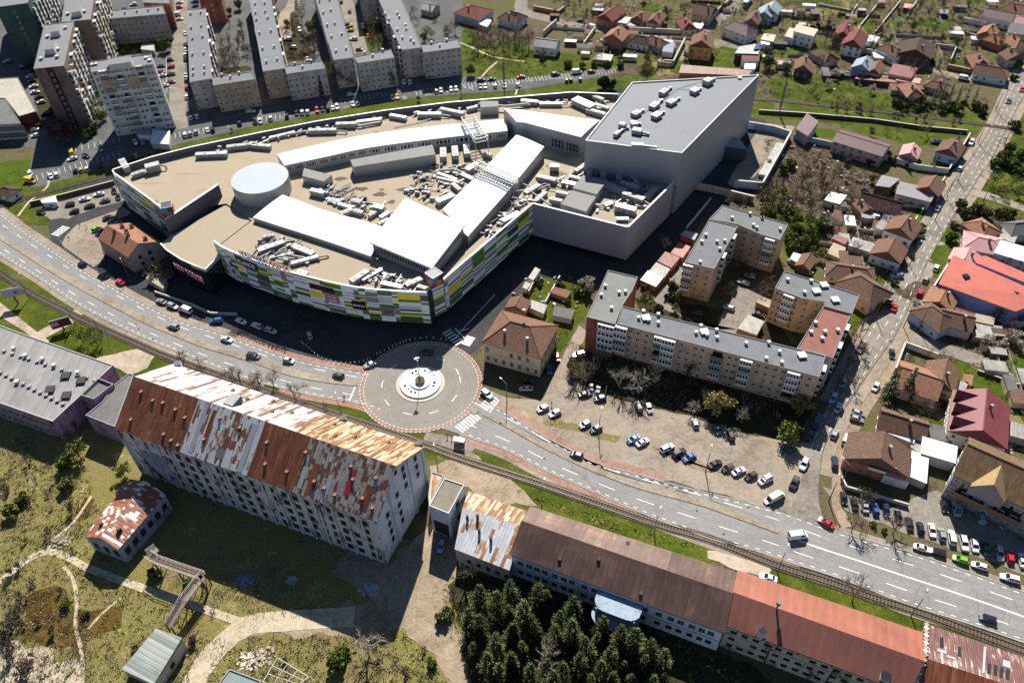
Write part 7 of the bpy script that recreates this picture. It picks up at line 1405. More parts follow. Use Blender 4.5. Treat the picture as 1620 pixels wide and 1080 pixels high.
cars('10', 'in the row facing the railway green', 2, 10, '15,742,k 45,740,s 108,720,w 207,707,k 268,692,k 300,684,w 333,682,w 392,672,r 425,667,k 457,662,d 488,657,w 515,652,w 610,634,w 640,630,w 853,594,w 880,590,y 1120,555,w 1148,552,w 1210,544,w 1240,542,w 1388,529,k 1418,527,w 1477,524,w 1535,522,w 1615,517,w')
cars('10', 'in the shade below the short annex blocks', 2, 10, '923,500,w 957,499,w 600,577,w,10,0 1087,480,t,10,-1 770,520,w')
cars('10', 'at the edge of the meadow', 10, -1, '1395,489,d 1457,483,t')
cars('20', 'in the lane beside the meadow', 10, -1, '92,469,r 305,453,d 435,441,wv 525,438,m 80,516,b,1,10 372,491,r,1,10 397,488,d,1,10 455,484,b,1,10')
cars('20', 'on the village street', 10, 3, '455,126,b 520,166,wv')
cars('30', 'on the upper street and its yards', 6, -10, '1255,481,wv,10,2 1527,617,g 1300,869,w 1230,1026,w 1085,866,d,10,1 145,272,b,10,0 1610,546,r')
cars('01', 'in the gravel car park by the railway', 10, -2, '183,22,w,2,10 310,32,w,2,10 347,24,w,2,10 185,62,yv,10,2 315,213,w,10,4 250,252,k,10,4 425,206,k 517,173,w 603,143,w 640,183,g 545,216,k 452,248,d 695,122,k,3,10 720,160,k,3,10')
cars('01', 'beside the old orange roofed house', 10, -3, '660,286,k 685,306,k 710,321,k 588,353,e,10,-8 610,373,k,10,-8')
cars('01', 'at the boulevard edge by the old house', 10, 6, '500,569,d,10,5 637,632,kv 733,679,r')
cars('01', 'in the lay-by before the entrance block', 10, 4, '985,797,s 1055,826,s 1133,850,wv 1318,916,b,10,-1 1470,917,w 1568,946,w')
cars('11', 'on the forecourt below the patchwork facade', 10, 3, '30,945,s 108,976,s 345,1002,s,3,10')
cars('22', 'in the angled row on the concrete lot', 10, -5, '225,409,s 300,438,w 483,506,s 550,533,t 780,596,b 835,614,w 985,649,w 1058,678,k 1120,706,b 1278,746,k 1355,771,k 1422,791,w 1497,819,k 1585,846,w')
cars('22', 'nose in at the shaded yard edge', 4, 10, '810,397,k 875,407,s 1155,497,s 1292,537,d 1370,567,k')
cars('22', 'beside the tan villa', 3, 10, '310,92,r 263,167,b 137,242,k,10,0 125,288,s,10,0 445,81,s,10,-2 485,320,k,10,-2 575,347,k,10,-2')
cars('22', 'at the lot exit by the boulevard', 10, -5, '1615,966,w')
cars('21', 'in the car court between tan blocks', 10, 3, '1490,641,s 1450,681,w 1362,836,s 1170,866,k 1545,876,k')
cars('31', 'along the main side street', 5, -10, '1095,227,w 845,642,s,10,-1 1085,591,w 1022,662,s 985,745,r')
cars('32', 'along the kerb of the side street', 5, -10, '622,42,g 815,76,d,1,10 515,252,s 715,276,w 457,346,l 487,402,s 610,437,s,10,3 600,472,s,10,3 355,497,dv 315,572,d 535,597,w 465,737,d,1,10')
cars('32', 'parked by the lot corner near the junction', 10, -5, '180,660,t,10,-1 40,841,w')
cars('32', 'in the long row on the gravel lot', 2, 10, '520,957,k 585,987,k 650,1002,s 712,1022,b 778,1027,d')
cars('33', 'in the long row on the gravel lot', 2, 10, '853,67,k 920,107,k 987,132,k 1058,147,w 1118,172,s 1180,192,w 1253,227,w 1320,242,w 1390,258,t 1470,287,s 1535,312,r 1610,332,w')
cars('33', 'before the guest house', 2, 10, '1355,67,l 1515,117,l,10,-6'); cars('32', 'before the guest house', 2, 10, '1135,1006,k 1205,1016,sv')
cars('33', 'in the queue at the boulevard kerb', 10, 3, '1000,257,w 1095,281,k 1233,326,e 1350,366,w 1535,441,w')
cars('33', 'behind the red roofed warehouse', 10, 3, '60,437,w'); cars('13', 'in the dark mill yard', 3, -10, '1152,242,l')
MV = 'cars driving on the roads'
cars('01', 'driving on the boulevard beside the mall', 10, 3, '1057,949,s 1385,1028,w', MV, True); cars('02', 'driving on the boulevard', 10, 2, '1545,87,k', MV, True)
cars('12', 'driving towards the roundabout', 10, 2, '5,90,g 220,116,s 520,209,k', MV, True); cars('12', 'on the roundabout', 10, -4, '715,141,s 1060,67,k,10,0 1430,322,s,6,5', MV, True)
cars('22', 'driving on the boulevard east of the roundabout', 10, 3, '432,692,d', MV, True); cars('31', 'driving up the side street', 4, -10, '828,832,r', MV, True); cars('32', 'driving at the street mouth', 5, -10, '465,562,s 278,747,w 218,862,kp 108,947,wv,10,-6', MV, True)
cars('33', 'driving on the wide boulevard', 10, 3, '412,102,r,10,6 240,182,wv,10,-1 1400,687,d', MV, True)
# bus
bt = thing('bus', 'white bus on the upper village street', 'bus', P(1182, 7)); a = P(1182, 7); b = P(1188, 0); ang = math.atan2(b.y-a.y, b.x-a.x)
mb = MB(); mb.box(a+Vector((0, 0, .4)), 11, 2.5, 2.7, ang, 0, 0, .97); mb.build('body', PAINT['w'], bt); mb = MB(); mb.box(a+Vector((0, 0, 1.5)), 11.05, 2.54, .95, ang); mb.build('windows', carglass, bt)
d = Vector((math.cos(ang), math.sin(ang), 0)); n = Vector((-d.y, d.x, 0))
for sx in (-3.4, 3.4):
    for sy in (-1.1, 1.1): mb = MB(); c = a+d*sx+n*sy+Vector((0, 0, .5)); mb.tube(c-n*.15, c+n*.15, .5, .5, 10); mb.build('wheel', tyre, bt)
# ================================================================ street furniture
def lamp_proto():
    t = thing('street_lamp', '', 'lamp post', (0, 0, 0)); mb = MB(); mb.tube((0, 0, 0), (0, 0, 9), .17, .09, 7); mb.build('pole', mat('lamp pole concrete', (.13, .12, .11), .8), t)
    mb = MB(); mb.tube((0, 0, 8.9), (1.9, 0, 9.6), .06, .05, 6); mb.build('arm', steel_g, t); mb = MB(); mb.box((2.3, 0, 9.52), .9, .34, .16); mb.build('lamp_head', metal_w, t); return t
LP = lamp_proto(); first = [1]
def lamp(px, label, dx, dy, s=1.):
    a = P(*px); b = P(px[0]+dx, px[1]+dy); rz = math.atan2(b.y-a.y, b.x-a.x); g = 'lamp posts along the roads'
    if first: first.clear(); LP.location = a; LP.rotation_euler.z = rz; LP.scale = (s,)*3; LP['label'] = label; LP['group'] = g
    else: copy_tree(LP, a, rz, s, label, g)
for px in Q(857, 799, 1035, 844, 1230, 903, 1441, 974): lamp(px, 'street lamp between the tram track and the boulevard', 4, -10)
for px in Q(947, 687, 1116, 746, 1311, 792): lamp(px, 'street lamp between the boulevard and parked cars', 2, -10)
for px in Q(47, 471, 120, 514, 163, 535): lamp(px, 'street lamp on the green beside the tram track', 4, -10)
for px in Q(541, 662, 693, 745): lamp(px, 'tall lamp pole behind the mill roof', -2, -10)
for px in Q(1384, 503, 1438.5, 420, 1479, 349, 1497, 314, 1515, 286, 1547, 226, 1575, 174): lamp(px, 'lamp post on the left side of the side street', 10, 4)
for px in Q(1429, 518, 1453, 521, 1555, 319, 1589, 228, 802, 637, 1330, 765): lamp(px, 'lamp post standing at a street corner', -8, -6)
for px in Q(117, 157, 128, 150, 440, 130, 500, 150, 205, 440): lamp(px, 'pale lamp post among the blocks', -4, -10, .85)
# roundabout island
it = thing('roundabout_island', 'round white planted island with pale kerb in the roundabout', 'traffic island', RC)
IC = (P(626.7, 607)+P(704, 607))/2; IR = (P(626.7, 607)-P(704, 607)).length/2
def rdisc(name, r, z0, z1, m): mb = MB(); mb.prism([IC+Vector((r*math.cos(2*math.pi*i/48), r*math.sin(2*math.pi*i/48), 0)) for i in range(48)], z0, z1, 0); mb.build(name, m, it)
rdisc('kerb_ring', IR, 0, .3, mat('pale cream kerb', (.45, .41, .34), .8, .12)); rdisc('gravel_bed', IR*.83, .3, .75, mat('white gravel', (.62, .6, .57), .9, .12, 2.)); rdisc('inner_bed', IR*.4, .75, 1.15, mat('inner white gravel', (.6, .58, .55), .9, .12, 2.))
mt_ = thing('island_mast', 'tall lamp mast rising from the middle of the roundabout island', 'mast', IC+Vector((0, 0, 1.15))); mb = MB(); mb.tube(IC+Vector((0, 0, 1.1)), IC+Vector((0, 0, 11.5)), .14, .08, 7); mb.build('pole', steel_g, mt_); mb = MB(); mb.box(IC+Vector((0, 0, 11.5)), 1.6, .5, .3, .4); mb.box(IC+Vector((0, 0, 11.2)), .5, 1.6, .3, .4); mb.build('lamp_head', metal_w, mt_)
mb = MB(); mb.prism([IC+Vector((1.5*math.cos(k*math.pi/4), 1.5*math.sin(k*math.pi/4), 0)) for k in range(8)], 1.15, 2.2, 0, 1); mb.build('planter', [plain('grey planter', (.2, .2, .21), .8), g_soil], mt_)
# billboards
def billboard(label, px, w, h, z, ang, face_m, marks):
    c = P(*px); t = thing('billboard', label, 'billboard', c); d = Vector((math.cos(ang), math.sin(ang), 0)); n = Vector((d.y, -d.x, 0)); mb = MB(); mb.box(c+Vector((0, 0, z)), w, .3, h, ang); mb.build('board', steel_g, t)
    mb = MB(); o = c+n*.17+Vector((0, 0, z)); f = lambda u, v, e=0: o+d*w*(u-.5)+Vector((0, 0, h*v))+n*e
    mb.face([f(.03, .05), f(.97, .05), f(.97, .95), f(.03, .95)], 0)
    for k, (u0, v0, u1, v1) in enumerate(marks): mb.face([f(u0, v0, .015+.004*k), f(u1, v0, .015+.004*k), f(u1, v1, .015+.004*k), f(u0, v1, .015+.004*k)], 1+k % (len(face_m)-1))
    mb.build('poster', face_m, t); mb = MB(); mb.tube(c, c+Vector((0, 0, z)), .3, .3, 8); mb.build('post', mat('rusty post', (.12, .06, .04)), t)
billboard('pale billboard with small dark figure on a single post in the grass', (29, 480), 6, 3.4, 3.6, .25, [plain('pale poster', (.42, .42, .52), .6), plain('dark poster figure', (.03, .03, .05), .6), plain('poster green', (.25, .4, .3), .6)], [(.62, .35, .8, .6), (.3, .4, .45, .55)])
billboard('dark red and grey billboard beside the footpath', (102, 522), 6.4, 3.6, 1.6, .42, [plain('dark red poster', (.14, .015, .025), .5), plain('grey poster part', (.4, .38, .4), .5), plain('poster figure', (.05, .03, .04), .5)], [(.04, .3, .4, .75), (.55, .2, .9, .85)])
st = thing('bus_shelter', 'small dark roofed bus shelter by the tram track', 'bus shelter', P(727, 703)); c = P(727, 703); mb = MB(); mb.box(c+Vector((0, 0, 2.4)), 3.4, 1.6, .15, -.25); mb.build('roof', metal_l, st); mb = MB()
for sx, sy in ((-1.5, -.6), (1.5, -.6), (1.5, .6), (-1.5, .6)): mb.box(c+Vector((sx, sy, 0)), .12, .12, 2.4)
mb.box(c+Vector((0, .65, .3)), 3.2, .06, 2.0, -.05); mb.build('frame', frame_d, st); mb = MB(); mb.box(c+Vector((0, .2, .4)), 2.4, .4, .08); mb.build('bench', steel_g, st)
# bin enclosure
be = thing('bin_enclosure', 'roofless dark fenced bin enclosure under bare trees beside the concrete lot', 'enclosure', P(940, 622)); q = PP(T('22', 475, 330, 495, 245, 618, 280, 600, 365)); mb = MB()
for a, b in zip(q, q[1:]): mb.beam(a+Vector((0, 0, .9)), b+Vector((0, 0, .9)), .15, 1.8)
mb.build('fence', frame_d, be)
for k, (u, v, m) in enumerate(((.25, .7, plain('yellow bin', (.5, .4, .02))), (.3, .4, plain('blue bin', (.03, .06, .3))), (.62, .7, steel_g), (.62, .4, steel_g))):
    p = quad_pt([q[0], q[3], q[2], q[1]], u, v); mb = MB(); mb.box(p, 1.3, 1.0, 1.2, -.25); mb.build('bin', m, be)
# bollards before the mall
bol = MB(); bol.tube((0, 0, 0), (0, 0, .9), .13, .11, 8); bol_me = mesh_of(bol, 'bollard', plain('pale bollard', (.6, .6, .58), .6))
pts = smooth(T('12', 130, 60, 190, 75) , 1)+smooth(T('12', 300, 10, 345, 45, 400, 95, 480, 125, 570, 140, 650, 130, 720, 110), 3)+smooth(T('12', 760, 80, 830, 45, 900, 15, 960, -5, 1060, -20, 1180, -5), 3)+smooth(T('01', 375, 440, 400, 480, 450, 510, 520, 560, 560, 580), 3)+T('01', 530, 300, 580, 280, 640, 265, 700, 245, 745, 232)
for px in pts: o = bpy.data.objects.new('bollard', bol_me); COL.objects.link(o); o.location = P(*px)+Vector((0, 0, .08)); tag(o, 'small pale bollard in the lines edging the mall forecourt', 'bollard', 'bollards edging the mall forecourt')
# people
def person_mesh():
    J = dict(pelvis=(0, 0, .95), chest=(0, .02, 1.3), neck=(0, 0, 1.48), head=(0, -.02, 1.62), crown=(0, -.01, 1.74), shL=(-.19, 0, 1.42), elL=(-.26, .04, 1.14), haL=(-.24, -.1, .9), shR=(.19, 0, 1.42), elR=(.27, -.03, 1.14), haR=(.25, -.14, .92), hipL=(-.1, 0, .9), knL=(-.12, -.14, .5), anL=(-.12, .02, .09), toL=(-.12, -.14, .05), hipR=(.1, 0, .9), knR=(.11, .02, .5), anR=(.11, .2, .1), toR=(.12, .06, .05))
    R_ = dict(pelvis=.14, chest=.16, neck=.06, head=.1, crown=.075, shL=.08, elL=.052, haL=.04, shR=.08, elR=.052, haR=.04, hipL=.095, knL=.065, anL=.045, toL=.045, hipR=.095, knR=.065, anR=.045, toR=.045)
    E = 'pelvis-chest chest-neck neck-head head-crown chest-shL shL-elL elL-haL chest-shR shR-elR elR-haR pelvis-hipL hipL-knL knL-anL anL-toL pelvis-hipR hipR-knR knR-anR anR-toR'.split(); names = list(J)
    me = bpy.data.meshes.new('person'); me.from_pydata([J[k] for k in names], [tuple(names.index(x) for x in e.split('-')) for e in E], []); o = bpy.data.objects.new('person', me); COL.objects.link(o)
    o.modifiers.new('skin', 'SKIN'); o.modifiers.new('sub', 'SUBSURF').levels = 1
    for i, k in enumerate(names): me.skin_vertices[0].data[i].radius = (R_[k], R_[k]); me.skin_vertices[0].data[i].use_root = k == 'pelvis'
    dg = bpy.context.evaluated_depsgraph_get(); m2 = bpy.data.meshes.new_from_object(o.evaluated_get(dg)); bpy.data.objects.remove(o); m2.name = 'person'
    m2.materials.clear()
    for m in (plain('dark jacket', (.03, .03, .04), .8), plain('jeans', (.03, .04, .08), .9), plain('skin', (.4, .24, .17), .6), plain('dark hair', (.03, .02, .015), .7)): m2.materials.append(m)
    for p in m2.polygons: z, y = p.center.z, p.center.y; p.material_index = (3 if z > 1.68 or (z > 1.58 and y > .02) else 2) if z > 1.5 else 1 if z < .93 and abs(p.center.x) < .2 else 2 if z < .95 else 0
    m2.polygons.foreach_set('use_smooth', [True]*len(m2.polygons)); return m2
PM = person_mesh(); JK = [plain('red jacket', (.3, .03, .03), .8), plain('grey coat', (.2, .2, .2), .9), MATS['dark jacket'], plain('pale jacket', (.5, .48, .45), .8)]
for k, (tile, x, y, lab) in enumerate([('01', 490, 342, 'person in grey coat walking across the striped plaza'), ('01', 425, 422, 'person in dark jacket near the plaza kerb'), ('01', 532, 352, 'person in pale jacket beside the plaza bollards'), ('12', 1188, 585, 'person in red jacket waiting at the zebra crossing below the roundabout'), ('12', 1215, 595, 'person in grey coat beside the bus stop pad'), ('12', 560, 352, 'person in dark jacket by the cycle path west of the roundabout'), ('22', 415, 332, 'person in pale jacket on the concrete lot'), ('22', 280, 390, 'person in dark jacket beside two parked cars on the lot edge'), ('30', 1302, 942, 'person walking on the upper street pavement')]):
    o = bpy.data.objects.new('person', PM); COL.objects.link(o); o.location = P(*T(tile, x, y)[0])+Vector((0, 0, .1)); o.rotation_euler.z = k*1.3; tag(o, lab, 'person')
    o.material_slots[0].link = 'OBJECT'; o.material_slots[0].material = JK[[1, 2, 3, 0, 1, 2, 3, 2, 0][k]]
# heaps of rubble and tarpaulin in the mill yard
def heap(lab, px, r, m, k):
    c = P(*px); mb = MB(); rr = random.Random(k)
    for i in range(60):
        a, q = rr.uniform(0, 6.28), r*rr.random()**.6; p = c+Vector((q*math.cos(a), q*math.sin(a)*.7, 0)); s = rr.uniform(.25, .9); mb.box(p, s*rr.uniform(.6, 2), s, s*rr.uniform(.3, 1.1)*(1.3-q/r), rr.uniform(0, 3), 0, 0, .7)
    o = mb.build('rubble_heap', m, base=c); tag(o, lab, 'rubble')
heap('heap of pale blue plastic and rubble in the dark mill yard', (583, 932), 2.6, plain('pale plastic', (.3, .34, .38), .6), 1); heap('scrap of pale plastic sheet in the dark mill yard', (388, 917), 2.2, plain('blue plastic', (.13, .22, .33), .6), 2); heap('small white scrap left of the plastic heap', (461, 917), 1.2, MATS['pale plastic'], 5); heap('pale rubble along the ruined pipe frame', (410, 1040), 4.5, slab, 3); heap('white stones below the dirt track on the left', (95, 857), 3, slab, 4)
heap('cream broken slabs beside the pipe frame', (395, 1045), 3.5, mat('cream slabs', (.5, .44, .35)), 6); heap('scrap pile between village garden sheds', (933, 72), 4, slab, 7); heap('junk pile in the yards by the side street', (1345, 365), 5, slab, 8); heap('pale timber pile in the orchard scrub', (1330, 300), 3, slab, 9); heap('rubbish heap at the right edge below the maroon roof', (1588, 705), 3.5, slab, 10)
# ================================================================ trees and shrubs
def leaf_mat(name, c, c2):
    if name in MATS: return MATS[name]
    m = bpy.data.materials.new(name); MATS[name] = m; nt, N, b, L = nodes_of(m)
    oi = N.new('ShaderNodeObjectInfo'); r = ramp(N, [(.3, c), (.7, c2)])
    L.new(math_(N, L, 'ADD', math_(N, L, 'MULTIPLY', noise(N, L, coord(N, L), .9, 3), .7), math_(N, L, 'MULTIPLY', oi.outputs['Random'], .3)), r.inputs[0]); L.new(r.outputs[0], b.inputs['Base Color'])
    b.inputs['Roughness'].default_value = .7; b.inputs['Specular IOR Level'].default_value = .2; return m
BARK = mat('grey brown bark', (.13, .105, .08), .95, .3, 2.); BARKD = mat('dark bark', (.05, .04, .032), .95, .3, 2.)
TWIG = leaf_mat('bare twigs', (.15, .115, .08), (.24, .19, .14)); TWIGR = leaf_mat('reddish twigs', (.16, .08, .07), (.28, .17, .15)); TWIGP = leaf_mat('pale twigs', (.3, .26, .21), (.42, .37, .3)); TWIGD = leaf_mat('dark twigs', (.06, .048, .038), (.1, .08, .062))
LEAF = {k: (leaf_mat(k+' leaves light', *a), leaf_mat(k+' leaves dark', *b)) for k, a, b in [('fresh', ((.1, .14, .015), (.18, .23, .035)), ((.045, .065, .01), (.08, .11, .015))), ('olive', ((.12, .135, .03), (.2, .2, .06)), ((.055, .06, .015), (.1, .1, .03))), ('dark', ((.02, .04, .014), (.045, .07, .02)), ((.01, .02, .008), (.022, .036, .012))), ('grove', ((.075, .095, .025), (.17, .175, .06)), ((.014, .022, .009), (.03, .042, .015))), ('gold', ((.26, .21, .06), (.36, .3, .1)), ((.13, .1, .03), (.2, .16, .05))), ('blossom', ((.5, .44, .36), (.62, .56, .48)), ((.26, .24, .14), (.4, .36, .26))), ('purple', ((.1, .04, .06), (.16, .07, .09)), ((.05, .02, .03), (.09, .035, .05)))]}
class TM:
    def __init__(s): s.v = []; s.f = []; s.m = []
    def tube(s, p, q, r0, r1, n=4, m=0):
        d = (q-p).normalized(); a = d.cross(Vector((.3, .2, 1)) if abs(d.z) < .9 else Vector((1, .1, 0))).normalized(); b = a.cross(d); i = len(s.v)
        for c, r in ((p, r0), (q, r1)):
            for k in range(n): t = 2*math.pi*k/n; s.v.append(c+(a*math.cos(t)+b*math.sin(t))*r)
        for k in range(n): s.f.append((i+k, i+(k+1) % n, i+n+(k+1) % n, i+n+k)); s.m.append(m)
    def quad(s, c, u, v, m=0):
        i = len(s.v); s.v += [c-u-v, c+u-v, c+u+v, c-u+v]; s.f.append((i, i+1, i+2, i+3)); s.m.append(m)
    def tri(s, a, b, c, m=0): i = len(s.v); s.v += [a, b, c]; s.f.append((i, i+1, i+2)); s.m.append(m)
    def build(s, name, mats, parent):
        me = bpy.data.meshes.new(name); me.from_pydata([tuple(v) for v in s.v], [], s.f)
        for k in mats: me.materials.append(k)
        me.polygons.foreach_set('material_index', s.m); o = bpy.data.objects.new(name, me); COL.objects.link(o); o.parent = parent; return o
def rv(r): return Vector((r.gauss(0, 1), r.gauss(0, 1), r.gauss(0, 1))).normalized()
def root(name): t = bpy.data.objects.new(name, None); COL.objects.link(t); return t
def bare(seed, h=9, spread=.8, bark=BARK, twig=TWIG, up=.25, name='bare_tree', trunk=.22, dens=3):
    r = random.Random(seed); t = root(name); tk, cr = TM(), TM(); hb = h*trunk
    def grow(p, d, L, rad, lv):
        q = p+d*L; (tk if lv == 0 else cr).tube(p, q, rad, rad*.62, 5 if lv < 2 else 3, 0)
        if lv >= 3:
            for k in range(dens+2):
                a = p.lerp(q, r.uniform(.2, 1)); e = (d+rv(r)*.8+Vector((0, 0, up*.4))).normalized()*L*r.uniform(.5, 1.1); w = rv(r)*.028; cr.tri(a-w, a+w, a+e, 0)
            return
        n = (4 if lv == 0 else 3)+(r.random() < .5)
        for k in range(n):
            u = 1 if lv == 0 and k < 3 else r.uniform(.45, 1); e = (d*.75+rv(r)*spread+Vector((0, 0, up))).normalized(); grow(p.lerp(q, u), e, L*r.uniform(.55, .85)*(1.25 if lv == 0 and trunk < .3 else 1), rad*.55, lv+1)
    grow(Vector((0, 0, 0)), Vector((r.uniform(-.06, .06), r.uniform(-.06, .06), 1)).normalized(), hb, h*.022, 0); tk.build('trunk', [bark], t)
    # fit the crown to the asked height
    mz = max(v.z for v in cr.v); s = (h-hb*.8)/(mz-hb*.8)
    for v in cr.v: v.z = hb*.8+(v.z-hb*.8)*s if v.z > hb*.8 else v.z; f = s**.75; v.x *= f; v.y *= f
    cr.build('crown', [twig], t); return t
def leafy(seed, h=8, key='fresh', width=.42, base=.18, clumps=16, leaves=95, size=.24, name='leafy_tree', bark=BARK, gap=.0):
    r = random.Random(seed); t = root(name); tk, cr = TM(), TM(); R_ = h*width
    tk.tube(Vector((0, 0, 0)), Vector((0, 0, h*.5)), h*.022, h*.012, 6)
    for k in range(clumps):
        a, e = r.uniform(0, 6.28), r.uniform(-.9, 1); q = math.sqrt(max(0, 1-e*e)); f = r.uniform(.5, .95); c = Vector((R_*f*q*math.cos(a), R_*f*q*math.sin(a), h*(base+(1-base)*(.5+.42*e*f)))); cr_ = R_*r.uniform(.28, .48)
        tk.tube(Vector((0, 0, h*r.uniform(.2, .45))), c, h*.008, h*.003, 4); mm = 0 if r.random() < .55 else 1
        for j in range(leaves):
            d = rv(r); p = c+d*cr_*r.random()**.4; u = rv(r)*size*r.uniform(.6, 1.3); v = u.cross(rv(r)).normalized()*size*r.uniform(.4, .9); cr.quad(p, u, v, mm if r.random() < .8 else 1-mm)
    tk.build('trunk', [bark], t); cr.build('crown', list(LEAF[key]), t); return t
def conifer(seed, h=12, key='dark', width=.2, name='conifer', layers=16, per=15, droop=-.25, base=.08, power=1.0, size=.3):
    r = random.Random(seed); t = root(name); tk, cr = TM(), TM(); tk.tube(Vector((0, 0, 0)), Vector((0, 0, h*.95)), h*.018, h*.004, 6)
    for k in range(layers):
        u = (k+r.random()*.6)/layers; z = h*(base+(1-base)*u); R_ = h*width*((1-u)**power)*r.uniform(.8, 1.15)+.12
        for j in range(max(4, int(per*(1-u*.7)))):
            a = r.uniform(0, 6.28); f = r.uniform(.75, 1.1); d = Vector((math.cos(a), math.sin(a), droop+r.uniform(-.15, .2)))
            s = Vector((-d.y, d.x, 0)).normalized(); p = Vector((0, 0, z)); tip = p+d*R_*f; mm = 0 if r.random() < .5 else 1
            for q in range(5):
                g = .3+.17*q; c = p.lerp(tip, g); w = size*(1.15-g*.5); cr.tri(c-s*w+d*w*.2, c+s*w+d*w*.2+rv(r)*.1, c+d*w*1.6+Vector((0, 0, r.uniform(-.1, .3))), mm if r.random() < .75 else 1-mm)
    tk.build('trunk', [BARKD], t); cr.build('crown', list(LEAF[key]), t); return t
def poplar(seed, h=18, twig=TWIG):
    r = random.Random(seed); t = root('poplar_tree'); tk, cr = TM(), TM(); tk.tube(Vector((0, 0, 0)), Vector((0, 0, h*.9)), .28, .05, 6)
    for k in range(150):
        z = h*(.1+.82*r.random()); a = r.uniform(0, 6.28); L = h*.13*r.uniform(.5, 1.2); d = Vector((math.cos(a)*.3, math.sin(a)*.3, 1)).normalized(); p = Vector((0, 0, z)); q = p+d*L; cr.tube(p, q, .05, .015, 3)
        for j in range(5): e = (d+rv(r)*.35).normalized()*L*.6; b = p.lerp(q, r.uniform(.3, 1)); w = rv(r)*.03; cr.tri(b-w, b+w, b+e)
    tk.build('trunk', [BARK], t); cr.build('crown', [twig], t); return t
PROTO = dict(
 bare=[bare(1), bare(2, spread=.9), bare(3, spread=.7)], dark=[bare(4, bark=BARKD, twig=TWIGD, dens=4), bare(5, bark=BARKD, twig=TWIGD)], red=[bare(6, twig=TWIGR, dens=5), bare(7, twig=TWIGR, dens=5)], pale=[bare(8, twig=TWIGP, bark=TWIGP, spread=1.0, dens=5), bare(9, twig=TWIGP, up=.4)], brush=[bare(10, h=4, trunk=.12, spread=1.1, dens=6, name='bare_shrub'), bare(11, h=4, trunk=.1, spread=1.2, dens=6, name='bare_shrub')],
 fresh=[leafy(21), leafy(22, clumps=20)], olive=[leafy(23, key='olive', leaves=60), leafy(24, key='olive', leaves=70)], gold=[leafy(25, key='gold', leaves=80, clumps=22, width=.5)], blossom=[leafy(26, key='blossom', leaves=55), leafy(27, key='blossom', leaves=50)], purple=[leafy(28, key='purple', clumps=22, width=.5)], bush=[leafy(29, h=3.5, key='olive', width=.6, base=.0, name='green_shrub'), leafy(30, h=3.5, key='fresh', width=.6, base=0., name='green_shrub', leaves=70)], darkbush=[leafy(31, h=3.5, key='dark', width=.6, base=0, name='evergreen_shrub')],
 spruce=[conifer(41), conifer(42, width=.17)], grove=[conifer(43, key='grove', width=.24, droop=.45, power=.85, size=.32, per=26, layers=20, name='cypress_tree'), conifer(44, key='grove', width=.2, droop=.55, power=.75, size=.28, per=24, layers=20, name='cypress_tree'), conifer(45, key='grove', width=.23, droop=.4, power=1.0, size=.3, per=24, layers=20, name='cypress_tree')], poplar=[poplar(51), poplar(52)], budding=[leafy(53, key='olive', leaves=26, clumps=24, size=.2), leafy(54, key='fresh', leaves=20, clumps=24, size=.18)])
PH = dict(bare=9, dark=9, red=9, pale=9, brush=4, fresh=8, olive=8, gold=8, blossom=8, purple=8, bush=3.5, darkbush=3.5, spruce=12, grove=12, poplar=18, budding=8)
PN = dict(bare='leafless grey brown tree', dark='leafless dark tree', red='leafless reddish tree', pale='leafless pale tree', brush='leafless brown thicket shrub', fresh='fresh green leafy tree', olive='olive green tree', gold='golden budding tree', blossom='pale blossoming tree', purple='dark purple crowned tree', bush='green bushy shrub', darkbush='dark evergreen shrub', spruce='dark green spruce', grove='olive tipped dark conifer', poplar='tall narrow leafless poplar', budding='lightly budding green tree')
tn = [0]; TREE_USED = set()
def trees(kind, where, tile, txt, h=None, group=None, mid=.5):
    for s in txt.split():
        f = s.split(','); x, y = float(f[0]), float(f[1]); hh = float(f[2]) if len(f) > 2 else h or PH[kind]; tn[0] += 1; r = random.Random(tn[0]*13)
        hh *= r.uniform(.9, 1.12); px = T(tile, x, y)[0]; p = P(*px, hh*mid); p.z = 0; src = PROTO[kind][tn[0] % len(PROTO[kind])]; lab = f'{PN[kind]} {where}'; cat = 'shrub' if kind in ('brush', 'bush', 'darkbush') else 'tree'
        if src.name not in TREE_USED: TREE_USED.add(src.name); o = src; o.location = p; o.rotation_euler.z = r.uniform(0, 6); o.scale = (hh/PH[kind],)*3
        else: o = copy_tree(src, p, r.uniform(0, 6), hh/PH[kind])
        tag(o, lab, cat, group or 'trees and shrubs of the town')
GR = 'conifers of the dark grove'
trees('grove', 'in the grove before the white walled building', '23', '200,540,13 110,650,13 410,620,13 405,760,12 590,735,12 780,830,14 480,850,11 640,925,12 845,965,11 960,930,11 455,965,12 50,785,12 40,965,12 150,1015,11 290,1065,12 650,1065,11 520,1068,9 760,1072,9 900,1075,9 560,820,10 160,730,12 300,780,11 520,900,11 700,800,12 350,1010,11 250,980,10 880,880,11 580,1000,11 100,880,11 330,690,9 250,560,9 720,990,9', None, GR)
trees('grove', 'in the grove beside the dirt yard', '13', '1390,560,13 1490,590,13 1575,520,11 1320,685,10 1385,730,12 1490,850,13 1585,790,12 1440,960,12 1580,960,13 1560,660,11 1350,880,10 1500,1020,11', None, GR)
trees('pale', 'inside the dark conifer grove', '23', '280,910,13'); trees('pale', 'standing at the dark yard edge above the frame', '13', '690,850,10'); trees('dark', 'forked over the dirt yard corner', '13', '1290,400,10 1220,540,9'); trees('pale', 'at the near edge of the grove', '13', '1400,690,5'); trees('bush', 'beside the dirt yard', '13', '1160,670,3.5 500,950,4 1090,960,2.5 560,890,2.5'); trees('brush', 'on the grass below the dirt yard', '13', '920,1010,5 1050,870,2.5 200,930,2.5')
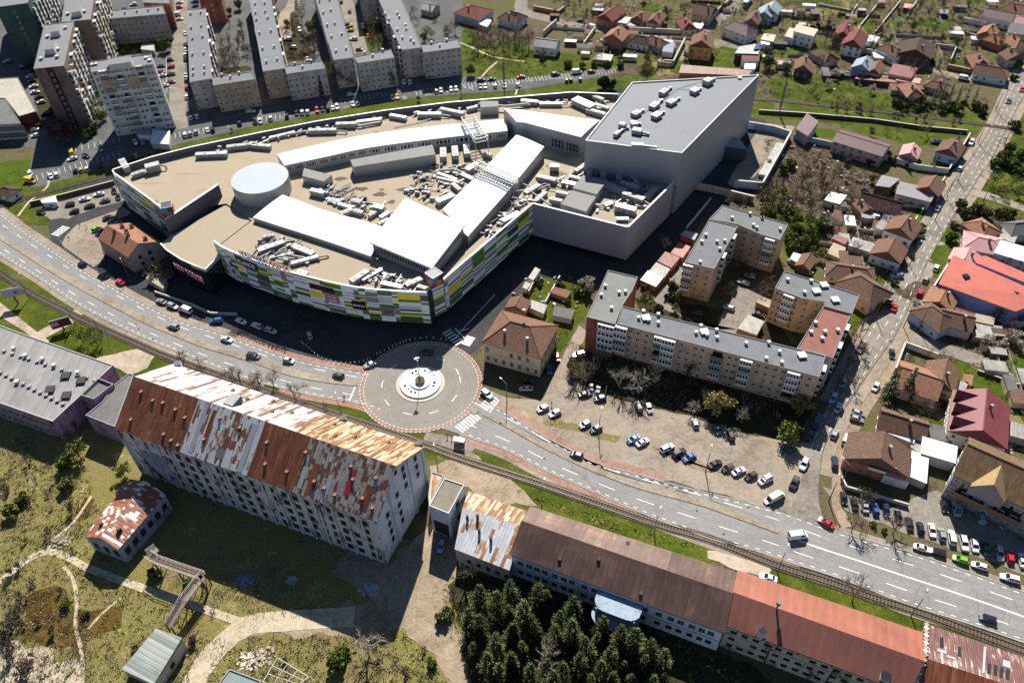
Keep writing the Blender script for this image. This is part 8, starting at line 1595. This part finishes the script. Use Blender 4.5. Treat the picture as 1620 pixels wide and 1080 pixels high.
trees('budding', 'beside the dark red billboard', '01', '480,1000,8 570,1020,8'); trees('brush', 'beside the glass entrance block', '01', '960,600,7 1020,570,7 920,640,6 1000,640,6 1040,620,5'); trees('bare', 'between the mill roof and the boulevard', '12', '30,230,8 110,225,9 245,300,10'); trees('red', 'by the cycle path west of the roundabout', '12', '430,395,4'); trees('bare', 'on the tram verge behind the mill', '02', '1100,110,8 1210,120,6 1400,200,8 1455,215,8 1530,230,8')
trees('pale', 'in the shaded yard before the long tan block', '22', '700,225,11 810,235,12 925,195,10 1150,395,6 1210,330,6 1450,445,7'); trees('bare', 'beside the concrete lot entrance', '22', '450,130,10 560,90,9 540,160,9 420,190,8 470,210,7'); trees('gold', 'in the shade beside the concrete lot', '22', '1310,390,8'); trees('dark', 'close against the long tan block', '22', '1110,170,8 880,70,6'); trees('olive', 'beside the villa path', '22', '410,150,5')
trees('red', 'by the red roofed block street side', '32', '560,90,9 520,215,6'); trees('bare', 'before the red roofed block', '32', '600,250,8 640,40,7'); trees('gold', 'at the corner of the long tan block', '32', '275,400,7'); trees('fresh', 'bright, alone at the corner of the concrete lot', '32', '190,560,7'); trees('spruce', 'before the ribbed orange house', '32', '825,245,14 928,245,12'); trees('dark', 'in the yard below the ribbed orange house', '32', '1020,390,10 920,340,8'); trees('budding', 'inside the white rimmed yard', '32', '925,110,4'); trees('brush', 'beside the gravel lot row', '32', '650,930,5 700,950,5')
trees('bare', 'on the grass strip of the boulevard', '33', '590,110,7 640,140,7 850,120,8'); trees('bare', 'beside the tram track behind the red roof', '33', '610,510,12'); trees('bush', 'on the lot edge grass', '33', '700,110,1.5 770,150,1.5')
BR_ = 'on the dry grass at the left edge'
trees('brush', BR_, '03', '100,560,5 40,720,6 60,640,5 310,740,4 100,1000,7 40,900,6 160,960,5'); trees('pale', 'low, beside the conveyor gallery', '03', '1300,600,4'); trees('purple', 'tiny, beside the boarded shed', '03', '1170,820,2.5'); trees('bush', 'on the dry grass by the gallery', '03', '940,410,3 1150,470,3 520,660,2 400,600,2 830,880,2'); trees('olive', 'at the shaded edge below the mauve hall', '02', '465,670,7 740,790,6'); trees('bush', 'in the dry grass below the mauve hall', '02', '390,745,4 395,870,4 60,1040,4 130,960,3'); trees('red', 'low, in the dry grass below the mauve hall', '02', '330,830,4'); trees('brush', 'on the wasteland left of the workshop', '02', '420,1000,5 700,700,3')
trees('olive', 'in the court behind the long tan block', '21', '860,790,7 490,690,6 1030,830,4'); trees('blossom', 'in the villa garden by the dark mall wall', '21', '490,700,6 520,680,5'); trees('red', 'beside the garages by the grey mall box', '21', '970,450,6'); trees('bush', 'in the villa garden', '21', '330,690,3 440,740,3 210,680,2.5 380,800,2 850,700,3 1040,760,3'); trees('dark', 'in the car court between tan blocks', '21', '1340,640,9 1390,570,8 1350,720,8 1590,680,8 1250,820,6 1150,800,6 1440,560,6'); trees('darkbush', 'by the court path', '21', '935,850,3 1000,770,3 1030,700,3'); trees('olive', 'on the shaded path below the big hall', '21', '1580,130,5 1600,230,5'); trees('spruce', 'slim, by the court path', '21', '1025,690,5')
OR = 'in the orchard right of the tan blocks'
trees('bare', OR, '31', '60,120,8 220,150,9 240,90,8 400,60,9 120,40,8 320,90,7 460,30,7 560,90,6 150,200,6 330,210,7 500,210,6'); trees('dark', OR, '31', '70,150,9 420,90,8 20,90,7 280,40,6'); trees('fresh', 'in the green corner of the orchard', '31', '390,330,6 310,370,6 180,250,5 240,300,5 60,260,5 130,330,5 200,410,5 280,430,5 690,50,4'); trees('olive', 'at the green orchard edge', '31', '150,130,5 60,210,5 220,350,5 390,510,5 330,480,4 100,420,4'); trees('blossom', OR, '31', '610,30,4 650,80,4 540,40,3'); trees('red', 'between scrap yards by the side street', '31', '530,290,6 460,320,6 420,270,5 590,470,7 640,300,5 490,370,5'); trees('bare', 'beside the ochre block', '31', '60,690,8 30,730,8 120,580,6'); trees('bare', 'beside the street below the ochre block', '31', '640,950,8 600,1010,8 540,950,6'); trees('bush', 'on the verge along the main side street', '31', '940,440,2.5 990,380,2.5 880,560,3 760,740,3 830,680,2.5 1000,340,2.5 940,520,2 740,830,3 790,800,2.5 1180,400,4 1200,330,3'); trees('bush', 'in the thicket behind the orange hip roof', '31', '1270,250,4 1330,230,4 1400,260,4 1480,250,4 1240,210,4 1540,260,4'); trees('dark', 'in the thicket behind the orange hip roof', '31', '1370,250,5 1440,280,5 1300,290,4'); trees('blossom', 'beside the lane wall of the corner house', '31', '960,810,4'); trees('dark', 'right of the long brown tiled house', '31', '1480,880,7 1550,930,8 1440,900,6 1590,890,6'); trees('blossom', 'along the lane right of the rubble sheds', '31', '1400,1040,5 1480,1055,5 1560,1010,5 1600,1060,4'); trees('budding', 'on the roadside green right of the street', '31', '1450,40,7 1500,120,6 1560,60,6 1600,130,5 1430,120,4'); trees('bare', 'along the lane by the ribbed orange house', '32', '1050,60,5 1120,90,5 1180,110,5 1270,150,5')
trees('poplar', 'by the railway right of the big hall', '30', '150,590,17'); trees('bare', 'on the railway meadow', '30', '490,640,9 1050,770,9 560,500,6 350,530,7 310,500,7 690,790,5 850,790,5 790,790,5'); trees('blossom', 'above the railway meadow', '30', '430,510,5 690,540,4 170,400,5 480,450,5'); trees('blossom', 'big, in the upper suburb lawn', '30', '860,150,7'); trees('gold', 'before the large red tiled house', '30', '470,240,6'); trees('darkbush', 'behind the modern cube house', '30', '320,170,4 370,165,4 410,175,4 440,180,4 290,180,4')
trees('spruce', 'in the dark row above the railway', '30', '1085,570,10 1130,560,9 1180,560,10 1230,570,9 1280,575,9 1330,580,9 1005,585,6'); trees('spruce', 'in the yards below the railway', '30', '920,975,8 1070,985,7 1225,835,5'); trees('spruce', 'in the yards of the upper suburb', '30', '1478,250,9 1110,385,6 1075,345,7 1010,360,6'); trees('bush', 'in the hedge row above the railway', '30', '1010,640,4 1120,660,4 1170,640,4 1220,660,4 1330,640,4 890,645,4 845,620,4 960,655,3 1370,660,4 1060,640,3'); trees('olive', 'in the gardens of the upper suburb', '30', '80,380,6 180,420,5 60,320,6 20,160,5 320,110,5 790,250,4 1180,380,4 1210,260,5 1130,230,5 950,160,5 740,190,4'); trees('bare', 'in the upper suburb gardens', '30', '150,130,8 780,170,7 700,90,6 960,90,7 1000,140,7 1230,110,6 1180,170,6 1300,160,6 1240,60,6 450,90,5 660,60,5 250,100,6 990,210,5 1080,250,5'); trees('dark', 'in the wooded upper suburb edge', '30', '980,40,9 1060,50,9 1130,20,9 1200,60,8 1290,30,8 930,60,7 1090,90,7'); trees('bush', 'along the street and railway crossing', '30', '1500,960,5 1560,1000,5 1570,760,4 1450,990,4 1610,940,4 1540,900,4 1590,1040,4 1590,390,4 1560,470,3'); trees('bush', 'in the shaded yard of the pink house', '30', '790,940,3 820,970,3 690,790,2 200,1000,4 150,1030,4'); trees('purple', 'small, along the plum roofed building', '30', '540,985,3 680,990,3')
trees('gold', 'willow like, beside the parking lane end', '20', '865,430,9'); trees('darkbush', 'on the green by the parking row', '20', '620,500,6'); trees('bare', 'in the gardens of the top suburb', '20', '1230,600,7 990,90,7 940,120,6 1400,75,7 1330,180,6 960,380,5 870,320,5 760,320,5 690,360,5 560,90,6 580,40,6 880,330,5 230,330,8 1220,200,5 1290,330,5'); trees('blossom', 'before the dark red hip roof', '20', '1390,205,4'); trees('olive', 'in the gardens of the top suburb', '20', '985,70,6 840,30,5 700,355,4 1590,380,7 1560,60,5 1330,40,5 1100,340,4 860,360,4'); trees('bush', 'along the path below the village yards', '20', '380,390,4 470,400,3 540,390,3 620,390,3 700,395,3 225,345,3'); trees('dark', 'beside the porch and white garage', '20', '1590,370,6 1600,420,5')
trees('bare', 'in the bare copse above the meadow', '20', ' '.join(f'{x},{y},11' for x, y in ((-170, 260), (-120, 240), (-70, 260), (-20, 240), (20, 265), (60, 245), (100, 260), (140, 230), (-140, 200), (-90, 190), (-40, 200), (10, 195), (50, 200), (-190, 220), (85, 205)))); trees('poplar', 'on the verge beside the parking row', '10', '1265,500,16 1532,480,17'); trees('fresh', 'round, on the meadow edge', '10', '1330,430,6 1040,230,5'); trees('budding', 'on the slope below the coral house', '10', '1190,205,6 1110,100,5 1090,210,5 1180,180,5 1060,190,6'); trees('bare', 'on the slope below the coral house', '10', '1230,150,10 960,90,6 1000,120,6 980,60,7 1300,140,6 1340,210,8 1400,230,7')
trees('fresh', 'between the long blocks', '10', '355,170,8 130,15,6 205,140,4'); trees('budding', 'tall, before the dark block gable', '10', '480,450,12 755,130,12 560,460,10'); trees('spruce', 'dark, before the brown annex block', '10', '412,530,12'); trees('bare', 'between the long blocks', '10', '180,190,9 190,330,9 250,360,8 290,80,10 330,320,10 370,280,10 285,470,9 760,235,10 740,280,9 310,40,8 370,200,7 720,250,8 170,260,8'); trees('red', 'standing before the block gable ends', '10', '100,520,12 860,470,11 440,430,10 620,470,11 180,520,9 830,440,9')
trees('red', 'before the low grey slab block', '00', '800,180,10 730,200,10 910,160,10 860,190,10 700,130,9 960,190,8'); trees('fresh', 'beside the low grey slab block', '00', '1005,270,7 600,720,5 1455,30,6 640,700,4 1400,70,4'); trees('purple', 'at the foot of the brown tower', '00', '380,800,12 340,780,10'); trees('bush', 'at the foot of the brown tower', '00', '530,815,4 560,780,4 480,800,3'); trees('budding', 'between the two towers', '00', '610,620,10 570,690,8 640,560,7'); trees('bare', 'in the strip beside the long grey block', '00', '1480,230,8 1450,330,8 1340,240,8 1340,400,8 1440,420,7 1500,290,7 1470,160,7 1360,330,7 1390,420,6'); trees('brush', 'along the railway green', '00', '880,935,4 920,925,4 850,950,3 1410,790,3'); trees('dark', 'in the shade of the towers', '00', '380,60,8 380,100,8 1010,720,6 150,250,8 190,310,8'); trees('olive', 'on the green beside the railway', '10', '1010,600,3')
trees('darkbush', 'round, on the white roundabout island', '12', ' '.join(f'{x},{y},.95' for x, y in ((1000, 180), (1055, 178), (1085, 190), (1105, 207), (1113, 228), (1113, 250), (1106, 270), (970, 195), (935, 272), (948, 290), (970, 305), (995, 317), (990, 215), (980, 230), (985, 245), (1040, 215), (1052, 228), (1060, 243), (1062, 258), (1045, 268), (1030, 275), (1000, 208))), None, 'round shrubs on the roundabout island')
trees('spruce', 'small, in the middle of the roundabout island', '12', '1018,222,4')
for kind, where, n, poly in (('brush', 'among the upper right gardens', 42, (1205, 0, 1600, 0, 1600, 60, 1450, 110, 1350, 95, 1205, 110)), ('bare', 'among the upper right gardens', 30, (1205, 0, 1600, 0, 1600, 60, 1450, 110, 1350, 95, 1205, 110)), ('brush', 'between the far right garden plots', 26, (1205, 5, 1600, 5, 1600, 60, 1480, 100, 1205, 110)), ('brush', 'between the top village yards', 28, (860, 0, 1180, 0, 1180, 40, 1060, 100, 900, 80)), ('bare', 'between the top village yards', 14, (860, 0, 1180, 0, 1180, 40, 1060, 100, 900, 80)), ('brush', 'in the scrub right of the tan blocks', 36, (1215, 235, 1300, 240, 1430, 310, 1420, 380, 1290, 400, 1210, 320)), ('red', 'in the scrub right of the tan blocks', 9, (1240, 240, 1420, 320, 1390, 390, 1290, 360)), ('brush', 'in the gardens at the right edge', 20, (1560, 340, 1630, 350, 1630, 700, 1590, 700, 1570, 560)), ('brush', 'along the railway on the right', 22, (1210, 140, 1500, 185, 1540, 195, 1400, 185, 1210, 150)), ('darkbush', 'under the dark railway spruces', 12, (1410, 150, 1560, 165, 1555, 185, 1420, 165)), ('brush', 'in the left wasteland', 26, (0, 690, 120, 720, 130, 830, 60, 1060, 0, 1070)), ('bush', 'in the green orchard corner', 16, (1200, 330, 1230, 310, 1300, 370, 1290, 400, 1240, 400)), ('bare', 'in the yards between the long blocks', 22, (350, 20, 392, 20, 398, 105, 352, 105)), ('red', 'in the second yard between the blocks', 12, (440, 20, 492, 10, 515, 85, 458, 98)), ('brush', 'in the second yard between the blocks', 14, (440, 20, 492, 10, 515, 85, 458, 98)), ('bare', 'in the third yard between the blocks', 10, (566, 5, 590, 5, 612, 76, 585, 80)), ('brush', 'before the slab tower fronts', 10, (150, 60, 270, 55, 275, 78, 165, 88)), ('brush', 'on the shaded path behind the tan blocks', 10, (1110, 330, 1190, 300, 1230, 330, 1140, 320))):
    r = random.Random(n*7+len(where)); q = Q(*poly); g = 0; s_ = []
    while g < n:
        x, y = r.uniform(min(p[0] for p in q), max(p[0] for p in q)), r.uniform(min(p[1] for p in q), max(p[1] for p in q)); ins = False
        for i in range(len(q)):
            a, b = q[i], q[i-1]
            if (a[1] > y) != (b[1] > y) and x < (b[0]-a[0])*(y-a[1])/(b[1]-a[1])+a[0]: ins = not ins
        if ins: g += 1; s_.append(f'{x/K:.0f},{y/K:.0f},{PH[kind]*r.uniform(.45, 1.05):.1f}')
    trees(kind, where, '00', ' '.join(s_))
# unused prototypes leave
for L_ in PROTO.values():
    for o in L_:
        if o.name not in TREE_USED:
            for c in list(o.children): bpy.data.objects.remove(c)
            bpy.data.objects.remove(o)
# undergrowth and garden clutter nobody could count
def scatter(name, polys, n, fn, mats, seed):
    r = random.Random(seed); m = TM()
    for poly, k in polys:
        q = PP(poly); xs, ys = [p.x for p in q], [p.y for p in q]; got = 0
        for _ in range(k*6):
            x, y = r.uniform(min(xs), max(xs)), r.uniform(min(ys), max(ys)); ins = False
            for i in range(len(q)):
                a, b = q[i], q[i-1]
                if (a.y > y) != (b.y > y) and x < (b.x-a.x)*(y-a.y)/(b.y-a.y)+a.x: ins = not ins
            if ins: fn(m, Vector((x, y, 0)), r); got += 1
            if got >= k: break
    t = m.build(name, mats, None); t['kind'] = 'stuff'; return t
def tuft(m, p, r):
    s = r.uniform(.45, 1.7)
    for k in range(9): d = Vector((r.gauss(0, .6), r.gauss(0, .6), 1)).normalized()*s*r.uniform(.6, 1.3); w = rv(r)*.07*s; q = p+Vector((r.gauss(0, .5), r.gauss(0, .5), 0))*s; m.tri(q-w, q+w, q+d, r.choice((0, 0, 1, 2)))
def weed(m, p, r):
    s = r.uniform(.12, .4); mm = r.choice((0, 1, 2, 3))
    for k in range(8): u = rv(r)*s*.5; v = u.cross(rv(r)).normalized()*s*.4; m.quad(p+Vector((r.gauss(0, s), r.gauss(0, s), s*r.uniform(.1, .7))), u, v, mm)
def clutter(m, p, r):
    w, d, h, a = r.uniform(.3, 1.6), r.uniform(.3, .9), r.uniform(.2, .9), r.uniform(0, 3); u, v = Vector((math.cos(a), math.sin(a), 0))*w/2, Vector((-math.sin(a), math.cos(a), 0))*d/2; z = Vector((0, 0, h)); k = r.randrange(5)
    c = [p-u-v, p+u-v, p+u+v, p-u+v]; i = len(m.v); m.v += c+[x+z for x in c]; m.f += [(i+4, i+5, i+6, i+7)]+[(i+j, i+(j+1) % 4, i+4+(j+1) % 4, i+4+j) for j in range(4)]; m.m += [k]*5
sub_ = [(Q(1200, -20, 1640, -20, 1640, 100, 1560, 130, 1470, 170, 1200, 120), 2300), (Q(860, -20, 1200, -20, 1200, 60, 1080, 110, 900, 60), 1000), (Q(1210, 220, 1300, 228, 1440, 300, 1440, 400, 1380, 420, 1250, 400, 1195, 330), 1500), (Q(1300, 400, 1420, 320, 1400, 480, 1370, 480), 300), (Q(1500, 320, 1640, 340, 1640, 700, 1560, 640, 1500, 500), 500)]
scatter('scrub', sub_+[(Q(1200, 125, 1480, 175, 1540, 190, 1400, 178, 1200, 150), 300), (Q(735, 40, 850, 55, 840, 100, 735, 120), 250), (Q(0, 700, 130, 740, 130, 850, 0, 900), 150), (Q(0, 930, 130, 940, 150, 1090, 0, 1090), 250), (Q(900, 540, 1240, 620, 1240, 680, 900, 610), 350)], 0, tuft, [TWIG, TWIGP, TWIGD], 5)
scatter('straw', [(Q(0, 690, 130, 720, 180, 900, 330, 1000, 300, 1090, 0, 1090), 800), (Q(330, 1010, 640, 1000, 720, 1090, 330, 1090), 300), (Q(330, 870, 480, 900, 500, 970, 380, 980, 250, 930), 250)], 0, tuft, [leaf_mat('straw', (.24, .2, .12), (.4, .34, .22)), TWIGP, TWIG], 15)
scatter('weeds', sub_+[(Q(0, 690, 130, 720, 180, 900, 330, 1000, 300, 1090, 0, 1090), 700), (Q(330, 1010, 640, 1000, 720, 1090, 330, 1090), 350), (Q(800, 770, 1120, 870, 1000, 850), 200), (Q(700, 920, 1040, 985, 1200, 1080, 740, 1080), 500), (Q(820, 440, 940, 440, 880, 570, 790, 490), 150), (Q(1560, 230, 1620, 190, 1620, 330, 1540, 300), 250), (Q(700, 100, 900, 90, 980, 115, 740, 130), 250)], 0, weed, [LEAF['olive'][0], LEAF['gold'][1], LEAF['fresh'][0], LEAF['gold'][0]], 6)
scatter('garden_clutter', [(a, n//13) for a, n in sub_]+[(Q(820, 440, 940, 440, 900, 520, 790, 490), 40), (Q(925, 55, 1080, 75, 1060, 90, 920, 75), 50)], 0, clutter, [plain('pale clutter', (.5, .48, .44), .8), plain('timber clutter', (.2, .13, .08), .9), plain('rust clutter', (.2, .09, .05), .9), plain('grey clutter', (.25, .25, .26), .8), plain('blue clutter', (.12, .2, .32), .6)], 7)
# ================================================================ labels that single each thing out
TEN = 'first second third fourth fifth sixth seventh eighth ninth'.split()
ORD = ['first', 'second', 'third', 'fourth', 'fifth', 'sixth', 'seventh', 'eighth', 'ninth', 'tenth', 'eleventh', 'twelfth', 'thirteenth', 'fourteenth', 'fifteenth', 'sixteenth', 'seventeenth', 'eighteenth', 'nineteenth', 'twentieth']+['twenty '+k for k in TEN]+['thirtieth']+['thirty '+k for k in TEN]+['fortieth']+['forty '+k for k in TEN]
SAME = {}
for o in COL.objects:
    if o.parent is None and 'label' in o and not o['category'] == 'bollard' and 'roundabout island' not in o.get('group', ''): SAME.setdefault(o['label'], []).append(o)
for lab, L_ in SAME.items():
    if len(L_) < 2: continue
    L_.sort(key=lambda o: pix(o.location)[0])
    for i, o in enumerate(L_):
        pos = ('left one of two' if i == 0 else 'right one of two') if len(L_) == 2 else 'leftmost' if i == 0 else 'rightmost' if i == len(L_)-1 else ORD[i]+' from left'
        o['label'] = f'{lab}, {pos}'
for o in COL.objects:
    if '_b' in o: del o['_b']
